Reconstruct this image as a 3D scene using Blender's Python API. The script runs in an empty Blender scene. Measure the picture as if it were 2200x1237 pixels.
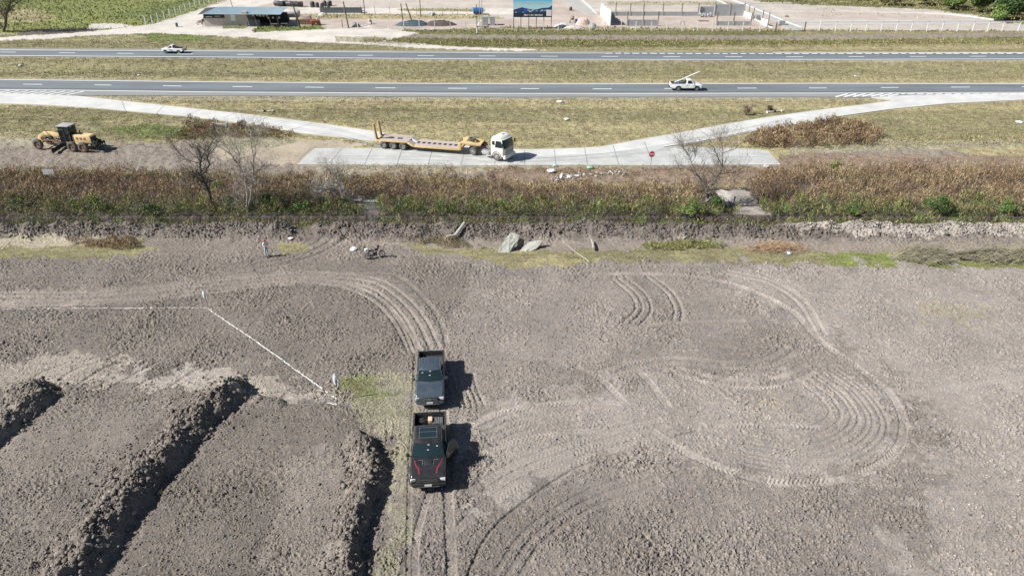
import bpy, bmesh, math, random
import numpy as np
from mathutils import Vector, Matrix, Euler
R = math.radians
sc = bpy.context.scene
col = sc.collection
# ---------------------------------------------------------------- camera
CAMH, PITCH, F = 31.0, R(30.2), 1520.0
cam = bpy.data.cameras.new('camera'); camo = bpy.data.objects.new('camera', cam); col.objects.link(camo)
camo.location = (0, 0, CAMH); camo.rotation_euler = (math.pi/2 - PITCH, 0, 0)
cam.sensor_width = 36.0; cam.lens = F/2200*36.0; cam.clip_start = 0.5; cam.clip_end = 20000
sc.camera = camo
# ---------------------------------------------------------------- sky, sun, exposure
SUN_EL, SUN_AZ = R(40), R(193)          # direction towards the sun, angle from +X
w = bpy.data.worlds.new('World'); sc.world = w; w.use_nodes = True
nt = w.node_tree; bg = nt.nodes['Background']
sky = nt.nodes.new('ShaderNodeTexSky'); sky.sky_type = 'NISHITA'; sky.sun_disc = False
sky.sun_elevation = SUN_EL; sky.sun_rotation = math.pi/2 - SUN_AZ
nt.links.new(sky.outputs[0], bg.inputs[0]); bg.inputs[1].default_value = 0.05
sl = bpy.data.lights.new('sun', 'SUN'); sl.energy = 5.0; sl.angle = R(0.5); sl.color = (1.0, .96, .90)
slo = bpy.data.objects.new('sun', sl); col.objects.link(slo)
sd = Vector((math.cos(SUN_AZ)*math.cos(SUN_EL), math.sin(SUN_AZ)*math.cos(SUN_EL), math.sin(SUN_EL)))
slo.rotation_euler = sd.to_track_quat('Z', 'Y').to_euler()
sc.view_settings.view_transform = 'Standard'; sc.view_settings.look = 'None'
sc.view_settings.gamma = 1; sc.view_settings.exposure = 0.66
# ---------------------------------------------------------------- numpy helpers
def ray(px, py):
    a, b = (px-1100.0)/F, -(py-618.5)/F
    cp, sp = math.cos(PITCH), math.sin(PITCH)
    return a, b*sp + cp, b*cp - sp
def pt(px, py, z=0.0):
    "point of the world at height z seen in the photograph at px, py"
    x, y, dz = ray(px, py)
    t = (z-CAMH)/dz
    return np.array((x*t, y*t, z))
def pts(l, z=0.0): return np.array([pt(a, b, z)[:2] for a, b in l])
def hgt(px, pyb, pyt, z0=0.0):
    "height of an upright thing with base row pyb and top row pyt"
    b = pt(px, pyb, z0); x, y, dz = ray(px, pyt)
    return CAMH + dz*(b[1]/y) - z0
_rs = np.random.RandomState(7)
_perm = np.tile(_rs.permutation(4096), 2)
_ga = _rs.rand(4096)*2*np.pi; _gx = np.cos(_ga); _gy = np.sin(_ga)
def noise(x, y, s=1.0, seed=0):
    x = np.asarray(x)*s + seed*17.31; y = np.asarray(y)*s + seed*9.77
    xi = np.floor(x).astype(np.int64); yi = np.floor(y).astype(np.int64)
    xf = x-xi; yf = y-yi
    u = xf*xf*xf*(xf*(xf*6-15)+10); v = yf*yf*yf*(yf*(yf*6-15)+10)
    def g(i, j):
        h = _perm[(_perm[(xi+i) & 4095] + yi + j) & 4095]
        return _gx[h]*(xf-i) + _gy[h]*(yf-j)
    a = g(0,0); b = g(1,0); c = g(0,1); d = g(1,1)
    return (a+(b-a)*u + ((c+(d-c)*u)-(a+(b-a)*u))*v)*1.5      # about -1..1
def fbm(x, y, s, n=3, seed=0):
    t = 0; a = 1; k = 0
    for i in range(n):
        t = t + a*noise(x, y, s*2.03**i, seed+i*3); k += a; a *= .5
    return t/k
def sstep(a, b, x):
    t = np.clip((x-a)/(b-a), 0, 1); return t*t*(3-2*t)
def pip(P, x, y):
    "vectorised point in polygon"
    c = np.zeros(x.shape, bool); n = len(P)
    for i in range(n):
        x1, y1 = P[i]; x2, y2 = P[(i+1) % n]
        if y1 == y2: continue
        c ^= ((y1 > y) != (y2 > y)) & (x < (x2-x1)*(y-y1)/(y2-y1)+x1)
    return c
def resample(P, step):
    P = np.asarray(P, float)
    # Catmull-Rom through the points
    Q = np.vstack((2*P[0]-P[1], P, 2*P[-1]-P[-2])); out = []
    for i in range(1, len(Q)-2):
        n = max(2, int(np.linalg.norm(Q[i+1]-Q[i])/step))
        t = np.arange(n)[:, None]/n
        out.append(.5*((2*Q[i]) + (-Q[i-1]+Q[i+1])*t + (2*Q[i-1]-5*Q[i]+4*Q[i+1]-Q[i+2])*t**2 + (-Q[i-1]+3*Q[i]-3*Q[i+1]+Q[i+2])*t**3))
    return np.vstack(out + [P[-1:]])
# ---------------------------------------------------------------- materials
MATS = {}
def mat(name, base, rough=.6, metal=0.0, var=.0, vscale=3.0, bump=0.0, bscale=20.0, spec=.5, coat=0.0, dirt=None, dirt_amt=0.0, alpha=None, stretch=None):
    if name in MATS: return MATS[name]
    m = bpy.data.materials.new(name); m.use_nodes = True; n = m.node_tree.nodes; l = m.node_tree.links
    b = n['Principled BSDF']; b.inputs['Roughness'].default_value = rough; b.inputs['Metallic'].default_value = metal
    b.inputs['Specular IOR Level'].default_value = spec; b.inputs['Coat Weight'].default_value = coat; b.inputs['Coat Roughness'].default_value = .06
    c4 = (*base, 1)
    b.inputs['Base Color'].default_value = c4
    tc = n.new('ShaderNodeTexCoord'); vec = tc.outputs['Object']
    if stretch:
        mp = n.new('ShaderNodeMapping'); mp.inputs['Scale'].default_value = stretch; l.new(vec, mp.inputs[0]); vec = mp.outputs[0]
    if var > 0 or dirt:
        t = n.new('ShaderNodeTexNoise'); t.inputs['Scale'].default_value = vscale; t.inputs['Detail'].default_value = 6; t.inputs['Roughness'].default_value = .65
        l.new(vec, t.inputs['Vector'])
        r = n.new('ShaderNodeMapRange'); r.inputs[1].default_value = .3; r.inputs[2].default_value = .7
        l.new(t.outputs['Fac'], r.inputs[0])
        mx = n.new('ShaderNodeMix'); mx.data_type = 'RGBA'
        if dirt:
            mx.inputs[6].default_value = c4; mx.inputs[7].default_value = (*dirt, 1)
            r.inputs[3].default_value = 0; r.inputs[4].default_value = dirt_amt
        else:
            mx.inputs[6].default_value = tuple(max(0, v*(1-var)) for v in base)+(1,); mx.inputs[7].default_value = tuple(min(1, v*(1+var)) for v in base)+(1,)
        l.new(r.outputs[0], mx.inputs[0]); l.new(mx.outputs[2], b.inputs['Base Color'])
    if bump > 0:
        t2 = n.new('ShaderNodeTexNoise'); t2.inputs['Scale'].default_value = bscale; t2.inputs['Detail'].default_value = 4
        l.new(vec, t2.inputs['Vector'])
        bp = n.new('ShaderNodeBump'); bp.inputs['Strength'].default_value = 1; bp.inputs['Distance'].default_value = bump
        l.new(t2.outputs['Fac'], bp.inputs['Height']); l.new(bp.outputs[0], b.inputs['Normal'])
    if alpha is not None: b.inputs['Alpha'].default_value = alpha
    MATS[name] = m; return m
def ground_mat(name):
    m = bpy.data.materials.new(name); m.use_nodes = True; n = m.node_tree.nodes; l = m.node_tree.links
    b = n['Principled BSDF']; b.inputs['Roughness'].default_value = .95; b.inputs['Specular IOR Level'].default_value = .15
    a = n.new('ShaderNodeAttribute'); a.attribute_name = 'Col'; v = n.new('ShaderNodeAttribute'); v.attribute_name = 'Veg'; tc = n.new('ShaderNodeTexCoord')
    def nz(scale, detail=5, stretch=None, rough=.7):
        t = n.new('ShaderNodeTexNoise'); t.inputs['Scale'].default_value = scale; t.inputs['Detail'].default_value = detail; t.inputs['Roughness'].default_value = rough
        if stretch:
            mp = n.new('ShaderNodeMapping'); mp.inputs['Scale'].default_value = stretch; l.new(tc.outputs['Object'], mp.inputs[0]); l.new(mp.outputs[0], t.inputs['Vector'])
        else: l.new(tc.outputs['Object'], t.inputs['Vector'])
        return t
    def rng(src, a0, a1):
        r = n.new('ShaderNodeMapRange'); r.inputs[1].default_value = .3; r.inputs[2].default_value = .7; r.inputs[3].default_value = a0; r.inputs[4].default_value = a1; l.new(src, r.inputs[0]); return r.outputs[0]
    def mixf(f, x, y):
        q = n.new('ShaderNodeMix'); q.data_type = 'FLOAT'; l.new(f, q.inputs[0]); l.new(x, q.inputs[2]); l.new(y, q.inputs[3]); return q.outputs[0]
    soil = rng(nz(8.0, 6).outputs['Fac'], .74, 1.26)
    g1 = rng(nz(1.3, 6, (.40, 1, 1), .8).outputs['Fac'], .52, 1.52); g2 = rng(nz(.22, 4, (.12, 1, 1)).outputs['Fac'], .82, 1.18)
    mu = n.new('ShaderNodeMath'); mu.operation = 'MULTIPLY'; l.new(g1, mu.inputs[0]); l.new(g2, mu.inputs[1])
    f = mixf(v.outputs['Fac'], soil, mu.outputs[0])
    sc_ = n.new('ShaderNodeVectorMath'); sc_.operation = 'SCALE'; l.new(a.outputs['Color'], sc_.inputs[0]); l.new(f, sc_.inputs['Scale'])
    # turf drifts between straw and green
    hue = n.new('ShaderNodeMix'); hue.data_type = 'RGBA'; hue.blend_type = 'MULTIPLY'; l.new(sc_.outputs[0], hue.inputs[6]); hue.inputs[7].default_value = (.82, .95, .66, 1)
    hm = n.new('ShaderNodeMath'); hm.operation = 'MULTIPLY'; l.new(rng(nz(.5, 5, (.3, 1, 1)).outputs['Fac'], -.25, .75), hm.inputs[0]); l.new(v.outputs['Fac'], hm.inputs[1]); hm.use_clamp = True
    l.new(hm.outputs[0], hue.inputs[0]); l.new(hue.outputs[2], b.inputs['Base Color'])
    b1 = n.new('ShaderNodeBump'); b1.inputs['Distance'].default_value = .05; l.new(nz(13.0, 7).outputs['Fac'], b1.inputs['Height'])
    b2 = n.new('ShaderNodeBump'); l.new(nz(2.6, 6, None, .75).outputs['Fac'], b2.inputs['Height']); l.new(b1.outputs[0], b2.inputs['Normal'])
    dm = n.new('ShaderNodeMath'); dm.operation = 'MULTIPLY_ADD'; dm.inputs[1].default_value = .22; dm.inputs[2].default_value = .03; l.new(v.outputs['Fac'], dm.inputs[0]); l.new(dm.outputs[0], b2.inputs['Distance'])
    l.new(b2.outputs[0], b.inputs['Normal']); return m
def attr_mat(name, rough=.9, v1=.25, s1=1.2, v2=.3, s2=9.0, bump=.03, bscale=14.0, spec=.2, trans=0.0):
    "colour comes from the mesh attribute Col, broken up by noise"
    m = bpy.data.materials.new(name); m.use_nodes = True; n = m.node_tree.nodes; l = m.node_tree.links
    b = n['Principled BSDF']; b.inputs['Roughness'].default_value = rough; b.inputs['Specular IOR Level'].default_value = spec
    a = n.new('ShaderNodeAttribute'); a.attribute_name = 'Col'; out = a.outputs['Color']
    tc = n.new('ShaderNodeTexCoord')
    for v, s in ((v1, s1), (v2, s2)):
        if v <= 0: continue
        t = n.new('ShaderNodeTexNoise'); t.inputs['Scale'].default_value = s; t.inputs['Detail'].default_value = 5; t.inputs['Roughness'].default_value = .7
        l.new(tc.outputs['Object'], t.inputs['Vector'])
        r = n.new('ShaderNodeMapRange'); r.inputs[1].default_value = .3; r.inputs[2].default_value = .7; r.inputs[3].default_value = 1-v; r.inputs[4].default_value = 1+v
        l.new(t.outputs['Fac'], r.inputs[0])
        mx = n.new('ShaderNodeVectorMath'); mx.operation = 'SCALE'; l.new(out, mx.inputs[0]); l.new(r.outputs[0], mx.inputs['Scale']); out = mx.outputs[0]
    l.new(out, b.inputs['Base Color'])
    if bump > 0:
        t2 = n.new('ShaderNodeTexNoise'); t2.inputs['Scale'].default_value = bscale; t2.inputs['Detail'].default_value = 6; t2.inputs['Roughness'].default_value = .65
        l.new(tc.outputs['Object'], t2.inputs['Vector'])
        bp = n.new('ShaderNodeBump'); bp.inputs['Strength'].default_value = 1; bp.inputs['Distance'].default_value = bump
        l.new(t2.outputs['Fac'], bp.inputs['Height']); l.new(bp.outputs[0], b.inputs['Normal'])
    return m
# ---------------------------------------------------------------- objects
def tag(o, label=None, cat=None, group=None, kind=None):
    if label: o['label'] = label
    if cat: o['category'] = cat
    if group: o['group'] = group
    if kind: o['kind'] = kind
    return o
def thing(name, label, cat, loc=(0, 0, 0), rz=0.0, group=None, rot=None):
    o = bpy.data.objects.new(name, None); col.objects.link(o); o.empty_display_size = .3
    o.location = loc; o.rotation_euler = rot if rot else (0, 0, rz)
    return tag(o, label, cat, group)
def npmesh(name, V, Fc, m, parent=None, colors=None, smooth=False, kind=None, loc=None, tri=False):
    "fast mesh from numpy arrays; Fc is an (n,k) index array or list of them"
    me = bpy.data.meshes.new(name)
    Fl = Fc if isinstance(Fc, list) else [Fc]
    Fl = [np.asarray(f) for f in Fl if len(f)]
    nl = sum(f.size for f in Fl); nf = sum(len(f) for f in Fl)
    me.vertices.add(len(V)); me.vertices.foreach_set('co', np.asarray(V, np.float32).ravel())
    me.loops.add(nl); me.loops.foreach_set('vertex_index', np.concatenate([f.ravel() for f in Fl]).astype(np.int32))
    me.polygons.add(nf); tot = np.concatenate([np.full(len(f), f.shape[1]) for f in Fl])
    me.polygons.foreach_set('loop_start', np.concatenate(([0], np.cumsum(tot)[:-1])).astype(np.int32))
    me.update(calc_edges=True)
    if smooth: me.polygons.foreach_set('use_smooth', np.ones(nf, bool))
    if colors is not None:
        ca = me.color_attributes.new('Col', 'FLOAT_COLOR', 'POINT')
        c = np.ones((len(V), 4), np.float32); c[:, :3] = colors; ca.data.foreach_set('color', c.ravel())
    me.materials.append(m)
    o = bpy.data.objects.new(name, me); col.objects.link(o)
    if parent: o.parent = parent
    if loc is not None: o.location = loc
    if kind: o['kind'] = kind
    return o
class MB:
    "collects shapes and links them as one mesh object"
    def __init__(s): s.v = []; s.f = []
    def add(s, V, Fs):
        k = len(s.v); s.v += [tuple(map(float, p)) for p in V]; s.f += [tuple(i+k for i in f) for f in Fs]; return s
    def box(s, c, d, rz=0.0, M=None, taper=None):
        x, y, z = d[0]/2, d[1]/2, d[2]/2; t = taper or (1, 1)
        V = [(-x,-y,-z),(x,-y,-z),(x,y,-z),(-x,y,-z),(-x*t[0],-y*t[1],z),(x*t[0],-y*t[1],z),(x*t[0],y*t[1],z),(-x*t[0],y*t[1],z)]
        m = (M if M is not None else Matrix.Rotation(rz, 4, 'Z')); c = Vector(c)
        V = [(m.to_3x3() @ Vector(p)) + c for p in V]
        return s.add(V, [(0,3,2,1),(4,5,6,7),(0,1,5,4),(1,2,6,5),(2,3,7,6),(3,0,4,7)])
    def cyl(s, p0, p1, r0, r1=None, n=10, caps=True):
        r1 = r0 if r1 is None else r1; p0 = Vector(p0); p1 = Vector(p1); d = (p1-p0)
        if d.length < 1e-6: return s
        q = d.to_track_quat('Z', 'Y'); V = []
        for p, r in ((p0, r0), (p1, r1)):
            V += [p + q @ Vector((r*math.cos(2*math.pi*i/n), r*math.sin(2*math.pi*i/n), 0)) for i in range(n)]
        Fs = [(i, (i+1) % n, n+(i+1) % n, n+i) for i in range(n)]
        if caps: Fs += [tuple(range(n-1, -1, -1)), tuple(range(n, 2*n))]
        return s.add(V, Fs)
    def tube(s, P, r, n=6):
        for i in range(len(P)-1):
            ra = r[i] if hasattr(r, '__len__') else r; rb = r[i+1] if hasattr(r, '__len__') else r
            s.cyl(P[i], P[i+1], ra, rb, n)
        return s
    def lathe(s, prof, axis='Y', c=(0, 0, 0), n=20):
        "prof: list of (radius, position along axis)"
        c = Vector(c); V = []; m = len(prof)
        for i in range(n):
            a = 2*math.pi*i/n
            for r, h in prof:
                p = (r*math.cos(a), h, r*math.sin(a)) if axis == 'Y' else ((h, r*math.cos(a), r*math.sin(a)) if axis == 'X' else (r*math.cos(a), r*math.sin(a), h))
                V.append(c+Vector(p))
        Fs = [(i*m+j, i*m+j+1, ((i+1) % n)*m+j+1, ((i+1) % n)*m+j) for i in range(n) for j in range(m-1)]
        return s.add(V, Fs)
    def prism(s, prof, y0, y1):
        "prof (x,z) polygon extruded along y"
        n = len(prof); V = [(x, y0, z) for x, z in prof]+[(x, y1, z) for x, z in prof]
        return s.add(V, [tuple(range(n)), tuple(range(2*n-1, n-1, -1))]+[(i, n+i, n+(i+1) % n, (i+1) % n) for i in range(n)])
    def quad(s, a, b, c, d, t=0.0):
        if t:
            n = (Vector(b)-Vector(a)).cross(Vector(d)-Vector(a)).normalized()*t
            return s.add([a, b, c, d]+[Vector(p)+n for p in (a, b, c, d)], [(3,2,1,0),(4,5,6,7),(0,1,5,4),(1,2,6,5),(2,3,7,6),(3,0,4,7)])
        return s.add([a, b, c, d], [(0, 1, 2, 3)])
    def build(s, name, m, parent=None, bevel=0.0, smooth=True, loc=None, seg=2, rz=None):
        me = bpy.data.meshes.new(name); me.from_pydata(s.v, [], s.f); me.update()
        bm = bmesh.new(); bm.from_mesh(me)
        bmesh.ops.recalc_face_normals(bm, faces=bm.faces)
        if bevel > 0:
            es = [e for e in bm.edges if len(e.link_faces) == 2 and e.calc_face_angle(0) > R(28)]
            bmesh.ops.bevel(bm, geom=es, offset=bevel, segments=seg, affect='EDGES', profile=.6, clamp_overlap=True)
        bm.to_mesh(me); bm.free()
        if smooth:
            me.polygons.foreach_set('use_smooth', np.ones(len(me.polygons), bool)); me.set_sharp_from_angle(angle=R(36))
        me.materials.append(m)
        o = bpy.data.objects.new(name, me); col.objects.link(o)
        if parent: o.parent = parent
        if loc is not None: o.location = loc
        if rz is not None: o.rotation_euler = (0, 0, rz)
        return o
def children(o): return [c for c in bpy.data.objects if c.parent == o]
def copy_tree(o, parent=None):
    c = o.copy(); col.objects.link(c); c.parent = parent
    for ch in children(o): copy_tree(ch, c)
    return c
# ================================================================ the ground
us_in = np.linspace(-1.18, 1.18, 1541)
us = np.concatenate(([-90, -30, -8, -3.5, -2.2, -1.6, -1.3], us_in, [1.3, 1.6, 2.2, 3.5, 8, 30, 90]))
Ys = np.concatenate(([-600, -120, -20, 5, 15, 19], np.arange(22, 40, .052), np.arange(40, 58, .068), np.arange(58, 72, .08), np.arange(72, 112, .2),
                     np.arange(112, 236, .62), [240, 250, 270, 300, 350, 450, 700, 1500, 4000, 9000]))
GW = .63*np.clip(Ys, 22, 1e9)+14
GX = us[None, :]*GW[:, None]; GY = np.repeat(Ys[:, None], len(us), 1)
iu0, iu1 = 7, 7+len(us_in); iy0 = 6; iy1 = len(Ys)-10
# colours (linear albedo)
C = dict(soil=(.212,.189,.171), soild=(.156,.138,.122), soill=(.270,.243,.218), soilm=(.174,.154,.137), grass=(.258,.228,.140), grassy=(.335,.288,.180), green=(.170,.195,.080),
         lime=(.220,.235,.095), path=(.365,.315,.245), mud=(.232,.200,.170), straw=(.330,.295,.225), lot=(.430,.390,.350), lotp=(.410,.350,.310), white=(.520,.490,.450),
         greyg=(.420,.410,.395), red=(.250,.190,.150), dark=(.120,.108,.100), weed=(.165,.160,.080), pale=(.315,.284,.257))
def B(y):  # wobble helper
    return y
# zones: polygon (photo pixels), colour, clod amplitude, grass cover, edge wobble in metres
ZN = []
def zone(poly, c, rough, grass, wob=.5): ZN.append((pts(poly), C[c] if isinstance(c, str) else c, rough, grass, wob))
Wd = (-400, 2600)
def band(ra, rb, c, rough, grass, wob=.6):
    "ra, rb rows at left, middle and right for upper and lower edges"
    xs = (-500, 0, 1100, 2200, 2700)
    f = lambda r: [(x, np.interp(x, (0, 1100, 2200), r)) for x in xs]
    zone(f(ra)+f(rb)[::-1], c, rough, grass, wob)
# --- far lots
zone([(-600,-60),(2800,-60),(2800,80),(-600,80)], 'lot', .2, 0)
zone([(-600,-60),(640,-60),(470,5),(330,57),(255,62),(180,70),(-600,84)], 'lime', .3, 1.0, 1.5)
zone([(230,35),(330,10),(420,-5),(520,-20),(450,5),(330,45)], 'green', .3, .9, 2)
zone([(-60,20),(60,18),(130,40),(60,48),(-60,50)], 'grassy', .3, .9, 2)
zone([(200,52),(250,50),(290,58),(180,66)], 'white', .2, 0, 1)
zone([(60,64),(200,62),(210,72),(20,80)], 'dark', .2, .2, 1)
zone([(560,5),(690,-4),(760,8),(640,18),(560,17)], 'lotp', .5, 0, 2)
zone([(640,17),(1290,20),(1290,32),(640,31)], 'white', .1, 0, .8)
zone([(640,30),(1040,31),(1090,42),(640,42)], 'grassy', .2, .7, .8)
zone([(860,19),(1040,19),(1040,26),(860,24)], 'grass', .2, .4, 1)
zone([(640,41),(1290,41),(1300,60),(640,62)], 'lotp', .3, 0, .8)
zone([(1180,0),(1230,0),(1300,32),(1290,52),(1180,58)], 'lotp', .5, 0, .8)
zone([(1300,22),(1640,30),(1690,66),(1300,66)], 'lotp', .2, 0, .6)
zone([(1300,4),(1560,4),(1600,12),(1310,12)], 'straw', .2, .3, .6)
zone([(1560,-60),(2800,-60),(2800,60),(2170,50),(2080,30),(1870,18),(1640,6),(1580,-10)], 'weed', .5, 1.0, 2)
zone([(1640,8),(2000,20),(2120,40),(1700,22)], 'lot', .2, .1, 1)
zone([(1700,22),(1900,26),(2120,42),(1740,40)], 'lotp', .2, .1, 1)
# --- verge below the lots
band((100,58,68), (108,80,84), 'grass', .3, 1.0, 1.2)
zone([(700,64),(1690,68),(1690,76),(700,76)], 'weed', .3, 1.0, .8)
zone([(1740,66),(2300,68),(2300,76),(1740,76)], 'grass', .3, .9, .8)
zone([(820,73),(1100,76),(1700,76),(2250,70),(2250,78),(1700,83),(1100,83),(820,80)], 'mud', .2, .3, .9)
zone([(780,79),(1100,82),(1700,84),(2300,78),(2300,100),(1700,101),(1100,102),(780,95)], 'weed', .4, 1.0, .9)
zone([(1500,97),(2300,92),(2300,106),(1500,107)], 'grassy', .2, .8, .8)
zone([(-600,76),(120,74),(320,70),(440,75),(560,84),(700,94),(820,102),(940,112),(-600,112)], 'grass', .3, 1.0, .8)
zone([(280,72),(400,74),(470,84),(330,86)], 'green', .3, 1.0, 1)
# white dirt road
zone([(-600,92),(0,79),(100,75),(220,66),(330,52),(430,20),(490,2),(560,-20),(700,-20),(560,12),(440,30),(435,58),(600,66),(690,64),(830,60),(900,72),(830,84),(960,100),(1180,108),(1100,110),(900,104),(700,90),(520,79),(330,72),(200,76),(100,82),(0,84),(-600,98)], 'white', .1, 0, .5)
zone([(560,56),(690,55),(700,63),(550,70),(540,66)], 'green', .2, 1.0, .6)
zone([(480,57),(527,58),(527,62),(478,62)], 'green', .2, .8, .4)
zone([(720,78),(830,80),(810,88),(720,86)], 'straw', .2, .6, .6)
# --- between the carriageways and below
band((119,127,128), (170,181,181), 'grass', .35, 1.0, .3)
band((163,170,170), (173,184,184), 'grassy', .2, .9, .7)
band((119,126,127), (124,132,133), 'straw', .2, .7, .7)
band((198,205,205), (372,352,352), 'grassy', .35, 1.0, .5)
band((235,232,240), (262,262,262), 'grass', .35, 1.0, 1.2)
band((205,208,208), (216,216,216), 'straw', .3, .7, .8)
zone([(-500,236),(0,246),(200,262),(420,290),(560,310),(420,322),(200,300),(0,284),(-500,284)], 'grass', .4, 1.0, 1.5)
zone([(200,275),(330,268),(440,285),(330,296)], 'green', .4, 1.0, 1.5)
zone([(1840,250),(2100,235),(2400,250),(2400,300),(1900,300)], 'grass', .5, 1.0, 1.5)
# dirt strip on which the grader stands
zone([(-500,290),(0,292),(180,304),(300,308),(460,300),(560,296),(650,300),(700,322),(640,352),(700,362),(1200,358),(1690,352),(1700,322),(1900,318),(2700,312),(2700,372),(1900,372),(1200,385),(500,372),(-500,356)], 'mud', .55, .25, 1.0)
zone([(-500,290),(0,292),(200,306),(280,318),(150,320),(0,310),(-500,310)], 'straw', .3, .35, .9)
zone([(460,318),(600,300),(700,300),(800,310),(690,324),(640,352),(560,352),(470,340)], 'path', .25, .1, 1.0)
zone([(440,300),(560,296),(640,300),(600,318),(470,318)], 'straw', .3, .8, 1)
zone([(660,354),(1400,356),(1690,355),(1680,362),(1150,372),(700,372)], 'straw', .35, .35, .7)
zone([(1690,300),(2700,300),(2700,330),(1900,322),(1700,330)], 'straw', .4, .8, .9)
zone([(2000,318),(2700,312),(2700,340),(2100,334)], 'grassy', .3, .6, .9)
zone([(1700,330),(2700,340),(2700,380),(1600,380)], 'red', .5, .6, 1)
zone([(1050,362),(1620,356),(1680,372),(1600,398),(1050,392)], 'red', .6, .5, 1)
# under the tall weeds
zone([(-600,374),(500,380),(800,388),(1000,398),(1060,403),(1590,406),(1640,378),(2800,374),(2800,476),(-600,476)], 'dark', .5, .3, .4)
# wet gully by the bare tree
zone([(1560,410),(1600,405),(1660,470),(1590,478)], 'pale', 1.2, 0, .6)
# --- berm and the strip in front of it
zone([(-600,468),(2800,468),(2800,524),(-600,520)], (.145,.125,.111), 2.1, .0, .3)
zone([(-600,474),(500,476),(600,484),(600,520),(-600,520)], 'soild', 2.2, 0, .5)
zone([(1650,476),(2800,474),(2800,512),(1900,512),(1680,500)], 'pale', 1.6, 0, .8)
band((514,516,512), (562,562,572), (.192,.168,.148), 1.2, .12, .8)
zone([(700,520),(2800,520),(2800,560),(1700,560),(1250,555),(1050,560),(850,530)], 'mud', .8, .2, .9)
zone([(-600,518),(300,516),(345,540),(200,560),(-600,560)], 'grass', .5, 1.0, .7)
zone([(-600,514),(200,512),(260,524),(40,530),(-600,536)], 'straw', .9, .3, .8)
zone([(600,522),(660,520),(665,540),(600,545)], 'grass', .5, .8, .6)
zone([(860,518),(960,530),(1060,535),(1220,540),(1400,536),(1560,530),(1700,545),(1900,545),(2800,540),(2800,578),(1900,572),(1500,560),(1280,562),(1230,570),(1100,575),(1030,556),(900,540)], 'grass', .5, 1.0, .8)
zone([(1160,552),(1300,556),(1230,574),(1080,574)], 'grassy', .5, .9, 1)
zone([(1760,545),(1900,545),(2100,560),(2800,556),(2800,574),(1900,573),(1780,566)], 'lime', .4, 1.0, .8)
zone([(1380,520),(1530,518),(1540,532),(1390,536)], 'weed', .5, 1.0, .5)
# --- the field
zone([(-900,556),(320,556),(600,552),(860,556),(1030,558),(1100,575),(1230,572),(1300,562),(1900,573),(2800,580),(3200,1500),(-900,1500)], 'soil', 1.0, 0, .5)
zone([(-900,556),(320,556),(600,552),(860,556),(1030,562),(1000,640),(960,740),(890,800),(880,850),(-900,850)], 'soilm', 1.15, 0, 1.2)
zone([(880,1050),(1000,1050),(1150,1020),(1300,1080),(1500,1300),(880,1300)], (.178,.158,.143), 1.0, 0, 2.5)
zone([(-900,622),(200,622),(400,602),(560,586),(700,582),(830,596),(900,640),(945,720),(960,760),(890,760),(850,690),(800,645),(740,618),(660,608),(560,616),(400,638),(245,654),(-900,662)], (.216,.192,.170), .85, 0, .6)
zone([(1500,575),(3200,570),(3200,1500),(1900,1500),(2000,1000),(1960,860),(1760,720)], (.272,.245,.222), .75, 0, 3)
zone([(1060,600),(1350,590),(1420,720),(1240,780),(1000,740)], (.235,.209,.190), .85, 0, 2)
zone([(1000,880),(1450,800),(1930,830),(1930,1000),(1600,1030),(1350,960),(1050,1100)], (.262,.236,.214), .6, 0, 2)
zone([(-900,780),(200,770),(330,800),(600,800),(725,858),(700,868),(560,868),(400,842),(120,832),(-900,840)], (.275,.245,.212), .6, .0, 1.8)
zone([(180,800),(350,795),(480,810),(350,840)], 'pale', .6, .05, 1.6)
zone([(-900,842),(130,830),(420,845),(720,868),(830,930),(820,1300),(-900,1300)], 'soild', .8, 0, .6)
zone([(-900,900),(100,860),(300,850),(400,862),(330,900),(150,1030),(-60,1237),(-900,1300)], (.190,.169,.150), .8, 0, 1.5)
zone([(600,980),(700,960),(770,1000),(760,1100),(700,1237),(560,1300),(600,1100)], (.200,.178,.158), .6, 0, 1.5)
zone([(740,815),(880,800),(890,860),(880,1010),(872,1300),(790,1300),(840,1080),(820,950),(740,880)], (.255,.235,.182), 1.1, .42, 1.2)
zone([(732,812),(800,812),(850,850),(760,862)], (.24,.24,.14), .6, .9, .9)
zone([(2020,650),(2150,672),(2050,694),(1960,688)], (.285,.255,.205), .7, .2, 2)
zone([(1640,862),(1720,866),(1690,882),(1640,878)], (.285,.255,.205), .7, .2, 1.2)
NZ = len(ZN)
def paint(x, y):
    n1 = fbm(x, y, .55, 3, 1); n2 = fbm(x, y, .55, 3, 5)
    n3 = noise(x, y, 2.9, 8)
    cc = np.zeros(x.shape+(3,), np.float32); cc[:] = C['grass']; ro = np.full(x.shape, .4, np.float32); gr = np.full(x.shape, .8, np.float32)
    for P, c, r_, g_, wob in ZN:
        a = P.min(0)-wob*2; b = P.max(0)+wob*2
        s = (x > a[0]) & (x < b[0]) & (y > a[1]) & (y < b[1])
        if not s.any(): continue
        xs = x[s]+(n1[s]*1.6+n3[s]*.5)*wob; ys_ = y[s]+(n2[s]*1.6+n3[s]*.5)*wob
        k = pip(P, xs, ys_)
        idx = np.nonzero(s); idx = tuple(i[k] for i in idx)
        cc[idx] = c; ro[idx] = r_; gr[idx] = g_
    return cc, ro, gr
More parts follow.
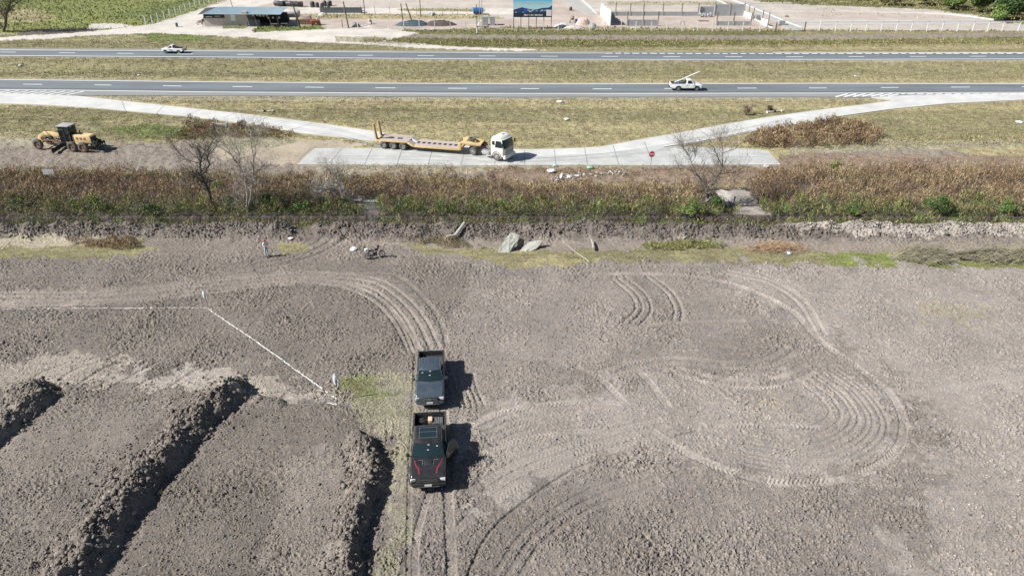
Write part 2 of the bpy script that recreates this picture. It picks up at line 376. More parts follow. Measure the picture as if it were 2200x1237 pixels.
# --- large shape of the land
YF, YK, YB, YT, YC = 62.3, 64.6, 66.1, 68.0, 68.5       # berm foot, crest, back foot, cut bank, bank top
MOUNDS = []   # crest polyline, half width left/right, height
def mound(pl, z, w_, h): MOUNDS.append((resample(pts(pl, z), .5), w_, h))
mound([(492,838),(440,880),(385,935),(320,1010),(245,1100),(150,1237),(90,1330)], .45, 1.75, .95)
mound([(60,828),(90,842),(40,880),(-40,950),(-160,1040)], .4, 1.35, .72)
mound([(782,948),(800,1010),(778,1080),(752,1160),(748,1237),(740,1330)], .35, 1.2, .72)
mound([(505,838),(560,856),(600,862)], .1, .5, .25)
def dist_pl(P, x, y):
    d = np.full(x.shape, 1e9); side = np.zeros(x.shape)
    for i in range(len(P)-1):
        a = P[i]; e = P[i+1]-a; L2 = (e**2).sum()+1e-9
        t = np.clip(((x-a[0])*e[0]+(y-a[1])*e[1])/L2, 0, 1)
        dx = x-a[0]-t*e[0]; dy = y-a[1]-t*e[1]; dd = dx*dx+dy*dy
        s = dd < d; d = np.where(s, dd, d); side = np.where(s, np.sign(dx*e[1]-dy*e[0]), side)
    return np.sqrt(d), side
def H0(x, y):
    x = np.asarray(x, float); y = np.asarray(y, float)
    wob = noise(x, y*0, .13, 3)*.35+noise(x, y*0, .5, 4)*.22+noise(x, y, 1.3, 14)*.16
    yy = y-wob
    hc = .82+.26*noise(x, y*0, .21, 6)+.26*noise(x, y, .8, 7)
    gap = np.exp(-((x+21.2)/1.0)**2)*.8+np.exp(-((x-25.5)/1.2)**2)*.7
    hc = np.clip(hc*(1-gap), .05, 2)
    berm = np.interp(yy, (YF, YF+.6, YK-.5, YK, YK+.5, YB), (0, .22, .88, 1, .85, 0))*hc
    tr = np.interp(y-wob*.3, (YK+.4, YB, YT, YT+.12, YC), (0, -.9, -.95, -.1, 0))
    z = np.where((y > 60) & (y < 71), berm+tr, 0)
    z = z+np.where((y > 70), .12*noise(x, y, .12, 9)*sstep(70, 76, y)*(1-sstep(84, 88, y)), 0)
    # shallow drain in the median and between roads
    z = z - .6*np.exp(-((y-134.5)/3.5)**2) - .4*np.exp(-((y-161)/3)**2)
    near = (y < 60) & (np.abs(x) < 60)
    if near.any():
        xs = x[near]; ys_ = y[near]; zz = .05*noise(xs, ys_, .15, 11)
        for P, w_, h in MOUNDS:
            a = P.min(0)-4; b = P.max(0)+4
            m = (xs > a[0]) & (xs < b[0]) & (ys_ > a[1]) & (ys_ < b[1])
            if not m.any(): continue
            xm = xs[m]; ym = ys_[m]
            d, s = dist_pl(P, xm, ym)
            d = d*(1+.28*noise(xm, ym, .6, 21)+.15*noise(xm, ym, 1.7, 22))
            ww = np.where(s > 0, w_*1.08, w_*.62)*(1.05+.2*noise(xm, ym, .35, 24))
            t = np.clip(1-d/ww, 0, 1)
            zz[m] += h*(1-(1-t)**1.7)*(.85+.35*noise(xm, ym, .9, 23))+t*.38*np.abs(noise(xm, ym, 1.7, 25))*h-.10*t*(noise(xm, ym, 1.1, 27) > .35)+t*.12*np.abs(noise(xm, ym, 4.1, 26))
            # scraped trough on the shadow side of the large windrow
            zz[m] -= .16*h*np.exp(-((d-w_*.86)/.35)**2)*(s < 0)
        z[near] += zz
    return z
_z, _m = None, None
def billow(x, y, s, seed): return np.abs(noise(x, y, s, seed))*2
# --- tyre tracks: (polyline px, half width m, depth m, lug size, brightness)
TR = []
def track(pl, w_=.22, dep=.05, lug=.025, li=.25, off=(0,)):
    P = resample(pts(pl), .35)
    T = np.gradient(P, axis=0); T /= np.linalg.norm(T, axis=1)[:, None]+1e-9; N = np.stack((T[:, 1], -T[:, 0]), 1)
    for o in off: TR.append((P+N*o, w_*.84, dep*1.25, lug, li))
track([(-100,634),(0,632),(200,630),(400,612),(560,596),(700,590),(800,602),(860,636),(905,688),(935,750)], .14, .07, .01, .32, (-.35, .35, 1.15, 1.7))
track([(-100,652),(0,651),(245,645),(400,628),(560,608),(660,600),(740,610),(810,640),(860,690),(893,752)], .14, .07, .01, .32, (-.1, .6))
track([(700,590),(840,590),(910,640),(950,700),(960,750)], .2, .05, .02, .3)
track([(893,752),(888,880),(880,1050),(876,1330)], .16, .045, 0, .1)
track([(935,750),(955,900),(962,1060),(975,1330)], .3, .07, .02, .45)
track([(925,1050),(905,1110),(892,1180),(895,1330)], .22, .06, .02, .4)
track([(970,1330),(1040,1160),(1130,1075),(1250,1000),(1400,950),(1500,925)], .1, .08, 0, -.25)
track([(960,1160),(1040,1080),(1150,1020),(1300,975)], .25, .04, .03, .2)
track([(1005,915),(1080,882),(1200,865),(1330,866)], .3, .04, .04, .45)
track([(1030,975),(1100,948),(1200,930),(1300,925)], .3, .04, .04, .3)
track([(1000,1060),(1100,1000),(1250,945),(1420,900)], .3, .03, .03, .15, (0, .7, 1.5))
track([(1270,588),(1400,588),(1500,596),(1600,620),(1700,668),(1760,730),(1850,795),(1915,850),(1940,905),(1930,960),(1880,1002),(1800,1030),(1700,1038),(1600,1022),(1480,975),(1400,925)], .3, .05, .05, .5)
track([(1300,572),(1500,570),(1640,590),(1720,640),(1760,700)], .25, .03, .04, .25)
track([(1790,790),(1860,840),(1905,905),(1885,960),(1800,1003),(1700,1015),(1600,1000)], .11, .035, .02, .0, (0, .38, .85, 1.2, 1.75, 2.15, 2.8, 3.5))
track([(1560,582),(1660,605),(1730,650),(1775,720)], .16, .045, .04, .3, (0, .7))
track([(1010,905),(1100,872),(1230,858)], .15, .04, .02, .1, (.8, 1.4, 2.0, 2.6))
track([(1060,1237),(1130,1140),(1250,1060),(1400,1010)], .15, .04, .02, .05, (0, .6, 1.2))
track([(1340,592),(1385,630),(1398,668),(1370,702)], .13, .08, .03, .25, (0, .7, 1.25))
track([(1400,590),(1445,628),(1465,665),(1462,690)], .13, .08, .03, .3, (0, .6))
track([(1350,705),(1450,692),(1600,688)], .25, .03, .04, .3)
track([(1235,785),(1290,815),(1340,865)], .28, .04, .05, .35)
track([(1335,775),(1385,810),(1435,872)], .28, .04, .05, .35)
track([(1280,800),(1360,778),(1440,768),(1560,778),(1640,772),(1690,745)], .24, .04, .05, .35, (0, .8))
track([(1450,790),(1560,815),(1660,812),(1730,785)], .24, .04, .05, .35, (0, .9))
track([(1530,915),(1650,912),(1760,918)], .24, .05, .05, .3)
track([(1930,850),(2050,830),(2300,800)], .3, .03, .02, .2)
track([(1015,800),(1025,835),(1040,870)], .09, .05, .01, .1, (0, .4, .8, 1.2, 1.6))
track([(540,560),(640,540),(720,500)], .25, .06, .02, .1, (0, 1.0, 2.0))
for k in range(6):
    track([(20+k*66+(k%2)*14,842-k*2),(90+k*68,802-(k%3)*6),(150+k*63,778)], .16, .06, .0, .2)
def segs_apply(Z, CC, RO, GRS):
    for P, w_, dep, lug, li in TR:
        s0 = 0.0
        for i in range(0, len(P)-1):
            a = P[i]; e = P[i+1]-a; L = np.linalg.norm(e)
            if L < 1e-6: continue
            m = w_*2.0
            ya, yb = min(a[1], P[i+1][1])-m, max(a[1], P[i+1][1])+m
            j0, j1 = np.searchsorted(Ys, (ya, yb))
            if j1 <= j0: s0 += L; continue
            wmin = GW[j0:j1]; xa, xb = min(a[0], P[i+1][0])-m, max(a[0], P[i+1][0])+m
            ua = min(xa/wmin.min(), xa/wmin.max()); ub = max(xb/wmin.min(), xb/wmin.max())
            k0, k1 = np.searchsorted(us, (ua, ub))
            if k1 <= k0: s0 += L; continue
            X = GX[j0:j1, k0:k1]-a[0]; Y = GY[j0:j1, k0:k1]-a[1]
            ex, ey = e/L; t = X*ex+Y*ey; d = X*ey-Y*ex
            inside = (t >= 0) & (t < L)
            ad = np.abs(d)/w_
            k = np.where(inside, np.clip(1.22-ad, 0, .22)/.22, 0)
            if not k.any(): s0 += L; continue
            rim = np.where(inside & (ad > 1), np.exp(-((ad-1.3)/.25)**2), 0)
            arc = s0+t
            lz = lug*.95*np.sin((arc+np.abs(d)*.8+.12*noise(GX[j0:j1, k0:k1], GY[j0:j1, k0:k1], 1.1, 77))*2*np.pi/.27)*np.clip(.5+noise(GX[j0:j1, k0:k1], GY[j0:j1, k0:k1], .5, 78)*1.4, 0, 1.2)
            br = (1+.6*noise(GX[j0:j1, k0:k1], GY[j0:j1, k0:k1], .8, 31))
            KK[j0:j1, k0:k1] = np.maximum(KK[j0:j1, k0:k1], k*np.clip(.75*br, 0, 1))
            TZ[j0:j1, k0:k1] = np.where(k > .3, -dep+lz, TZ[j0:j1, k0:k1])+rim*dep*.45*(k < .3)
            TL[j0:j1, k0:k1] = np.where(k > .3, li*.80*br, TL[j0:j1, k0:k1])
            s0 += L
print('painting ground')
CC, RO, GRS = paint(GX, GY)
Z = H0(GX, GY)
KK = np.zeros(GX.shape); TZ = np.zeros(GX.shape); TL = np.zeros(GX.shape)
segs_apply(Z, CC, RO, GRS)
# shade-independent colour drift of the soil
dr = fbm(GX, GY, .25, 3, 41); dr2 = fbm(GX, GY, 1.6, 3, 47)
CC *= (1+.22*dr+.18*dr2+.10*fbm(GX, GY, .07, 2, 44))[..., None]
CC *= np.stack((1+.03*dr2, np.ones_like(dr2), 1-.05*dr2), -1)
sr = (GY > 22) & (GY < 60) & (GX > 4)
Z[sr] += .016*noise(GX[sr]*.35, GY[sr]*2.4, 1.0, 141)*np.clip(.4+1.2*noise(GX[sr], GY[sr], .12, 142), 0, 1)
# soil colour follows clod height, applied after the relief below
# fine dozer ripples between the windrows
RP = pts([(-900,850),(130,835),(420,850),(715,872),(800,930),(740,1300),(-900,1300)]); rm = (GY > 22) & (GY < 45) & (GX < 0)
rx, ry = GX[rm], GY[rm]; rk = pip(RP, rx, ry)*np.clip(.35+1.5*noise(rx, ry, .33, 131), 0, 1)
an = .55+.7*noise(rx, ry, .09, 132); rz_ = np.sin((rx*np.cos(an)+ry*np.sin(an))/.20*2*np.pi+2.6*noise(rx, ry, .7, 133)+1.2*noise(rx, ry, 2.2, 134))
Z[rm] += .020*rz_*rk
b1 = billow(GX, GY, 2.1, 51); b2 = billow(GX+.3*dr2, GY, 5.2, 52); b3 = billow(GX, GY, 10.5, 53)
nearm = (GY > 20) & (GY < 72)
rmod = np.clip(.72+1.5*fbm(GX, GY, .22, 3, 61), .18, 2.1)
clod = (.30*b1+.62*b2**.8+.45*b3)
amp = np.where(nearm, .135*RO*rmod, 0)
amp = np.where((GY > 236) | (GY < 20), 0, amp)
relief = (clod-.55)*amp*(1-.72*KK)+np.where((GY > 71) & (GY < 236), .10*noise(GX, GY, .9, 54)+.05*noise(GX, GY, 1.9, 55), 0)*(GRS > .1)
Z = Z+relief+TZ*(KK > .02)*np.clip(KK*2, 0, 1)*.8
CC *= (1+TL*KK*.8)[..., None]
CC *= np.where(nearm & (GRS < .5), 1+.30*(clod-.6)*(1-KK), 1)[..., None]  # soil darker in the hollows between clods, paler on their tops
# straw bits in the soil
stw = (noise(GX, GY, 7.0, 71) > .62) & nearm & (fbm(GX, GY, .3, 2, 73) > .02) & (GRS < .5)
CC[stw] = CC[stw]*.55+np.array((.36,.30,.22))*.45
CC = np.clip(CC, .02, .9)
# scour streaks down the cut bank
bank = (GY > YT-.1) & (GY < YC+.1)
CC[bank] = (np.array((.075,.064,.058))*(1+.9*noise(GX[bank], GY[bank]*.4, 3.2, 5)+.5*noise(GX[bank], GY[bank]*.3, 1.1, 6))[:, None]).clip(.03, .4)
def gidx(x, y):
    x = np.asarray(x, float); y = np.asarray(y, float)
    j = np.clip(np.searchsorted(Ys, y)-1, 0, len(Ys)-2); fy = np.clip((y-Ys[j])/(Ys[j+1]-Ys[j]), 0, 1)
    wv = GW[j]+(GW[j+1]-GW[j])*fy; u = x/wv
    k = np.clip(np.searchsorted(us, u)-1, 0, len(us)-2); fu = np.clip((u-us[k])/(us[k+1]-us[k]), 0, 1)
    return j, k, fy, fu
def gh(x, y):
    "height of the built ground"
    j, k, fy, fu = gidx(x, y)
    return (Z[j,k]*(1-fu)+Z[j,k+1]*fu)*(1-fy)+(Z[j+1,k]*(1-fu)+Z[j+1,k+1]*fu)*fy
def gget(A, x, y):
    j, k, fy, fu = gidx(x, y); return A[j, k]
def gp(px, py):
    "ground point seen at a pixel"
    z = 0.0
    for i in range(6):
        p = pt(px, py, z); z = float(gh(p[0], p[1]))
    return np.array((p[0], p[1], z))
# ================================================================ roads
Z -= 0.0
NEAR_T = [(-500,164),(0,170),(275,173),(550,176),(825,178.3),(1100,179.5),(1375,179.5),(1750,178.8),(2200,179.5),(2700,181)]
NEAR_B = [(-500,200),(0,204),(180,205),(550,206.5),(1100,209),(1750,208.7),(1900,210),(2200,207),(2700,206)]
FAR_T = [(-500,101),(0,104.5),(550,107.5),(1100,111.5),(1650,112.3),(2200,113.3),(2700,114)]
FAR_B = [(-500,117),(0,121.3),(550,125.5),(1100,129),(1650,130),(2200,128.6),(2700,127)]
RAMP_L = ([(-500,190),(0,200),(165,206.5),(250,216),(400,232),(550,248),(690,266),(815,284),(880,297),(950,308),(1020,316),(1102,322)],
          [(-500,212),(0,222.5),(100,226),(200,232),(400,250),(550,268),(650,286),(750,297),(830,306),(900,319),(1000,330),(1102,338)])
RAMP_R = ([(1100,321.5),(1200,321),(1290,316),(1360,303),(1470,284),(1560,267),(1650,252),(1750,238),(1850,226),(1922,216),(1870,209.5),(1960,205),(2200,200.5),(2700,196)],
          [(1100,340),(1290,330),(1400,320),(1472,309),(1543,297),(1599,285),(1650,277),(1750,261),(1805,250),(1909,235.5),(2038,222.7),(2200,215),(2700,208)])
SLAB = [(640,353.5),(655,338),(677,319),(810,319),(950,320),(1102,322),(1290,318),(1472,316),(1550,318),(1631,321.5),(1651,326),(1677,354),(1400,355.5),(1200,354.8),(993,357),(800,355)]
allroads = [pts(NEAR_T+NEAR_B[::-1]), pts(FAR_T+FAR_B[::-1]), pts(RAMP_L[0]+RAMP_L[1][::-1]), pts(RAMP_R[0]+RAMP_R[1][::-1]), pts(SLAB)]
inr = np.zeros(GX.shape, bool)
for P in allroads:
    a = P.min(0)-2; b = P.max(0)+2
    s = (GX > a[0]) & (GX < b[0]) & (GY > a[1]) & (GY < b[1])
    # grow the footprint by one metre so that the verge meets the slab below its top
    for dx, dy in ((0,0),(.5,0),(-.5,0),(0,.55),(0,-.55)):
        inr[s] |= pip(P, GX[s]+dx, GY[s]+dy)
Z[inr] = -.06
GRS[inr] = 0
def sheet(name, Pw, z, m, th=.12, kind='structure'):
    n = len(Pw); mb = MB()
    V = [(p[0], p[1], z) for p in Pw]+[(p[0], p[1], z-th) for p in Pw]
    mb.add(V, [tuple(range(n))]+[(i, (i+1) % n, n+(i+1) % n, n+i) for i in range(n)])
    o = mb.build(name, m, smooth=False); o['kind'] = kind; return o
asph = mat('asphalt', (.140,.162,.178), .85, var=.24, vscale=.35, bump=.004, bscale=60, stretch=(.12, 1, 1))
asph2 = mat('asphalt_shoulder', (.225,.235,.235), .9, var=.12, vscale=.5, stretch=(.15, 1, 1))
conc = mat('concrete_slab', (.42,.43,.42), .85, var=.20, vscale=.38, bump=.004, bscale=30)
conc2 = mat('concrete_ramp', (.50,.505,.495), .85, var=.16, vscale=.3, bump=.004, bscale=30)
white = mat('road_paint', (.74,.75,.74), .7, var=.12, vscale=3)
tyrem = mat('tyre_stain', (.115,.125,.135), .85, var=.15, vscale=.5, stretch=(.08, 1, 1))
jointm = mat('joint_dark', (.22,.225,.23), .9)
sheet('carriageway', pts(NEAR_T+NEAR_B[::-1]), .01, asph)
sheet('carriageway', pts(FAR_T+FAR_B[::-1]), .01, asph)
def offs(l, d): return [(x, y+d) for x, y in l]
sheet('road_shoulder', pts([(-500,194.5),(0,193.8),(180,195.8),(550,199.8),(1100,202.3),(1750,201.5),(2200,199.8),(2700,199)]+NEAR_B[::-1]), .016, asph2)
sheet('road_shoulder', pts(offs(FAR_T, 0)+offs([(2700,114.8),(2200,114.2),(1650,113.2),(1100,112.8),(550,110.2),(0,107.4),(-500,104)], 0)), .016, asph2)
sheet('wheel_path', pts([(-500,186),(0,188.3),(550,194.5),(1100,197),(1750,196.5),(2700,196),(2700,198.4),(1750,199.6),(1100,200.2),(550,197.8),(0,191.8),(-500,189)]), .0145, tyrem, .003)
sheet('wheel_path', pts([(-500,106),(0,109.2),(550,112.2),(1100,115.8),(1650,117.2),(2700,117),(2700,118.6),(1650,118.8),(1100,117.2),(550,113.6),(0,110.6),(-500,107.4)]), .0145, tyrem, .003)
sheet('concrete_road', pts(RAMP_L[0]+RAMP_L[1][::-1]), .034, conc2)
sheet('concrete_road', pts(RAMP_R[0]+RAMP_R[1][::-1]), .034, conc2)
sheet('concrete_road', pts(SLAB), .030, conc)
mk = MB()
def strip(mb, P, w_, z, dash=None):
    P = resample(P, 1.5 if dash is None else .3); T = np.gradient(P, axis=0); T /= np.linalg.norm(T, axis=1)[:, None]; N = np.stack((-T[:, 1], T[:, 0]), 1)*w_/2
    s = 0
    for i in range(len(P)-1):
        d = np.linalg.norm(P[i+1]-P[i])
        if dash is None or (s % dash[0]) < dash[1]:
            a, b, c, e = P[i]-N[i], P[i+1]-N[i+1], P[i+1]+N[i+1], P[i]+N[i]
            mb.add([(q[0], q[1], z) for q in (a, b, c, e)], [(0, 1, 2, 3)])
        s += d
strip(mk, pts([(-500,166.5),(0,171.6),(275,174.5),(550,177.4),(1100,180.8),(1750,180),(2200,180.8),(2700,182)]), .30, .022)
strip(mk, pts([(-500,191),(0,193),(275,196),(550,198.9),(1100,201.4),(1750,200.6),(2200,199),(2700,197)]), .30, .022)
strip(mk, pts([(50,181.6),(235,183.3),(397,185.5),(553,187),(865,189.7),(1167,191.3),(1320,191.4),(1620,189.9),(1768,189.6),(2061,187.8),(2700,185)]), .28, .022, (12.2, 3.2))
strip(mk, pts([(-500,105),(0,107.9),(550,110.9),(1100,114.2),(1300,114.8)]), .30, .022)
strip(mk, pts([(1300,115.2),(1650,116),(2200,115.6),(2700,115)]), .5, .022, (1.8, 1.2))
strip(mk, pts([(-500,116),(0,119.9),(550,123.9),(1100,127.6),(1650,128.7),(2200,127.2),(2700,126)]), .34, .022)
strip(mk, pts([(0,112.4),(550,118),(1100,121.3),(1650,122.6),(2200,121.2),(2700,119)]), .3, .022, (12.2, 3.3))
strip(mk, pts([(1660,113.2),(2200,114),(2700,114.6)]), .4, .024)
for k in range(9):           # painted hatching at the two ramp mouths
    x = 20+k*20; strip(mk, pts([(x-52+k*2,204.5),(x,195.3+k*.2)]), .34, .024)
for k in range(7):
    x = 1795+k*19; strip(mk, pts([(x,208.6-k*.2),(x+26,202.2)]), .38, .024 if k < 3 else .042)
for k in range(14):
    x = 1930+k*20; strip(mk, pts([(x,203.2),(x+14,202.4)]), .35, .042)
mko = mk.build('road_markings', white, smooth=False); mko['kind'] = 'structure'
jn = MB()
for a, b in (((706,353),(735,320)),((783,354),(799,320)),((853,354),(864,320)),((920,355),(929,321)),((990,355),(997,330)),((1062,355),(1064,346)),((1127,354),(1127,323)),((1194,354),(1191,322)),((1262,354),(1256,319)),((1329,354),(1317,313)),((1398,340),(1384,305)),
             ((270,240),(262,218)),((335,246),(352,228)),((400,250),(432,236)),((470,258),(505,244)),((540,266),(578,252)),((625,281),(672,264)),
             ((1460,312),(1430,293)),((1530,299),(1500,279)),((1610,283),(1570,266))):
    strip(jn, pts([a, ((a[0]+b[0])/2, (a[1]+b[1])/2), b]), .09, .040)
strip(jn, pts([(700,335),(1100,338.5),(1400,338),(1640,338)]), .07, .0345)
jo = jn.build('pavement_joints', jointm, smooth=False); jo['kind'] = 'structure'
tm = MB()
for o_ in (0, 7, 26, 33): strip(tm, pts([(560,252+o_*.45),(640,262+o_*.5),(720,276+o_*.5),(780,292+o_*.45),(850,316+o_*.3),(960,330+o_*.3),(1080,341+o_*.3)]), .16, .0385)
for o_ in (0, 5, 22, 28): strip(tm, pts([(1120,342+o_*.25),(1260,334+o_*.3),(1400,316+o_*.4),(1520,292+o_*.4),(1700,254+o_*.4)]), .15, .0385)
strip(tm, pts([(700,341),(900,344),(1060,350)]), .25, .0365)
tmo = tm.build('tyre_marks', mat('rubber_trace', (.36,.365,.36), .85, var=.2, vscale=.8), smooth=False); tmo['kind'] = 'structure'
# streets of the building plot far behind
curbm = mat('curb_white', (.70,.69,.67), .8, var=.06); strm = mat('street_grey', (.36,.36,.35), .9, var=.08, vscale=.4)
sheet('street', pts([(1548,-8),(1602,15),(1660,44),(1700,66),(1725,66),(1722,60),(1640,22),(1604,6),(1580,-8)]), .05, strm)
sheet('street', pts([(1600,9),(1700,8.4),(1706,7),(1605,7.3)]), .06, strm)
sheet('street', pts([(1706,53.5),(2160,51.2),(2160,45.5),(1700,47.5)]), .05, strm)
sheet('street', pts([(1232,-6),(1282,30),(1262,32),(1205,0),(1200,-6)]), .05, strm)
cb = MB()
for l in (((1534,-2),(1560,10),(1604,33),(1648,56),(1660,60)), ((1566,-2),(1604,12),(1650,31),(1690,48),(1722,60)), ((1246,-4),(1263,12),(1282,31)), ((1600,8.2),(1650,7.6),(1700,7.0)),
          ((1705,48),(1850,47),(2050,45.5),(2150,44.8)), ((1712,54),(1900,53),(2150,51)), ((1660,24.6),(1800,26),(1930,28),(2040,32),(2135,43))):
    P = resample(pts(l), 2.0)
    for i in range(len(P)-1):
        d = P[i+1]-P[i]; c = (P[i]+P[i+1])/2
        cb.box((c[0], c[1], .08), (np.linalg.norm(d), .22, .16), math.atan2(d[1], d[0]))
cbo = cb.build('curb', curbm, smooth=False); cbo['kind'] = 'structure'
# ---- build the ground sheet
jj, kk = np.meshgrid(np.arange(len(Ys)-1), np.arange(len(us)-1), indexing='ij')
i0 = (jj*len(us)+kk).ravel(); FQ = np.stack((i0, i0+1, i0+len(us)+1, i0+len(us)), 1)
gm = ground_mat('ground_soil_and_turf')
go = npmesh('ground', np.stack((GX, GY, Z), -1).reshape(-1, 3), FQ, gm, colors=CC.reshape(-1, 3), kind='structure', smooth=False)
va = go.data.attributes.new('Veg', 'FLOAT', 'POINT'); va.data.foreach_set('value', np.where(GRS > .3, GRS, 0).astype(np.float32).ravel())
# ---- lime line on the soil
lm = mat('lime_powder', (.62,.61,.59), .95, var=.2, vscale=8)
def lime(pl, w_):
    P = resample([gp(*p)[:2] for p in pl], .12); mb = MB(); rr = random.Random(5)
    for i in range(len(P)-1):
        if noise(np.array([i*.12]), np.array([P[0][0]]), 1.7, 3)[0] > .85: continue
        e = P[i+1]-P[i]; nn = np.array((-e[1], e[0])); nn = nn/(np.linalg.norm(nn)+1e-9)
        ww = w_*(rr.uniform(.6, 1.15)); c = nn*rr.uniform(-.03, .03)
        q = [P[i]-nn*ww/2+c-e*.3, P[i+1]-nn*ww/2+c+e*.3, P[i+1]+nn*ww/2+c+e*.3, P[i]+nn*ww/2+c-e*.3]
        V = [(a[0], a[1], float(gh(a[0], a[1]))+.035) for a in q]
        mb.add(V, [(0, 1, 2, 3)])
    o = mb.build('lime_line', lm, smooth=False); o['kind'] = 'structure'
lime([(-20,664.5),(150,664),(300,663),(445,662)], .06)
lime([(447,664),(500,700),(560,741),(640,798),(722,857)], .085)
lime([(704,866),(722,868)], .10)
# ================================================================ grass and weeds
rs = np.random.RandomState(11)
def blades(name, x, y, z, h, w_, c, lean=.25, kind='stuff', parent=None, m=None, droop=0.0):
    n = len(x); a = rs.rand(n)*2*np.pi; la = rs.rand(n)*2*np.pi; lr = h*lean*rs.rand(n)
    dx = np.cos(a)*w_/2; dy = np.sin(a)*w_/2
    lx = np.cos(la)*lr; ly = np.sin(la)*lr
    V = np.zeros((n, 5, 3), np.float32)
    V[:, 0] = np.stack((x-dx, y-dy, z), 1); V[:, 1] = np.stack((x+dx, y+dy, z), 1)
    V[:, 2] = np.stack((x+dx*.8+lx*.45, y+dy*.8+ly*.45, z+h*.6), 1); V[:, 3] = np.stack((x-dx*.8+lx*.45, y-dy*.8+ly*.45, z+h*.6), 1)
    V[:, 4] = np.stack((x+lx*1.2, y+ly*1.2, z+h*(1-droop*rs.rand(n))), 1)
    b = np.arange(n)[:, None]*5
    return npmesh(name, V.reshape(-1, 3), [b+np.array([[0, 1, 2, 3]]), b+np.array([[3, 2, 4]])], m or bladem, colors=np.repeat(c, 5, 0), kind=kind, parent=parent)
bladem = attr_mat('grass_blades', .85, v1=0, v2=0, bump=0, spec=.15)
def mixc(a, b, t): t = np.asarray(t)[:, None]; return np.asarray(a)*(1-t)+np.asarray(b)*t
# short turf, denser close up
def turf(name, n, y0, y1, h0, h1, wd):
    yy = y0+(y1-y0)*rs.rand(n); xx = (rs.rand(n)*2-1)*(.63*yy+14)
    g = gget(GRS, xx, yy); k = (rs.rand(n) < g*np.clip(.75+.8*noise(xx, yy, .5, 81), .1, 1)) & (g > .05)
    xx, yy = xx[k], yy[k]; m_ = len(xx)
    base = gget(CC, xx, yy); v = (1+.35*rs.randn(m_))[:, None]
    cc = base*np.clip(v, .45, 2.0); t = rs.rand(m_) < .22
    cc[t] = cc[t]*.4+np.array((.46,.40,.27))*.6
    t = rs.rand(m_) < .10; cc[t] = cc[t]*.5+np.array((.10,.13,.04))*.5
    hh = (h0+(h1-h0)*rs.rand(m_))*np.clip(.9+.7*noise(xx, yy, .7, 83), .3, 1.8)
    o = blades(name, xx, yy, gh(xx, yy)-.01, hh, wd*(.6+.8*rs.rand(m_)), np.clip(cc, .02, .8), .9)
    o['label'] = 'short dry mown grass covering the verges'; return o
turf('grass', 70000, 24, 66, .05, .16, .030)
turf('grass', 260000, 78, 112, .05, .16, .06)
turf('grass', 260000, 111, 172, .06, .18, .09)
turf('grass', 45000, 170, 235, .15, .5, .22)
# --- tall weeds along the ditch
RB, TAN, OLV, GRN, DRK = np.array((.215,.140,.095)), np.array((.330,.265,.150)), np.array((.195,.195,.080)), np.array((.130,.210,.055)), np.array((.070,.066,.038))
def weeds(name, n, region, hfun, cfun, wd, lean=.28, ln=.30):
    "bushy weeds: short leafy strokes filling a lumpy volume"
    P = region; a, b = P.min(0), P.max(0); x = a[0]+(b[0]-a[0])*rs.rand(n); y = a[1]+(b[1]-a[1])*rs.rand(n)
    nx = noise(x, y, .8, 91)*.9+noise(x, y, 2.4, 94)*.35; k = pip(P, x+nx, y+noise(x, y, .8, 92)*.8); x, y = x[k], y[k]; k = (y < 66.5) | (y > 68.25); x, y = x[k], y[k]
    dn = fbm(x, y, .45, 3, 95); k = rs.rand(len(x)) < np.clip(.85+1.3*dn+.5*((y > 60) & (y < 71)), .12, 1); x, y = x[k], y[k]
    for q, r_ in (((1600,440), 1.5), ((1588,420), 1.1), ((1615,462), 1.3), ((795,462), .9), ((490,440), .8), ((800,440), .9), ((770,442), 1.0), ((735,432), 1.0), ((1562,438), 1.6), ((1562,424), 1.6)):
        c = pt(*q); k = np.hypot(x-c[0], (y-c[1])*.8) > r_; x, y = x[k], y[k]
    n = len(x); h = hfun(x, y)*np.clip(.80+.65*noise(x, y, .45, 93)+.48*noise(x, y, 1.4, 193), .2, 1.8)
    f = rs.rand(n)**.55; f[rs.rand(n) < .05] = 1.12; z = h*f
    c = cfun(x, y, f)*np.clip(1+.5*rs.randn(n), .25, 2.6)[:, None]*(1+.35*noise(x, y, .7, 197))[:, None]
    d = rs.randn(n, 3)*np.array((.55, .55, .35))+np.array((0, 0, .8)); d /= np.linalg.norm(d, axis=1)[:, None]; d *= (ln*(.5+rs.rand(n)))[:, None]*np.minimum(1, h)[:, None]
    a = rs.rand(n)*2*np.pi; wv = np.stack((np.cos(a), np.sin(a), 0*a), 1)*(wd*(.4+rs.rand(n)))[:, None]
    p = np.stack((x, y, H0(x, y)+z*.9), 1)-d*.5; p[:, 2] = np.maximum(p[:, 2], H0(x, y)-.05)
    V = np.stack((p-wv*.5, p+wv*.5, p+d*.6+wv*.45, p+d), 1).reshape(-1, 3)
    return npmesh(name, V, np.arange(n)[:, None]*4+np.array([[0, 1, 2, 3]]), bladem, colors=np.repeat(np.clip(c, .015, .8), 4, 0), kind='stuff')
reg = pts([(-700,492),(2900,492),(2900,368),(2200,368),(1900,366),(1640,372),(1590,405),(1400,402),(1050,400),(1000,392),(820,388),(600,386),(360,376),(-700,374)])
def ch(x, y): return 1.62+.5*noise(x, y, .18, 96)-.25*(y < 69.4)
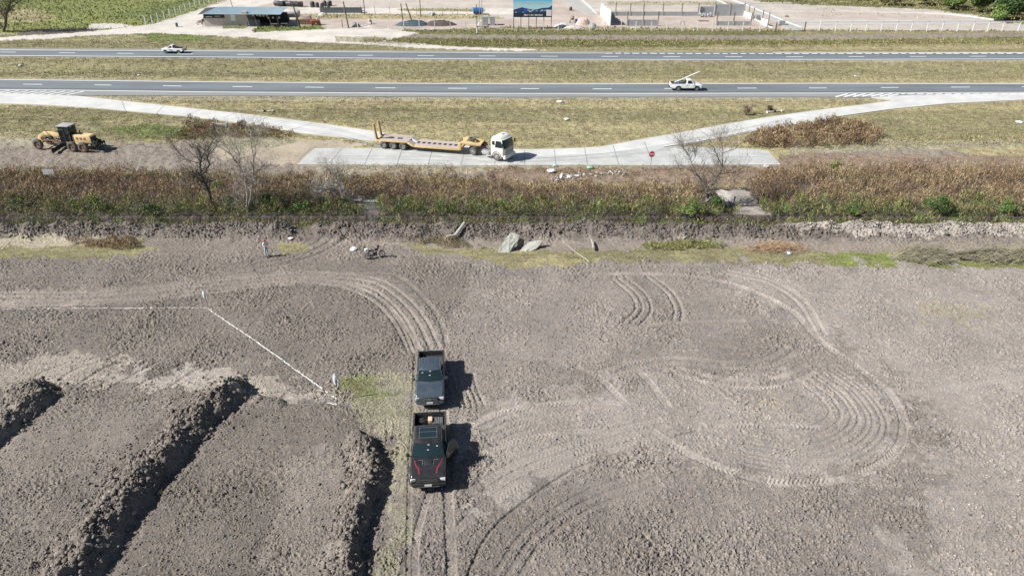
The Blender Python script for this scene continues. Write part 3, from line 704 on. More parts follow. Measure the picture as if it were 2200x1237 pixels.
def cf(x, y, f):
    t = np.clip((y-68.6)/6.0, 0, 1); n1 = fbm(x, y, .22, 3, 97); n2 = fbm(x, y, .9, 2, 98)
    c = mixc(RB, TAN, np.clip(.45+1.1*n1+.5*n2+.15*rs.randn(len(x)), 0, 1)); g = np.clip((1.75-t*3.0-.40*f)+1.3*n2-.5*n1, 0, 1)
    c = c*(1-g[:, None])+mixc(OLV, GRN, np.clip(.2+1.5*n2, 0, 1))*g[:, None]
    d = np.clip(.15+1.4*fbm(x, y, .6, 2, 99), 0, .7)*(rs.rand(len(x)) < .5); return c*(1-d[:, None])+DRK*d[:, None]
o = weeds('tall_weeds', 620000, reg, ch, cf, .050); o['label'] = 'tall reddish brown weeds along the ditch, green at the foot'
o = weeds('seed_stems', 60000, reg, lambda x, y: 1.55+.3*noise(x, y, .2, 96), lambda x, y, f: mixc(np.array((.40,.29,.18)), np.array((.27,.16,.11)), rs.rand(len(x))), .024, .3, .55); o['label'] = 'pale dry seed stems standing in the ditch weeds'
regF = pts([(-700,500),(2900,500),(2900,452),(-700,452)])
def cF(x, y, f): n2 = fbm(x, y, .7, 3, 98); c = mixc(np.array((.10,.13,.045)), np.array((.22,.20,.10)), np.clip(.4+1.4*n2, 0, 1)); g = rs.rand(len(x)) < .25; c[g] = GRN; return c
o = weeds('ditch_edge_grass', 90000, regF, lambda x, y: .55+.35*noise(x, y, .5, 5)*(y < 72), cF, .045, .3, .26); o['label'] = 'rough green grass hanging over the top of the ditch bank'
reg2 = pts([(1605,318),(1600,296),(1650,284),(1760,268),(1800,262),(1870,276),(1900,300),(1860,312),(1700,320)])
o = weeds('tall_weeds', 50000, reg2, lambda x, y: 1.25+.2*noise(x, y, .4, 5), lambda x, y, f: mixc(RB*.9, TAN, np.clip(.35+.9*fbm(x, y, .5, 2, 7), 0, 1)), .075); o['label'] = 'clump of rusty tall weeds below the right ramp'
reg3 = pts([(1640,322),(1900,300),(2300,290),(2900,290),(2900,306),(2300,308),(1900,318)])
o = weeds('tall_weeds', 26000, reg3, lambda x, y: .55+.2*noise(x, y, .4, 5), lambda x, y, f: mixc(OLV*1.2, TAN, np.clip(.5+.9*fbm(x, y, .3, 2, 9), 0, 1)), .08); o['label'] = 'knee high olive grass in front of the right bank'
reg4 = pts([(380,300),(400,276),(450,264),(560,276),(640,292),(600,300),(480,296)])
o = weeds('tall_weeds', 26000, reg4, lambda x, y: .75+.3*noise(x, y, .4, 5), lambda x, y, f: mixc(RB, OLV, np.clip(.3+1.2*fbm(x, y, .4, 2, 12), 0, 1)), .075); o['label'] = 'brown weeds around the left culvert headwall'
reg5 = pts([(700,360),(700,354),(1250,357),(1620,358),(1620,372),(1300,378),(1100,372)])
o = weeds('tall_weeds', 20000, reg5, lambda x, y: .35+.15*noise(x, y, .4, 5), lambda x, y, f: mixc(RB*1.1, TAN, np.clip(.5+1.2*fbm(x, y, .4, 2, 14), 0, 1)), .06); o['label'] = 'low brown weeds along the front edge of the concrete slab'
reg6 = pts([(780,96),(1100,103),(1700,103),(2400,98),(2400,82),(1700,86),(1100,84),(780,82)])
o = weeds('tall_weeds', 42000, reg6, lambda x, y: .8+.3*noise(x, y, .2, 5), lambda x, y, f: mixc(OLV*1.15, TAN*.8, np.clip(.4+1.2*fbm(x, y, .15, 2, 15), 0, 1)), .13); o['label'] = 'rough olive grass between the far road and the building plot'
reg7 = pts([(150,520),(250,514),(300,524),(290,538),(200,536)])
o = weeds('tall_weeds', 7000, reg7, lambda x, y: .55+0*x, lambda x, y, f: mixc(RB*1.2, TAN, rs.rand(len(x))), .05); o['label'] = 'rusty tuft of weeds in front of the left soil berm'
reg8 = pts([(1390,524),(1540,520),(1560,532),(1400,540)])
o = weeds('tall_weeds', 7000, reg8, lambda x, y: .4+0*x, lambda x, y, f: mixc(GRN, TAN, rs.rand(len(x))), .05); o['label'] = 'green tuft of grass in front of the middle soil berm'
reg9 = pts([(870,518),(960,534),(1040,532),(960,514)])
o = weeds('tall_weeds', 5000, reg9, lambda x, y: .5+0*x, lambda x, y, f: mixc(RB*1.1, OLV, rs.rand(len(x))), .05); o['label'] = 'brown and green tuft beside the parked motorcycle'
reg10 = pts([(735,815),(800,815),(830,835),(750,845)])
o = weeds('tall_weeds', 4000, reg10, lambda x, y: .22+0*x, lambda x, y, f: mixc(np.array((.2,.26,.07)), TAN, rs.rand(len(x))), .022); o['label'] = 'fresh green tuft right of the nearer white flag'
# top right scrub and top left meadow
reg11 = pts([(1600,-40),(2600,-40),(2600,58),(2190,54),(2100,30),(1880,16),(1660,4)])
o = weeds('scrub', 60000, reg11, lambda x, y: 2.0+1.1*noise(x, y, .12, 5), lambda x, y, f: mixc(OLV*1.1, TAN*1.05, np.clip(.45+1.3*fbm(x, y, .12, 3, 16), 0, 1)), .22); o['label'] = 'olive and straw coloured scrub behind the building plot'
reg12 = pts([(-500,-40),(560,-40),(440,8),(310,52),(200,60),(-500,74)])
o = weeds('meadow_grass', 50000, reg12, lambda x, y: .45+.2*noise(x, y, .12, 5), lambda x, y, f: mixc(np.array((.205,.235,.09)), np.array((.27,.25,.12)), np.clip(.45+1.5*fbm(x, y, .10, 3, 17), 0, 1)), .20); o['label'] = 'bright green meadow grass beyond the dirt road'
# --- leafy shrubs, each its own
leafm = attr_mat('shrub_leaves', .6, v1=0, v2=0, bump=0, spec=.3)
barkm = mat('bark', (.115,.095,.080), .9, var=.35, vscale=6, bump=.02, bscale=20)
barkg = mat('bark_dark_grey', (.085,.078,.070), .9, var=.35, vscale=6)
barkp = mat('bark_pale', (.370,.340,.300), .9, var=.25, vscale=5, bump=.01, bscale=20)
def plane(px, py, Y0):
    x, y, dz = ray(px, py); t = Y0/y; return np.array((x*t, Y0, CAMH+dz*t))
def leaves(n, c, r, cr, sz, flat=.8, lobes=7):
    L = rs.randn(lobes, 3)*r*.42*np.array((1, .8, flat)); L[:, 2] = np.abs(L[:, 2])
    k = rs.randint(0, lobes, n); d = rs.randn(n, 3); d /= np.linalg.norm(d, axis=1)[:, None]
    p = c+L[k]+d*(r*.45*rs.rand(n)[:, None]**.45)*np.array((1, 1, flat)); p[:, 2] = np.maximum(p[:, 2], .03)
    a = rs.randn(n, 3); a /= np.linalg.norm(a, axis=1)[:, None]; b = np.cross(a, rs.randn(n, 3)); b /= np.linalg.norm(b, axis=1)[:, None]
    s = (sz*(.5+rs.rand(n)))[:, None]
    V = np.stack((p-a*s, p+b*s*.5, p+a*s, p-b*s*.5), 1).reshape(-1, 3); i = np.arange(n)[:, None]*4
    base = np.asarray(cr)[rs.randint(0, len(cr), lobes)][k]; cc = base*np.clip(1+.3*rs.randn(n), .4, 2)[:, None]
    return V, i+np.array([[0, 1, 2, 3]]), np.repeat(cc, 4, 0)
G1 = [(.085,.15,.035),(.115,.19,.05),(.06,.105,.03)]; G2 = [(.15,.22,.06),(.185,.26,.08),(.12,.18,.05)]; G3 = [(.04,.075,.025),(.055,.10,.03)]
def shrub(px, py, r, cr, label, n=420, sz=.09, flat=.9, name='leafy_shrub', cat='shrub', group='green shrubs in the ditch weeds', Y0=None, stemh=.5):
    g = pt(px, py); g[2] = float(H0(g[0], g[1]))
    t = thing(name, label, cat, tuple(g), group=group)
    V, Fq, cc = leaves(n, np.array((0, 0, r*.55)), r, cr, sz, flat)
    npmesh('foliage', V, Fq, leafm, colors=cc, parent=t)
    mb = MB()
    for k in range(5):
        a = k*1.3; mb.cyl((0, 0, -.05), (math.cos(a)*r*.4, math.sin(a)*r*.4, r*.7), .03, .012, 5)
    mb.build('stem', barkm, t)
    return t
for a in ((1790,372,.9,G2,'bright green upright shrub alone at the back edge of the right weeds',500),
          (1935,448,.8,G1,'small green shrub low in the weeds, left of the two largest right hand ones',380),
          (2020,460,1.25,G1,'wide green shrub at the foot of the right weeds',700),
          (2090,430,.9,G2,'bright green shrub standing above the wide one at the far right',420),
          (2160,462,1.0,G1,'green shrub at the foot of the weeds by the right edge of the photo',480),
          (1830,462,.8,G1,'low green shrub between the gully and the right hand shrubs',340),
          (1545,455,1.1,G1,'dark green shrub around the foot of the bare tree near the gully',520),
          (1480,464,1.2,G2,'broad yellow green shrub just left of the gully tree',600),
          (1078,446,.7,G2,'small light green shrub poking out of the middle weeds',300),
          (880,448,.9,G1,'green shrub right of the fallen grey tree',380),
          (960,458,.8,G1,'green shrub at the ditch edge below the truck cab',320),
          (585,452,1.3,G1,'large green shrub between the multi stemmed tree and the fallen tree',700),
          (545,470,.7,G2,'bright green shrub at the foot of the multi stemmed pale tree',360),
          (650,456,.9,G1,'green shrub under the branches of the fallen grey tree',400),
          (470,410,.8,G2,'green patch of shrub behind the dark split trunk',320),
          (215,452,1.0,G1,'green shrub in the left weeds below the tall grader cab',440),
          (50,440,.9,G1,'dark green shrub in the weeds at the left edge of the photo',380),
          (165,452,.8,G2,'light green shrub in the left weeds below the small white sign',340),
          (330,462,.9,G3,'very dark shrub at the ditch edge left of the split trunk',360)):
    shrub(*a[:5], n=a[5]*2, sz=.075)
RD = [(.16,.10,.07),(.20,.13,.09),(.12,.085,.06)]
for a in ((1603,247,.95,'rust brown bush alone on the grass triangle, left of a smaller one'),
          (1655,238,.6,'small sparse rust bush beside the right concrete headwall'),
          (415,275,1.2,'purplish brown bush left of the left culvert headwall'),
          (525,283,1.1,'brown bush right of the left culvert headwall'),
          (1775,272,1.0,'tall rust bush right of the right ramp culvert')):
    shrub(a[0], a[1], a[2], RD, a[3], n=900, sz=.07, name='dry_bush', cat='bush', group='dry brown bushes')
for a in ((2050,20,4.0,G2,'yellow green tree in the scrub, left of the dark tree'),(2105,26,4.6,G1,'bright green tree in the scrub touching the dark tree'),(2178,44,5.2,G3,'very dark round tree at the top right corner'),
          (1990,12,3.8,G1,'green tree near the top edge above the white fence'),(2140,46,2.6,G2,'light green bush in front of the dark corner tree'),(2260,44,5.0,G1,'tall green tree cut by the right edge of the photo'),
          (1925,12,3.0,[(.2,.19,.1),(.17,.15,.08)],'straw coloured bush in the scrub'),(1830,2,3.4,[(.16,.17,.07)],'olive bush at the top edge right of the street'),(1680,-2,3.2,[(.13,.15,.06)],'olive bush at the top edge right beside the street')):
    shrub(*a[:5], n=5200, sz=.30, name='scrub_tree', cat='tree', group='trees behind the building plot', flat=.85)
# --- bare trees
def bare_tree(name, label, px, py, stems, m, twigs=5, tl=1.6, depth=3, seed=1, group='bare trees in the ditch', leafy=None, yo=0.0, rk=1.0, spread=.75):
    g = pt(px, py); g[2] = float(H0(g[0], g[1])); Y0 = g[1]
    rr = random.Random(seed); t = thing(name, label, 'tree', tuple(g), group=group)
    tr, br = MB(), MB(); tips = []
    def twig(p, d, L, r, dep):
        n = 3; P = [p]; dd = d.copy()
        for i in range(n):
            dd = dd+Vector((rr.gauss(0, .22), rr.gauss(0, .22), rr.gauss(.06, .16))); dd.normalize(); P.append(P[-1]+dd*L/n)
        br.tube(P, [r, r*.8, r*.62, r*.4], 4 if dep < 2 else 3); tips.append(P[-1])
        if dep <= 0: return
        for k in range(rr.randint(2, 3)):
            j = rr.randint(1, n); ax = Vector((rr.gauss(0, 1), rr.gauss(0, .9), rr.gauss(.25, .6))).normalized()
            twig(P[j], (dd*.75+ax*spread).normalized(), L*rr.uniform(.55, .8), r*.55, dep-1)
    for k, (pl, r0, r1, off) in enumerate(stems):
        P = []
        for i, q in enumerate(pl):
            f = i/(len(pl)-1); v = plane(q[0], q[1], Y0+off*f); P.append(Vector(v-g))
        Q = [P[0]]
        for i in range(len(P)-1):
            for s in (1/3, 2/3, 1): Q.append(P[i].lerp(P[i+1], s)+Vector((rr.gauss(0, .04), rr.gauss(0, .04), rr.gauss(0, .03)))*(0 if s == 1 else 1))
        n = len(Q); rad = [(r0+(r1-r0)*i/(n-1))*rk for i in range(n)]
        (tr if r0 > .09 else br).tube(Q, rad, 8 if r0 > .09 else 5)
        for i in range(max(2, n//3), n):
            for q in range(twigs if i < n-1 else twigs+2):
                if rr.random() < .6:
                    d0 = (Q[i]-Q[i-1]).normalized(); ax = Vector((rr.gauss(0, 1), rr.gauss(0, 1), rr.gauss(.3, .6))).normalized()
                    twig(Q[i], (d0*.6+ax*.8).normalized(), tl*rr.uniform(.5, 1.1), max(.020, rad[i]*.45), depth-(1 if i < n/2 else 0))
    if tr.v: tr.build('trunk', m, t)
    br.build('branches', m, t)
    if leafy:
        T = np.array([tuple(p) for p in tips]); n = len(T)*leafy[0]; k = rs.randint(0, len(T), n)
        p = T[k]+rs.randn(n, 3)*.35; a = rs.randn(n, 3)*leafy[1]; b = rs.randn(n, 3)*leafy[1]
        V = np.stack((p, p+a, p+a+b), 1).reshape(-1, 3)
        npmesh('foliage', V, np.arange(n*3).reshape(-1, 3), leafm, colors=np.tile(np.array(leafy[2]), (n*3, 1))*(1+.3*rs.randn(n*3, 1)).clip(.3, 2), parent=t)
    return t
t = bare_tree('bare_tree', 'dark leafless tree with a split trunk leaning left over the weeds', 461, 452,
    [([(461,452),(450,420),(441,395),(432,374)],.20,.15,0),([(441,395),(428,385),(412,376),(402,374)],.10,.05,-.4),([(432,374),(430,350),(432,340),(424,320)],.13,.06,.5),([(432,374),(442,368),(450,355),(445,340),(452,322)],.12,.05,-.6),
     ([(430,350),(405,345),(388,332),(376,318)],.07,.02,.8),([(445,340),(462,318),(470,300)],.06,.02,1),([(432,340),(448,318),(458,308)],.05,.02,-1)], barkg, 4, 1.5, 2, 3)
jag = MB(); jag.box((.0, -.14, .62), (.16, .1, .75), .3, taper=(.3, .4)); jag.box((-.1, -.16, .35), (.12, .1, .5), -.2, taper=(.4, .4))
jag.build('split_wood', mat('raw_wood', (.62,.40,.22), .8, var=.2), t)
bare_tree('bare_tree', 'tall pale leafless tree with many thin stems fanning upward', 533, 455,
    [([(533,455),(532,420),(528,395),(520,368),(505,345),(492,325)],.11,.04,.4),([(533,455),(540,410),(543,375),(545,350),(548,318)],.10,.03,-.3),([(505,345),(488,318),(478,300)],.05,.02,.8),([(512,355),(514,335),(508,315)],.05,.02,-.8),
     ([(543,375),(556,365),(566,358)],.05,.015,.5),([(535,450),(520,425),(512,410)],.05,.02,-.7),([(535,450),(552,415),(562,395)],.05,.02,.8),([(533,455),(508,430),(505,398)],.05,.015,.4),([(545,350),(538,300),(540,280)],.045,.015,0),([(548,318),(556,295),(560,280)],.04,.012,.5)], barkp, 5, 1.6, 3, 5, rk=1.25)
bare_tree('fallen_tree', 'fallen grey tree lying in the weeds with its branches pointing up', 812, 436,
    [([(815,433),(790,434),(760,428),(735,415),(715,408),(695,406)],.17,.08,.6),([(735,415),(730,400),(722,380),(718,362)],.09,.03,-.4),([(722,390),(732,372),(738,358)],.05,.02,.5),([(715,408),(700,400),(690,410),(682,418)],.06,.03,-.8),([(718,372),(705,362),(700,352)],.04,.015,0)], mat('bark_silver', (.44,.41,.37), .9, var=.25, vscale=5), 5, 1.3, 3, 9, rk=1.45)
bare_tree('bare_tree', 'spreading leafless tree in front of the concrete slab beside the gully', 1521, 448,
    [([(1521,448),(1520,425),(1518,405)],.19,.15,0),([(1518,405),(1505,385),(1494,370),(1480,362),(1462,364)],.11,.03,.5),([(1520,405),(1535,392),(1545,375),(1552,360)],.12,.05,-.5),([(1494,370),(1486,350),(1480,335),(1470,322)],.06,.02,.5),([(1552,360),(1545,345),(1540,332),(1535,320)],.07,.02,-.6),
     ([(1552,360),(1553,330),(1551,310),(1545,298)],.06,.02,.8),([(1545,375),(1562,372),(1585,368)],.05,.02,.3),([(1480,335),(1470,320),(1462,300)],.04,.012,-.4),([(1551,330),(1575,322),(1590,310)],.04,.012,.6),([(1486,350),(1494,335),(1496,318)],.04,.015,.3)], mat('bark_grey', (.21,.185,.16), .9, var=.3, vscale=6), 5, 1.6, 3, 13)
bare_tree('roadside_tree', 'dark tree with thin feathery foliage cut off at the top left corner', 8, 69,
    [([(8,69),(12,50),(14,30),(20,12),(24,0)],.34,.2,0),([(10,66),(0,52),(-10,40),(-20,15)],.26,.1,.5),([(14,30),(28,14),(44,2),(60,-8)],.14,.05,.6),([(20,12),(5,0),(-5,-14)],.12,.05,-.6),([(24,0),(30,-14),(36,-26)],.12,.05,.6),([(12,50),(6,30),(0,12)],.1,.04,.5)], barkm, 3, 2.6, 2, 17, group='roadside trees', leafy=(5, .16, (.10,.13,.05)), rk=1.0)
# ================================================================ vehicles
rub = mat('tyre_rubber', (.028,.028,.030), .85, dirt=(.22,.19,.17), dirt_amt=.55, vscale=4)
rubd = mat('tyre_rubber_dusty', (.05,.048,.046), .9, dirt=(.20,.185,.17), dirt_amt=.7, vscale=4)
alloy = mat('alloy_rim', (.45,.46,.47), .35, .9); rimd = mat('dark_rim', (.05,.05,.055), .4, .6); rims = mat('steel_rim', (.30,.30,.30), .6, .3)
glass = mat('dark_glass', (.014,.028,.032), .10, 0, spec=.5, coat=.2)
blackp = mat('black_plastic', (.022,.023,.025), .55); chrome = mat('chrome', (.75,.76,.78), .15, 1.0)
lampm = mat('lamp_lens', (.62,.65,.68), .12, .2, spec=.8, coat=.5); redl = mat('tail_lens', (.35,.02,.02), .2)
platem = mat('number_plate', (.72,.74,.74), .5); beddark = mat('bed_liner', (.030,.032,.035), .8, var=.3, vscale=6)
def wheel(par, x, y, r, w_, rim=alloy, tyre=rub, spokes=5, hub=None):
    s = 1 if y > 0 else -1
    prof = [(r*.60,-w_*.5),(r*.88,-w_*.5),(r*.97,-w_*.40),(r,-w_*.25),(r,w_*.25),(r*.97,w_*.40),(r*.88,w_*.5),(r*.60,w_*.5),(r*.60,-w_*.5)]
    o = MB().lathe(prof, n=24).build('wheel', tyre, par, loc=(x, y, r))
    m = MB(); y0 = s*w_*.34
    m.lathe([(r*.62, s*w_*.46), (r*.56, s*w_*.44), (r*.54, y0-s*.03), (.0, y0-s*.03)], n=20)
    for k in range(spokes):
        a = 2*math.pi*k/spokes; m.cyl((0, y0, 0), (r*.56*math.cos(a), y0+s*.02, r*.56*math.sin(a)), r*.10, r*.07, 5)
    m.cyl((0, y0-s*.02, 0), (0, y0+s*.05, 0), r*.17, r*.13, 10)
    m.build('rim', rim, o); return o
def vloc(p1, p2):
    "heading and centre from rear and front ground points"
    d = np.array(p2[:2])-np.array(p1[:2]); return math.atan2(d[1], d[0]), (np.array(p1[:2])+np.array(p2[:2]))/2
def pickup(name, label, cx, cy, rz, L, W, H, belt, hood, wb, fo, r, paint, single=False, roof_front=.40, rim=alloy, z=None, group='pickup trucks', raptor=False, openbed=True, hitex=True):
    z = float(gh(cx, cy)) if z is None else z
    t = thing(name, label, 'pickup truck', (cx, cy, z), rz, group)
    xf, xr = L/2, -L/2; ax1 = xf-fo; ax2 = ax1-wb; hw = W/2
    cabr = (ax1-wb*.60) if single else (ax1-wb*(.88 if not raptor else .83))   # rear wall of the cab
    cowl = ax1-(.58 if not single else .42); ra = r*1.22; zb = .42 if not raptor else .5
    def arch(ax): return [(ax-ra*math.cos(a), r*.95+ra*math.sin(a)) for a in np.linspace(math.pi*.02, math.pi*.98, 9)]
    bot = [(xr+.10, zb+.16), (xr+.35, zb)]+[(x, max(zz, zb)) for x, zz in arch(ax2)]+[(x, max(zz, zb)) for x, zz in arch(ax1)]+[(xf-.30, zb), (xf-.08, zb+.04)]
    top = [(xf, zb+.22), (xf-.01, .82), (xf-.08, hood-.10), (xf-.22, hood), (ax1-.05, hood+.06), (cowl, belt-.02), (cowl-.1, belt), (cabr-.02, belt+.02),
           (cabr-.07, belt+.06), (cabr-.08, belt+.06), (xr+.13, belt+.05), (xr+.12, belt+.05), (xr+.03, belt+.04), (xr, belt-.2), (xr+.02, .75), (xr, .62)]
    nb = len(bot); drop = {nb+9, nb+10}; floor = .80
    sl = [(1.0,.16,.10,0),(.985,.10,.05,0),(.94,.04,.015,0),(.90,.02,0,0),(.885,.02,0,1),(.5,.0,0,1),(0,0,-.01,1)]
    sl = [( f, p, q, b) for f, p, q, b in sl]+[(-f, p, q, b) for f, p, q, b in sl[-2::-1]]
    V = []; n = nb+len(top)
    for f, pull, low, bed in sl:
        for i, (x, zz) in enumerate(bot+top):
            xx = x; z2 = zz; y = f*hw
            if x > xf-.5: xx = x-pull*max(0, (x-(xf-.5))/.5)*1.5
            if x < xr+.2: xx = x+pull*.4
            if i >= nb:
                if z2 > belt-.35 or x > ax1-.6: z2 -= low*(1 if z2 > .9 else 0)
                if x > cowl and abs(f) > .8: y *= .985
                if z2 > .95: y *= .975
            if i in drop and bed: z2 = floor
            V.append((xx, y, z2))
    Fs = [tuple(range(n)), tuple(range((len(sl))*n-1, (len(sl)-1)*n-1, -1))]
    for s in range(len(sl)-1):
        for i in range(n):
            a, b = s*n+i, s*n+(i+1) % n; Fs.append((a, b, b+n, a+n))
    body = MB().add(V, Fs); body.build('body', paint, t, bevel=0)
    # bed liner
    m = MB(); x0, x1 = cabr-.085, xr+.125; yy = hw*.872
    m.box(((x0+x1)/2, 0, floor+.012), (x0-x1-.01, yy*2, .012))
    for k in range(-5, 6): m.box(((x0+x1)/2, k*yy/5.6, floor+.025), (x0-x1-.04, .05, .014))
    m.box((x0-.012, 0, (floor+belt)/2), (.012, yy*2, belt-floor)); m.box((x1+.012, 0, (floor+belt)/2), (.012, yy*2, belt-floor))
    for s in (-1, 1):
        m.box(((x0+x1)/2, s*yy, (floor+belt)/2), (x0-x1-.02, .012, belt-floor)); m.box((ax2, s*(yy-.1), floor+.1), (r*1.9, .2, .22), taper=(.7, 1))
        m.box(((x0+x1)/2, s*hw*.915, belt+.068), (x0-x1+.06, hw*.10, .016))
    m.build('bed_liner', beddark, t, smooth=False)
    # cab
    by, ty = hw*.93, hw*.74; x_ws = cowl+.02; x_rf = cowl-(.50 if single else .62 if not raptor else .70); x_rr = cabr+.10; zt = H
    lv = [(belt-.05, x_ws+.03, cabr, by), (belt+.04, x_ws-.05, cabr, by*.985), (belt+(zt-belt)*.86, x_rf+.05, x_rr-.03, ty*1.05), (zt-.025, x_rf-.07, x_rr+.06, ty*.97), (zt, x_rf-.22, x_rr+.18, ty*.86)]
    V = []; 
    for zz, a, b, y in lv:
        for k in range(5):      # front edge slightly curved in plan
            f = 1-k*.5; V.append((a-.10*f*f, y*f, zz))
        V += [(b+.03, -y, zz), (b-.02, -y*.5, zz), (b-.02, y*.5, zz), (b+.03, y, zz)]
    Fs = [];
    for s in range(len(lv)-1):
        for i in range(9): Fs.append((s*9+i, s*9+(i+1) % 9, (s+1)*9+(i+1) % 9, (s+1)*9+i))
    Fs.append(tuple(range(4*9, 5*9))); MB().add(V, Fs).build('cab', paint, t)
    def lvl(z_):
        z0, a0, b0, y0 = lv[1]; z1, a1, b1, y1 = lv[2]; f = (z_-z0)/(z1-z0); return a0+(a1-a0)*f, b0+(b1-b0)*f, y0+(y1-y0)*f
    # windscreen
    e = .012; z0, z1 = belt+.06, belt+(zt-belt)*.84; P = []
    for zz, s in ((z0, .95), (z1, .92)):
        a, b, y = lvl(zz)
        P.append([(a-.10*(1-k*.5)**2+e, y*s*(1-k*.5), zz+e) for k in range(5)])
    m = MB(); m.add(P[0]+P[1], [(k, k+1, k+6, k+5) for k in range(4)]); ws = m.build('windscreen', glass, t)
    a, b, y = lvl(z0+.03)
    for s in (.25, -.45): MB().tube([(a-.02, s*y, z0+.02), (a+.0, (s+.3)*y, z0+.045)], .012, 4).build('wiper', blackp, ws)
    for s, zz in ((.62 if raptor else -.62, .78), (0, .55), (0.04, .92)) if True else ():
        q = z0+(z1-z0)*zz; a, b, y = lvl(q); MB().box((a+.02-.10*(s*s), s*y, q+.02), (.03, .11, .05)).build('windscreen_sticker', platem, ws, smooth=False)
    a0, b0, y0 = lvl(z0); a1, b1, y1 = lvl(z1)
    MB().quad((b0-e-.02, -y0*.8, z0+.05), (b0-e-.02, y0*.8, z0+.05), (b1-e-.02, y1*.8, z1), (b1-e-.02, -y1*.8, z1)).build('rear_window', glass, t)
    # side windows
    for s in (-1, 1):
        xs = [(a0-.30, a1-.16), ]
        mid0 = (a0+b0)/2+.02
        cuts = [(a0-.26, a1-.22, b0+.22 if single else mid0+.04, b1+.20 if single else mid0+.02)]
        if not single: cuts.append((mid0-.06, mid0-.06, b0+.22, b1+.24))
        for fa, fb, ra_, rb_ in cuts:
            MB().quad((fa, s*(y0+e), z0), (ra_, s*(y0+e), z0), (rb_, s*(y1+e), z1), (fb, s*(y1+e), z1)).build('side_window', glass, t)
        # door seams and handle
        m = MB(); sx = [cowl-.18, mid0, cabr+.04] if not single else [cowl-.18, cabr+.10]
        for x in sx: m.box((x, s*(hw-.004), (zb+belt)/2+.08), (.014, .012, belt-zb-.16))
        m.box(((sx[0]+sx[-1])/2, s*(hw-.004), zb+.10), (sx[0]-sx[-1], .012, .012)); m.build('door_seam', blackp, t, smooth=False)
        for x in sx[1:]: MB().box((x+.16, s*(hw+.012), belt-.16), (.17, .03, .035)).build('door_handle', paint if not single else blackp, t, bevel=.008)
        # mirror
        mm = MB().box((cowl-.28, s*(hw+.13), belt+.12), (.12, .20, .20), taper=(.8, .9)).cyl((cowl-.25, s*(hw-.08), belt+.0), (cowl-.27, s*(hw+.08), belt+.08), .03, .03, 6)
        mm.build('wing_mirror', paint if not raptor else blackp, t, bevel=.03)
        # lamps
        hl = MB(); hy = hw*.76; zl = hood-.17
        hl.box((xf-.115, s*hy, zl), (.15, .42, .15), rz=-s*.28, taper=(.8, .9)); hl.build('headlight', lampm, t, bevel=.02)
        MB().box((xr-.004, s*(hw-.09), belt-.14), (.05, .13, .34)).build('tail_light', redl, t, bevel=.01)
        # arch lips
        for ax in (ax1, ax2):
            al = MB()
            P = [(ax-ra*1.03*math.cos(a_), s*(hw+.005), r*.95+ra*1.03*math.sin(a_)) for a_ in np.linspace(.05, math.pi-.05, 12)]
            al.tube(P, .045 if raptor else .028, 5); al.build('wheel_arch', blackp if (raptor or single) else paint, t)
        sb = MB().box((ax1-wb/2, s*(hw-.02), zb+.02), (wb-ra*2-.1, .16, .06)); sb.build('side_step', blackp, t, bevel=.02)
        for ax in (ax1, ax2): wheel(t, ax, s*(hw-.14), r, .25, rim, rub if not single else rubd, 6)
    # dark floor between the wheels
    MB().box((0, 0, zb+.0), (L-.9, W-.62, .16)).build('chassis', blackp, t, smooth=False)
    # grille, bumper, plate
    g = MB(); gz = hood-.20
    g.box((xf-.035, 0, gz), (.06, W*.50, .20)); g.build('grille', blackp, t, bevel=.015)
    ch_ = MB()
    for k in range(3 if not raptor else 2): ch_.box((xf+.0, 0, gz-.065+k*(.065 if not raptor else .12)), (.022, W*.50, .018))
    if raptor:
        for k in range(-5, 6): ch_.box((xf+.0, k*.10, gz), (.02, .025, .17))
    elif not single:      # round emblem on the grille
        P = [(xf+.015, .075*math.cos(a_), gz+.075*math.sin(a_)) for a_ in np.linspace(0, 2*math.pi, 13)]; ch_.tube(P, .010, 4)
        ch_.tube([(xf+.015, -.045, gz+.05), (xf+.015, -.02, gz-.045), (xf+.015, 0, gz+.01), (xf+.015, .02, gz-.045), (xf+.015, .045, gz+.05)], .008, 4)
    ch_.build('grille_bar', chrome if not raptor else mat('grille_grey', (.20,.20,.21), .4, .5), t, smooth=False)
    bpx = xf+.03; b_ = MB(); b_.box((bpx-.06, 0, zb+.20), (.14, W*.86, .20)); b_.box((bpx-.10, 0, zb+.06), (.12, W*.72, .12)); b_.build('front_bumper', blackp if (raptor or single) else paint, t, bevel=.03)
    if not single: MB().box((bpx+.02, 0, zb+.11), (.02, W*.60, .025)).build('bumper_trim', chrome if not raptor else alloy, t)
    MB().box((bpx+.025, 0, zb+.22), (.02, .42, .14)).build('number_plate', platem, t)
    MB().box((xr-.04, 0, .58), (.16, W*.86, .14)).build('rear_bumper', blackp, t, bevel=.02)
    return t, dict(xf=xf, xr=xr, cowl=cowl, cabr=cabr, belt=belt, hood=hood, hw=hw, floor=floor, ax1=ax1, ax2=ax2, x_rf=x_rf, x_rr=x_rr, H=H, zb=zb)
greyblue = mat('paint_grey_blue', (.040,.068,.098), .34, .25, coat=1.0, dirt=(.20,.18,.165), dirt_amt=.34, vscale=1.6)
blk = mat('paint_black', (.014,.016,.019), .22, .3, coat=1.0, dirt=(.17,.155,.14), dirt_amt=.26, vscale=1.6)
whitep = mat('paint_white', (.78,.79,.80), .3, coat=.7, var=.02)
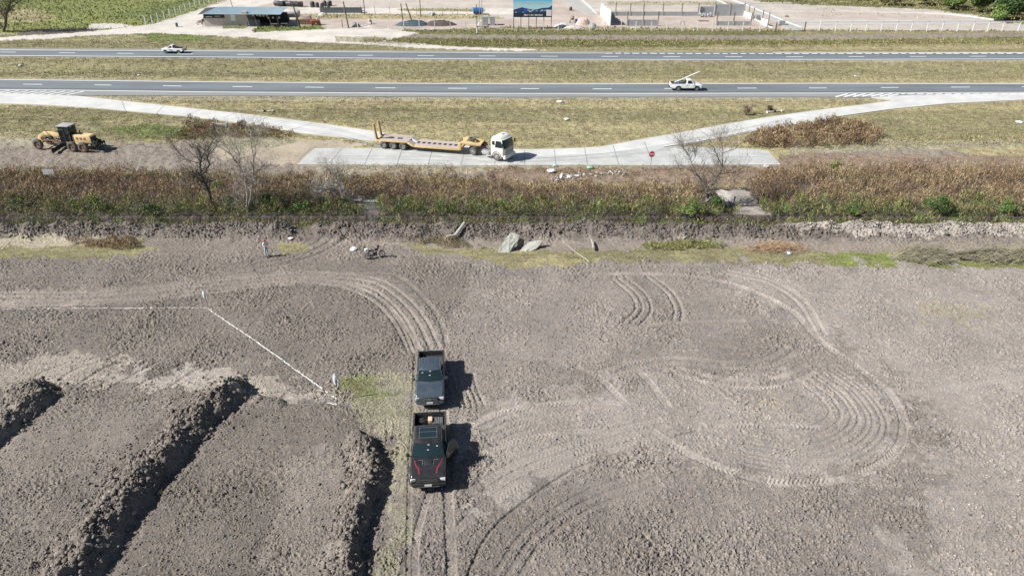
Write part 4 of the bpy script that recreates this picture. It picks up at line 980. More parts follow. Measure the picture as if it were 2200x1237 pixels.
# --- grey blue double cab
pf, pr = pt(923,868,.45), pt(925.5,753,1.25)
rz, c = vloc(pr, pf); t, q = pickup('pickup_truck', 'dark grey blue double cab pickup parked behind the black one', c[0]+.03, c[1], rz, 5.25, 1.96, 1.86, 1.16, 1.10, 3.1, .92, .40, greyblue)
m = MB()
for k in range(-2, 3): m.box(((q['x_rf']+q['x_rr'])/2-.35, k*.235, q['H']+.004), (.85, .022, .016))
m.build('roof_rib', greyblue, t, smooth=False)
for s in (-1, 1): MB().tube([(q['x_rf']-.1, s*.70, q['H']-.01), (q['x_rr']+.1, s*.70, q['H']-.01)], .022, 6).build('roof_rail', alloy, t)
# --- black pickup with red hood graphics and open door
pf, pr = pt(920.5,1043,.5), pt(923,884,1.38)
rz, c = vloc(pr, pf); t, q = pickup('pickup_truck', 'black pickup with red hood stripes and its driver door open', c[0], c[1], rz, 5.75, 2.14, 1.98, 1.28, 1.24, 3.55, .95, .45, blk, raptor=True, rim=rimd)
redm = mat('red_decal', (.21,.028,.04), .35, coat=.6)
def hz(x): return np.interp(x, (q['cowl'], q['ax1']-.05, q['xf']-.22), (q['belt']-.02, q['hood']+.06, q['hood']))
for s in (-1, 1):
    m = MB(); x1 = q['cowl']+.06; x2 = x1+.48; x3 = x2+.18; x4 = q['xf']-.30; e = .014
    P = [((x1, .86), (x1, .79)), ((x2, .74), (x2-.06, .68)), ((x3, .66), (x3-.10, .60)), ((x3+.04, .60), (x3, .50)), ((x4, .54), (x4-.02, .45))]
    V = [];
    for (a, b), (c_, d) in P: V += [(a, s*b, hz(a)+e-.012*(b > .7)), (c_, s*d, hz(c_)+e)]
    m.add(V, [(2*i, 2*i+1, 2*i+3, 2*i+2) for i in range(len(P)-1)]); m.build('hood_graphic', redm, t, smooth=False)
# raised hood vents
m = MB(); x = q['cowl']+.34; m.box((x, 0, hz(x)+.02), (.42, .52, .05), taper=(.7, .8)); m.box((x+.02, .0, hz(x)+.05), (.16, .22, .02))
m.build('hood_scoop', blackp, t, bevel=.012)
sm = mat('silver_line', (.30,.31,.32), .4)
for s in (-1, 1): MB().tube([(q['cowl']+.06, s*.60, hz(q['cowl']+.06)+.012), (q['cowl']+.06, s*.36, hz(q['cowl'])+.012), (q['cowl']+.52, s*.30, hz(q['cowl']+.5)+.012)], .008, 4).build('hood_crease', sm, t)
# roof glass outline
m = MB(); a, b = q['x_rf']-.36, q['x_rr']+.30; P = [(a, -.52, 0), (a, .52, 0), (b, .52, 0), (b, -.52, 0), (a, -.52, 0)]
m.tube([Vector((x, y, q['H']+.004)) for x, y, _ in P], .006, 4); m.tube([(a*.42+b*.58, -.52, q['H']+.004), (a*.42+b*.58, .52, q['H']+.004)], .006, 4)
m.build('sunroof_frame', sm, t)
MB().box(((a+b)/2, 0, q['H']+.002), (a-b, 1.02, .006)).build('sunroof', glass, t, smooth=False)
# open driver door (left side of the vehicle)
dh = thing('door', None, None, (q['cowl']-.20, q['hw']-.02, 0)); dh.parent = t
del_keys = [k for k in dh.keys()]
door = MB(); Ld = 1.08; zb, bl = q['zb']+.1, q['belt']
door.box((-Ld/2, 0, (zb+bl)/2), (Ld, .09, bl-zb)); od = door.build('door', blk, t, bevel=.03, loc=(q['cowl']-.20, q['hw']-.03, 0), rz=-R(40))
bpy.data.objects.remove(dh)
fr = MB(); yt = -.16; fr.tube([(-.02, 0, bl), (-.52, yt, bl+.52), (-Ld+.16, yt, bl+.54), (-Ld, 0, bl)], .026, 6); fr.build('window_frame', blk, od)
MB().quad((-.08, 0, bl), (-Ld+.04, 0, bl), (-Ld+.18, yt, bl+.51), (-.54, yt, bl+.5)).build('door_glass', glass, od)
tr_ = MB().box((-Ld/2, -.06, (zb+bl)/2+.03), (Ld*.86, .05, (bl-zb)*.7)).box((-Ld*.45, -.10, bl-.30), (Ld*.5, .07, .08)); tr_.build('door_trim', mat('door_trim', (.06,.055,.06), .8), od, bevel=.02)
MB().box((-.12, .16, bl+.10), (.12, .22, .20)).build('wing_mirror', blackp, od, bevel=.03)
bpy.context.view_layer.update()
for o in list(children(t)):       # the opening takes the place of the closed mirror
    if o.name.startswith('wing_mirror') and o.data.vertices[0].co.y > 0: bpy.data.objects.remove(o)
op = MB().box((q['cowl']-.20-Ld/2, q['hw']-.002, (q['zb']+.12+q['belt'])/2), (Ld, .012, q['belt']-q['zb']-.14)); op.build('doorway_shade', mat('cabin_shade', (.012,.012,.013), .9), t, smooth=False)  # flat panel on the body side, cabin shade put into its black colour
se = MB().box((q['cowl']-.95, q['hw']-.16, q['belt']-.28), (.5, .30, .12)).box((q['cowl']-1.18, q['hw']-.16, q['belt']-.02), (.12, .30, .5)); se.build('seat', mat('seat_cloth', (.05,.05,.052), .9), t, bevel=.04)
# things lying in its bed
cx0 = Vector((t.location)); Mt = Matrix.Translation(cx0) @ Matrix.Rotation(rz, 4, 'Z')
def in_truck(name, label, cat, xyz, build, Mt=Mt, rz=rz):
    p = Mt @ Vector(xyz); o = build; o.location = p; o.rotation_euler = (0, 0, rz); return tag(o, label, cat)
card = mat('cardboard', (.62,.45,.34), .8, var=.1)
mb = MB().box((0, 0, .14), (.42, .26, .28)); in_truck('cardboard_box', 'flat tan cardboard box lying in the bed of the black pickup', 'box', (q['cabr']-1.42, .02, q['floor']+.035), mb.build('cardboard_box', card, bevel=.005))
mb = MB()
for k in range(6): mb.box((0, -.28+k*.11, .10), (.62, .075, .10))
mb.box((0, 0, .03), (.66, .66, .06)); in_truck('crate', 'grey slatted crate beside the tan box in the black pickup bed', 'crate', (q['cabr']-1.38, .50, q['floor']+.035), mb.build('slatted_crate', mat('grey_crate', (.13,.135,.14), .8), smooth=False))
mb = MB().box((0, 0, .14), (.55, .5, .28), taper=(.8, .8)); in_truck('bag', 'black holdall in the left corner of the black pickup bed', 'bag', (q['cabr']-1.35, -.52, q['floor']+.035), mb.build('holdall', blackp, bevel=.06))
# --- white pickups on the road
pr_, pf_ = pt(1452,195), pt(1493,195.3)
rz, c = vloc(pr_, pf_); c = pt(1472,193)
t, q = pickup('pickup_truck', 'white single cab pickup with a long pole in its bed on the nearer carriageway', c[0], c[1], rz+.0, 5.3, 1.85, 1.80, 1.12, 1.06, 3.05, .92, .38, whitep, single=True, z=.016, group='white pickups on the road')
Mt2 = Matrix.Translation(t.location) @ Matrix.Rotation(rz, 4, 'Z')
p0 = Mt2 @ Vector((-1.9, .1, 1.15)); p1 = Mt2 @ Vector((2.0, .1, 2.95))
o = MB().cyl(p0, p1, .075, .075, 8).build('pole', mat('pale_pipe', (.72,.74,.73), .5)); tag(o, 'long pale pole slanting up over the cab of the white pickup', 'pole')
o = MB().lathe([(0,0),(.20,0),(.24,.1),(.24,.38),(.2,.42),(0,.42)], 'Z', n=14).build('bucket', mat('blue_plastic', (.06,.20,.50), .5)); o.location = Mt2 @ Vector((-1.35, -.35, .86)); tag(o, 'small blue drum in the bed of the white pickup', 'drum')
o = MB().box((0, 0, .3), (.9, 1.1, .58), taper=(.8, .9)).build('tarp_load', mat('dark_green_tarp', (.06,.065,.055), .85, bump=.04, bscale=4), bevel=.12); o.location = Mt2 @ Vector((-.55, 0, .85)); o.rotation_euler = (0, 0, rz); tag(o, 'dark covered load behind the cab of the white pickup', 'load')
c = pt(375.5,114)
t, q = pickup('pickup_truck', 'small white single cab pickup with an empty bed on the farther carriageway', c[0], c[1], math.pi+R(-3), 4.5, 1.72, 1.58, 1.02, .98, 2.72, .80, .33, whitep, single=True, z=.016, group='white pickups on the road')
# ================================================================ motor grader
yel = mat('faded_yellow', (.72,.52,.22), .55, dirt=(.62,.52,.40), dirt_amt=.5, vscale=2.2); cabd = mat('cab_frame_dark', (.045,.048,.052), .5); rust = mat('rust_brown', (.20,.12,.09), .9, var=.3, vscale=6)
greyroof = mat('roof_grey', (.33,.33,.35), .7); grease = mat('greasy_steel', (.035,.033,.032), .7, var=.3, vscale=6)
pfw = pt(80,318); ptw = pt(169,327)
rz, _ = vloc(ptw, pfw); c = pfw*.0+ptw
t = thing('motor_grader', 'faded yellow motor grader with a dark glazed cab parked on the dirt strip', 'motor grader', (c[0]+.3, c[1]+1.0, float(gh(c[0], c[1]+1))+.02), rz+R(4))
Rw = .68
for s in (-1, 1):
    for x in (-.80, .80): wheel(t, x, s*1.02, Rw, .42, rust, rubd, 0)
    wheel(t, 5.9, s*.98, Rw, .40, rust, rubd, 0)
    MB().box((0, s*.72, Rw+.02), (2.1, .22, .34)).build('tandem_case', yel, t, bevel=.05)
m = MB()   # engine hood
m.prism([(-1.75,1.05),(-1.75,1.95),(-1.55,2.08),(.85,2.10),(.95,1.05)], -.52, .52); m.build('engine_hood', yel, t, bevel=.07)
MB().box((-1.80, 0, 1.52), (.16, .9, .80)).build('radiator', grease, t, bevel=.06)
v = MB()
for k in range(3):
    for s in (-1, 1): v.box((-.9+k*.55, s*.525, 1.62), (.35, .01, .30))
v.build('hood_vent', rust, t, smooth=False)
m = MB().cyl((-.3, .25, 2.08), (-.3, .25, 2.75), .05, .045, 8).cyl((.2, -.25, 2.08), (.2, -.25, 2.42), .09, .09, 8); m.build('exhaust_pipe', cabd, t)
# cab
m = MB(); cx_ = 1.75; hw_ = .62
for x in (cx_-.72, cx_+.62):
    for s in (-1, 1): m.cyl((x, s*hw_, 1.15), (x+(.12 if x > cx_ else -.0), s*(hw_+.04), 3.12), .05, .05, 6)
for s in (-1, 1):
    m.cyl((cx_, s*hw_, 1.15), (cx_, s*(hw_+.04), 3.1), .035, .035, 6); m.cyl((cx_-.72, s*hw_, 2.1), (cx_+.7, s*hw_, 2.1), .035, .035, 6); m.box((cx_-.05, s*hw_, 1.55), (1.3, .05, .8))
m.box((cx_-.05, 0, 1.15), (1.5, 1.25, .1)); m.box((cx_-.72, 0, 1.6), (.05, 1.2, .9)); m.box((cx_+.62, 0, 1.5), (.05, 1.2, .6)); m.build('cab', cabd, t, bevel=.01)
for s in (-1, 1):
    MB().box((cx_-.36, s*(hw_+.03), 2.55), (.55, .015, .85)).build('side_window', glass, t, smooth=False); MB().box((cx_+.34, s*(hw_+.03), 2.55), (.48, .015, .85)).build('side_window', glass, t, smooth=False)
MB().box((cx_+.70, 0, 2.45), (.02, 1.15, 1.15)).build('windscreen', glass, t, smooth=False); MB().box((cx_-.76, 0, 2.5), (.02, 1.15, .95)).build('rear_window', glass, t, smooth=False)
MB().box((cx_+.02, 0, 3.17), (1.75, 1.5, .12)).build('cab_roof', greyroof, t, bevel=.03)
dr = MB().box((cx_+.5, hw_+.33, 1.75), (.05, .6, 1.3)); 
dr = MB(); [dr.cyl(a, b, .03, .03, 5) for a, b in (((cx_+.1, hw_+.06, 1.1),(cx_+.1, hw_+.06, 2.75)),((cx_+.5, hw_+.42, 1.1),(cx_+.5, hw_+.42, 2.75)),((cx_+.1, hw_+.06, 1.1),(cx_+.5, hw_+.42, 1.1)),((cx_+.1, hw_+.06, 2.75),(cx_+.5, hw_+.42, 2.75)),((cx_+.1, hw_+.06, 1.9),(cx_+.5, hw_+.42, 1.9)))]
dd = dr.build('door', mat('door_grey', (.30,.33,.35), .5), t)
MB().quad((cx_+.12, hw_+.07, 1.12), (cx_+.48, hw_+.41, 1.12), (cx_+.48, hw_+.41, 2.72), (cx_+.12, hw_+.07, 2.72)).build('door_glass', glass, dd)
# goose neck frame to the front axle
m = MB(); P = [(2.1, 0, 1.25), (3.0, 0, 1.62), (4.2, 0, 1.88), (5.3, 0, 1.86), (6.1, 0, 1.45), (6.3, 0, 1.0)]
for i in range(len(P)-1):
    a, b = Vector(P[i]), Vector(P[i+1]); d = b-a; ang = math.atan2(d.z, d.x)
    m.box((a+b)/2, (d.length+.12, .42, .42), M=Matrix.Rotation(-ang, 4, 'Y'))
m.build('main_frame', yel, t, bevel=.04)
MB().box((5.9, 0, Rw+.05), (.28, 1.7, .22)).box((6.1, 0, 1.15), (.4, .5, .5)).build('front_axle', yel, t, bevel=.03)
m = MB()
for s in (-1, 1): m.cyl((3.3, s*.45, 1.5), (3.9, s*.75, .85), .07, .05, 7); m.cyl((2.7, s*.5, 1.15), (5.6, s*.12, .95), .08, .07, 7)
m.cyl((3.2, 0, .88), (3.2, 0, 1.0), .72, .72, 20); m.build('blade_linkage', rust, t)
m = MB().cyl((4.1, .5, 1.7), (4.55, .85, 2.95), .045, .04, 7).cyl((4.1, -.5, 1.7), (4.4, -.7, 2.5), .045, .04, 7); m.build('lift_cylinder', mat('bright_yellow', (.72,.52,.12), .5), t)
m = MB(); prof = [(-.10,.22),(-.02,.08),(.06,.22),(.08,.42),(.02,.62),(-.06,.68),(-.0,.42)]
m.prism([(3.2+x, z) for x, z in prof], -1.75, 1.75); ob = m.build('mould_board', grease, t)
ob.rotation_euler = (0, 0, R(12))
# rear ripper
m = MB(); m.box((-2.1, 0, 1.05), (.35, 1.5, .5)); m.box((-2.45, 0, .95), (.25, 1.9, .25))
for s in (-.8, -.4, 0, .4, .8): m.box((-2.55, s, .72), (.10, .09, .70)); m.cyl((-2.55, s, .4), (-2.35, s, .25), .05, .02, 5)
for s in (-.4, .4): m.cyl((-1.9, s, 1.5), (-2.5, s, 1.1), .07, .07, 6)
m.cyl((-2.4, .7, 1.0), (-2.95, .9, 1.5), .06, .05, 6); m.cyl((-2.95, .9, 1.5), (-3.05, .9, 1.72), .09, .09, 6); m.build('ripper', grease, t)
for s in (-1, 1): MB().box((2.55, s*.78, 2.55), (.05, .16, .24)).cyl((2.4, s*.64, 2.7), (2.55, s*.78, 2.6), .015, .015, 4).build('wing_mirror', cabd, t)
# ================================================================ tractor unit
pfw = pt(1068,346); prw = pt(1019,334.5)
rz, _ = vloc(prw, pfw); d = np.array((math.cos(rz), math.sin(rz))); nrm = np.array((-d[1], d[0]))
c = pfw[:2]+nrm*1.1-d*1.85      # midway between axles, on the centreline
cream = mat('cab_cream', (.74,.74,.69), .4, coat=.4, dirt=(.5,.48,.42), dirt_amt=.25, vscale=1.5); frm = mat('chassis_grey', (.14,.135,.13), .8, dirt=(.32,.29,.26), dirt_amt=.6, vscale=3)
t = thing('truck_tractor', 'cream cabover truck tractor with a dark windscreen on the concrete slab', 'truck', (c[0], c[1], .034), rz)
for s in (-1, 1):
    wheel(t, 1.85, s*1.08, .52, .30, rims, rubd, 8); wheel(t, -1.85, s*1.08, .52, .28, rims, rubd, 8); wheel(t, -1.85, s*.76, .52, .28, rims, rubd, 0)
    P = [(-1.85+.68*math.cos(a), .6+.66*math.sin(a)) for a in np.linspace(.25, math.pi-.25, 9)]; Q = [(-1.85+.63*math.cos(a), .6+.61*math.sin(a)) for a in np.linspace(math.pi-.25, .25, 9)]
    MB().prism(P+Q, s*.62, s*1.26).build('mudguard', rubd, t)
    MB().box((.1, s*.95, .72), (1.1, .50, .52)).build('fuel_tank', mat('dusty_aluminium', (.42,.42,.42), .5, .4, var=.15), t, bevel=.12)
m = MB()
for s in (-1, 1): m.box((-.35, s*.42, .80), (5.0, .10, .26))
for x in (-2.7, -1.2, 0, 1.0): m.box((x, 0, .80), (.16, .8, .2))
m.build('chassis', frm, t, smooth=False)
MB().lathe([(0,0),(.52,0),(.55,.06),(.5,.12),(0,.12)], 'Z', c=(-1.75, 0, 1.02), n=20).build('fifth_wheel', grease, t)
cb_ = MB(); V = []; yw = 1.20
lv = [(.62,2.92,.98,yw),(1.55,3.0,.98,yw),(1.95,2.98,.98,yw*.99),(2.72,2.72,1.0,yw*.95),(2.98,2.45,1.12,yw*.90),(3.10,2.15,1.35,yw*.75)]
for z_, a, b, y in lv:
    V += [(a-.16, y, z_), (a, y*.72, z_), (a+.02, 0, z_), (a, -y*.72, z_), (a-.16, -y, z_), (b, -y, z_), (b, y, z_)]
Fs = [(s*7+i, s*7+(i+1) % 7, (s+1)*7+(i+1) % 7, (s+1)*7+i) for s in range(len(lv)-1) for i in range(7)]+[tuple(range(35, 42)), tuple(range(6, -1, -1))]
for s in (-1, 1): pass
cb_.add(V, Fs).build('cab', cream, t, bevel=.03)
def cabpt(z_, k): # ring interpolation
    for i in range(len(lv)-1):
        if lv[i][0] <= z_ <= lv[i+1][0]:
            f = (z_-lv[i][0])/(lv[i+1][0]-lv[i][0]); a = lv[i][1]+(lv[i+1][1]-lv[i][1])*f; b = lv[i][2]+(lv[i+1][2]-lv[i][2])*f; y = lv[i][3]+(lv[i+1][3]-lv[i][3])*f
            return [(a-.16, y, z_), (a, y*.72, z_), (a+.02, 0, z_), (a, -y*.72, z_), (a-.16, -y, z_)][k]
e = .03; rr_ = [[Vector(cabpt(zz, k))+Vector((e, 0, 0)) for k in range(5)] for zz in (1.68, 1.95, 2.3, 2.71)]
for r_ in rr_: r_[0].y *= .95; r_[4].y *= .95
MB().add(sum(rr_, []), [(q_*5+k, q_*5+k+1, q_*5+k+6, q_*5+k+5) for k in range(4) for q_ in range(3)]).build('windscreen', glass, t)
MB().add([Vector(cabpt(2.76, k))+Vector((.10, 0, .02)) for k in range(5)]+[Vector(cabpt(2.84, k))+Vector((.03, 0, .03)) for k in range(5)], [(k, k+1, k+6, k+5) for k in range(4)]).build('sun_visor', cream, t)
MB().add([Vector(cabpt(.95, k))+Vector((.02, 0, 0)) for k in (1, 2, 3)]+[Vector(cabpt(1.60, k))+Vector((.02, 0, 0)) for k in (1, 2, 3)], [(0, 1, 4, 3), (1, 2, 5, 4)]).build('grille', frm, t, smooth=False)
m = MB()
for k in range(5): m.box((3.03, 0, 1.02+k*.145), (.07, 1.72, .055))
m.build('grille_bar', cream, t, bevel=.01)
MB().box((2.98, 0, .62), (.32, 2.36, .46)).build('front_bumper', cream, t, bevel=.06)
for s in (-1, 1):
    MB().box((3.13, s*.92, .66), (.06, .36, .2)).build('headlight', lampm, t, bevel=.02)
    MB().quad((2.72, s*(yw+.008), 1.78), (1.66, s*(yw+.008), 1.72), (1.70, s*(yw*.955+.008), 2.58), (2.52, s*(yw*.955+.008), 2.58)).build('side_window', glass, t, smooth=False)
    MB().quad((1.56, s*(yw+.008), 2.0), (1.14, s*(yw+.008), 2.0), (1.16, s*(yw*.965+.008), 2.5), (1.56, s*(yw*.965+.008), 2.5)).build('side_window', glass, t, smooth=False)
    m = MB(); [m.box((x, s*(yw+.004), 1.5), (.02, .012, 1.3)) for x in (1.62, 2.78)]; m.box((2.2, s*(yw+.004), .9), (1.16, .012, .02)); m.build('door_seam', blackp, t, smooth=False)
    MB().box((2.86, s*1.42, 2.2), (.10, .22, .50)).box((2.84, s*1.30, 2.5), (.05, .26, .04)).build('wing_mirror', blackp, t, bevel=.02)
    P = [(1.85+.70*math.cos(a), .56+.68*math.sin(a)) for a in np.linspace(.0, math.pi, 10)]; Q = [(1.85+.60*math.cos(a), .56+.58*math.sin(a)) for a in np.linspace(math.pi, 0, 10)]
    MB().prism(P+Q, s*1.02, s*1.235).build('wheel_arch', frm, t)
    MB().box((2.45, s*1.1, .55), (.36, .2, .35)).build('step', frm, t, bevel=.02)
MB().box((1.75, .1, 3.16), (.62, .62, .12), taper=(.7, .8)).build('roof_hatch', cream, t, bevel=.04)
m = MB().box((2.95, 0, 1.68), (.07, .9, .09)); m.build('name_strip', blackp, t)
# ================================================================ low bed trailer
pra = pt(845,323.5); ra_h = math.atan2(0, 1)
pk = Vector((c[0], c[1], 0))+Vector((math.cos(rz), math.sin(rz), 0))*(-1.75)     # king pin
pc = pt(845,322.0)                                                             # middle axle, near wheel foot
tv = Vector((pk.x, pk.y, 0))-Vector((pc[0], pc[1], 0)); off = 1.22; Ld_ = tv.length; hz_ = math.atan2(tv.y, tv.x)-math.asin(off/Ld_)
# near side wheel lies off to the right of the centreline
hz_ = math.atan2(tv.y, tv.x)-math.asin(min(.9, off/Ld_)); dx_ = math.sqrt(Ld_**2-off**2)
cc_ = Vector((pk.x, pk.y, 0))-Vector((math.cos(hz_), math.sin(hz_), 0))*dx_
t = thing('lowbed_trailer', 'empty yellow low bed trailer with raised rear ramps behind the cream truck', 'trailer', (cc_.x, cc_.y, .036), hz_)
YT_ = mat('trailer_yellow', (.64,.45,.18), .55, dirt=(.50,.42,.33), dirt_amt=.5, vscale=2.5); deckm = mat('deck_boards', (.40,.35,.32), .9, var=.2, vscale=3, stretch=(.3, 4, 1))
for x in (-1.33, 0, 1.33):
    for s in (-1, 1): wheel(t, x, s*1.12, .50, .27, rims, rubd, 0); wheel(t, x, s*.80, .50, .27, rims, rubd, 0)
xk = dx_; xg = xk-2.1; xb0 = 2.35
m = MB()
for s in (-1, 1):
    m.box((-.05, s*1.24, 1.10), (4.3, .10, .20)); m.box(((xg+xb0)/2+.1, s*1.24, .68), (xg-xb0-.5, .10, .26))
    m.prism([(1.95,1.20),(2.15,1.20),(2.95,.80),(2.95,.56),(2.7,.56),(1.95,1.0)], s*1.19, s*1.29)
    m.box((xg-.12, s*1.10, 1.05), (.34, .34, .90)); m.prism([(xg-.1,1.35),(xg,1.62),(xg+.3,1.72),(xk+.1,1.48),(xk+.5,1.42),(xk+.5,1.24),(xk,1.22),(xg+.3,1.38),(xg+.15,1.2)], s*.60, s*1.02)
m.box((xg-.1, 0, .75), (.3, 2.3, .35)); m.box((xk-.2, 0, 1.30), (1.3, 1.3, .10)); m.box((xg+.35, 0, 1.5), (.4, 1.3, .14)); m.box((-2.25, 0, .98), (.18, 2.5, .34))
m.build('frame', YT_, t, bevel=.02)
m = MB()
for s in (-1, 1):
    m.box((0.1, s*.86, 1.19), (3.9, .66, .06)); m.box(((xg+2.9)/2, s*.78, .80), (xg-2.9, .82, .06)); m.prism([(2.05,1.16),(2.05,1.22),(2.95,.83),(2.95,.77)], s*.38, s*1.18)
m.box((0.1, 0, 1.12), (3.9, 1.1, .05)); m.box(((xg+2.9)/2, 0, .74), (xg-2.9, .8, .05)); m.build('deck', deckm, t, smooth=False)
n_ = 9; ddk = mat('deck_dark', (.03,.03,.032), .9)
for k in range(n_): MB().box((3.1+(xg-3.4)*k/(n_-1), 0, .785), (.34, .62, .05)).build('deck_opening', ddk, t, smooth=False)
for k in range(2): MB().box((-.6+k*1.2, 0, 1.16), (.7, .45, .04)).build('deck_opening', ddk, t, smooth=False)
for s in (-1, 1):
    rp = MB(); Mx = Matrix.Rotation(R(16), 4, 'Y')
    base = Vector((-2.35, s*.78, 1.02)); dv = Vector((math.sin(R(-8)), 0, math.cos(R(-8))))
    for q_ in (-.24, .24): rp.box(base+dv*1.0+Vector((0, q_, 0)), (.16, .06, 2.2), M=Matrix.Rotation(R(-8), 4, 'Y'))
    for k in range(8): rp.box(base+dv*(.12+k*.25), (.07, .48, .06), M=Matrix.Rotation(R(-8), 4, 'Y'))
    rp.box(base+dv*1.0, (.03, .44, 2.1), M=Matrix.Rotation(R(-8), 4, 'Y')); rp.build('loading_ramp', YT_, t, smooth=False)
pq = [(a) for a in (1,)]
o = MB().lathe([(.28,-.13),(.46,-.13),(.52,-.06),(.52,.06),(.46,.13),(.28,.13),(.28,-.13)], 'Z', n=22).build('spare_tyre', rubd)
Mtt = Matrix.Translation(t.location) @ Matrix.Rotation(hz_, 4, 'Z'); o.location = Mtt @ Vector((xg+1.15, .2, 1.72)); tag(o, 'spare tyre lying flat on the trailer gooseneck', 'tyre')
for s in (-.2, .2): MB().cyl((xk+.9, s, 1.1), (xk+1.5, s*.5, 1.8), .03, .03, 5).build('air_hose', blackp, t)
# ================================================================ motorcycle
p0, p1 = gp(791,557), gp(822,552)
rz, c = vloc(p0, p1)
t = thing('motorcycle', 'black motorcycle with a white rear box parked on the bare soil', 'motorcycle', (c[0], c[1], max(p0[2], p1[2])+.01), rz, rot=(R(-7), 0, rz))
for x in (-.66, .66):
    o = MB().lathe([(.245,-.05),(.30,-.055),(.315,0),(.30,.055),(.245,.05),(.245,-.05)], n=24).build('wheel', rub, t, loc=(x, 0, .315))
    m = MB().lathe([(.25,-.03),(.23,-.03),(.23,.03),(.25,.03),(.25,-.03)], n=24)
    for k in range(10): a = k*math.pi/5; m.cyl((0, .02*(-1)**k, 0), (.235*math.cos(a), 0, .235*math.sin(a)), .012, .008, 4)
    m.cyl((0, -.06, 0), (0, .06, 0), .045, .045, 8); m.build('rim', rims, o)
m = MB().tube([(-.5,0,.72),(-.1,0,.62),(.1,0,.45),(.12,0,.28),(-.2,0,.26),(-.45,0,.34)], .03, 6).tube([(.12,0,.45),(.38,0,.86)], .035, 6)
for s in (-1, 1): m.tube([(-.2, s*.08, .34), (-.66, s*.09, .315)], .022, 5); m.tube([(-.66, s*.12, .33), (-.5, s*.1, .70)], .02, 5)
m.build('frame', blackp, t)
MB().box((0, 0, .38), (.40, .24, .28)).cyl((.05, 0, .46), (.12, 0, .62), .09, .08, 8).build('engine', mat('engine_grey', (.12,.12,.125), .5, .6), t, bevel=.04)
m = MB().cyl((.02, 0, .80), (.34, 0, .86), .13, .11, 10); m.build('fuel_tank', mat('moto_black', (.02,.022,.025), .25, coat=.8), t, bevel=.03)
MB().box((-.30, 0, .80), (.62, .24, .09), taper=(.9, .8)).build('seat', mat('moto_seat', (.03,.03,.033), .7), t, bevel=.03)
m = MB()
for s in (-1, 1): m.tube([(.66, s*.07, .315), (.44, s*.07, .88)], .024, 6)
m.tube([(.36, -.36, 1.02), (.42, -.14, .98), (.42, .14, .98), (.36, .36, 1.02)], .018, 6); m.build('fork', rims, t)
MB().box((.52, 0, .86), (.12, .20, .20)).build('headlight', lampm, t, bevel=.04)
MB().box((.64, 0, .66), (.34, .12, .03)).build('front_mudguard', blackp, t, bevel=.01)
MB().box((-.74, 0, .92), (.34, .36, .28), taper=(.9, .9)).build('top_box', whitep, t, bevel=.04)
MB().tube([(.05, -.14, .28), (-.3, -.16, .28), (-.75, -.17, .36)], [.03, .04, .05], 8).build('exhaust_pipe', chrome, t)
MB().cyl((-.05, .10, .28), (-.1, .30, -.02), .014, .014, 5).build('side_stand', rims, t)
for s in (-1, 1): MB().cyl((.36, s*.30, 1.02), (.33, s*.36, 1.16), .008, .008, 4).box((.32, s*.38, 1.18), (.02, .12, .07)).build('wing_mirror', blackp, t)
Mm = Matrix.Translation(t.location) @ Euler((R(-7), 0, rz)).to_matrix().to_4x4()
o = MB().lathe([(0,-.15),(.09,-.13),(.13,-.05),(.135,.03),(.10,.11),(0,.15)], 'Z', n=14).build('helmet', mat('helmet_black', (.02,.02,.022), .2, coat=1)); o.location = Mm @ Vector((.36, -.24, 1.17)); tag(o, 'black helmet hanging on the motorcycle handlebar', 'helmet')
# ================================================================ person
g = gp(574,551)
skin = mat('skin', (.42,.25,.18), .6); shirt = mat('grey_white_top', (.66,.68,.70), .85, var=.06); jeans = mat('light_jeans', (.42,.48,.55), .9, var=.1); capm = mat('red_cap', (.55,.05,.06), .7); hairm = mat('hair_dark', (.03,.022,.02), .8); shoe = mat('dark_shoe', (.03,.03,.032), .7)
t = thing('person', 'person in pale top, light jeans and red cap standing near the soil berm', 'person', tuple(g+np.array((0, 0, .01))), R(-35))
J = dict(pel=(0,0,.95), sp=(0,0,1.15), ch=(.01,0,1.36), nk=(.01,0,1.50), hd=(.03,0,1.60), top=(.02,0,1.72))
def skinned(name, verts, edges, radii, m, parent, root=0, sub=1):
    me = bpy.data.meshes.new(name); me.from_pydata(verts, edges, []); o = bpy.data.objects.new(name, me); col.objects.link(o); o.parent = parent
    md = o.modifiers.new('skin', 'SKIN'); md.use_smooth_shade = True; sv = me.skin_vertices[0].data
    for i, r_ in enumerate(radii): sv[i].radius = r_ if isinstance(r_, tuple) else (r_, r_)
    sv[root].use_root = True
    s = o.modifiers.new('sub', 'SUBSURF'); s.levels = sub; s.render_levels = sub; me.materials.append(m); return o
V = [J['pel'], J['sp'], J['ch'], J['nk'], J['hd'], (.03,0,1.70)]; E = [(0,1),(1,2),(2,3),(3,4),(4,5)]; Rr = [(.15,.11),(.135,.10),(.16,.11),.055,(.085,.10),(.075,.09)]
for s in (-1, 1):
    k = len(V); V += [(.0, s*.10, .90), (.02, s*.11, .50), (-.01, s*.12, .09), (.12, s*.14, .04)]; E += [(0, k), (k, k+1), (k+1, k+2), (k+2, k+3)]; Rr += [.085, .058, .042, .035]
    k = len(V); V += [(.01, s*.19, 1.42), (.04, s*.25, 1.16), (.25, s*.15, 1.18), (.32, s*.10, 1.20)]; E += [(2, k), (k, k+1), (k+1, k+2), (k+2, k+3)]; Rr += [.055, .042, .030, (.022,.036)]
skinned('body', V, E, Rr, skin, t)
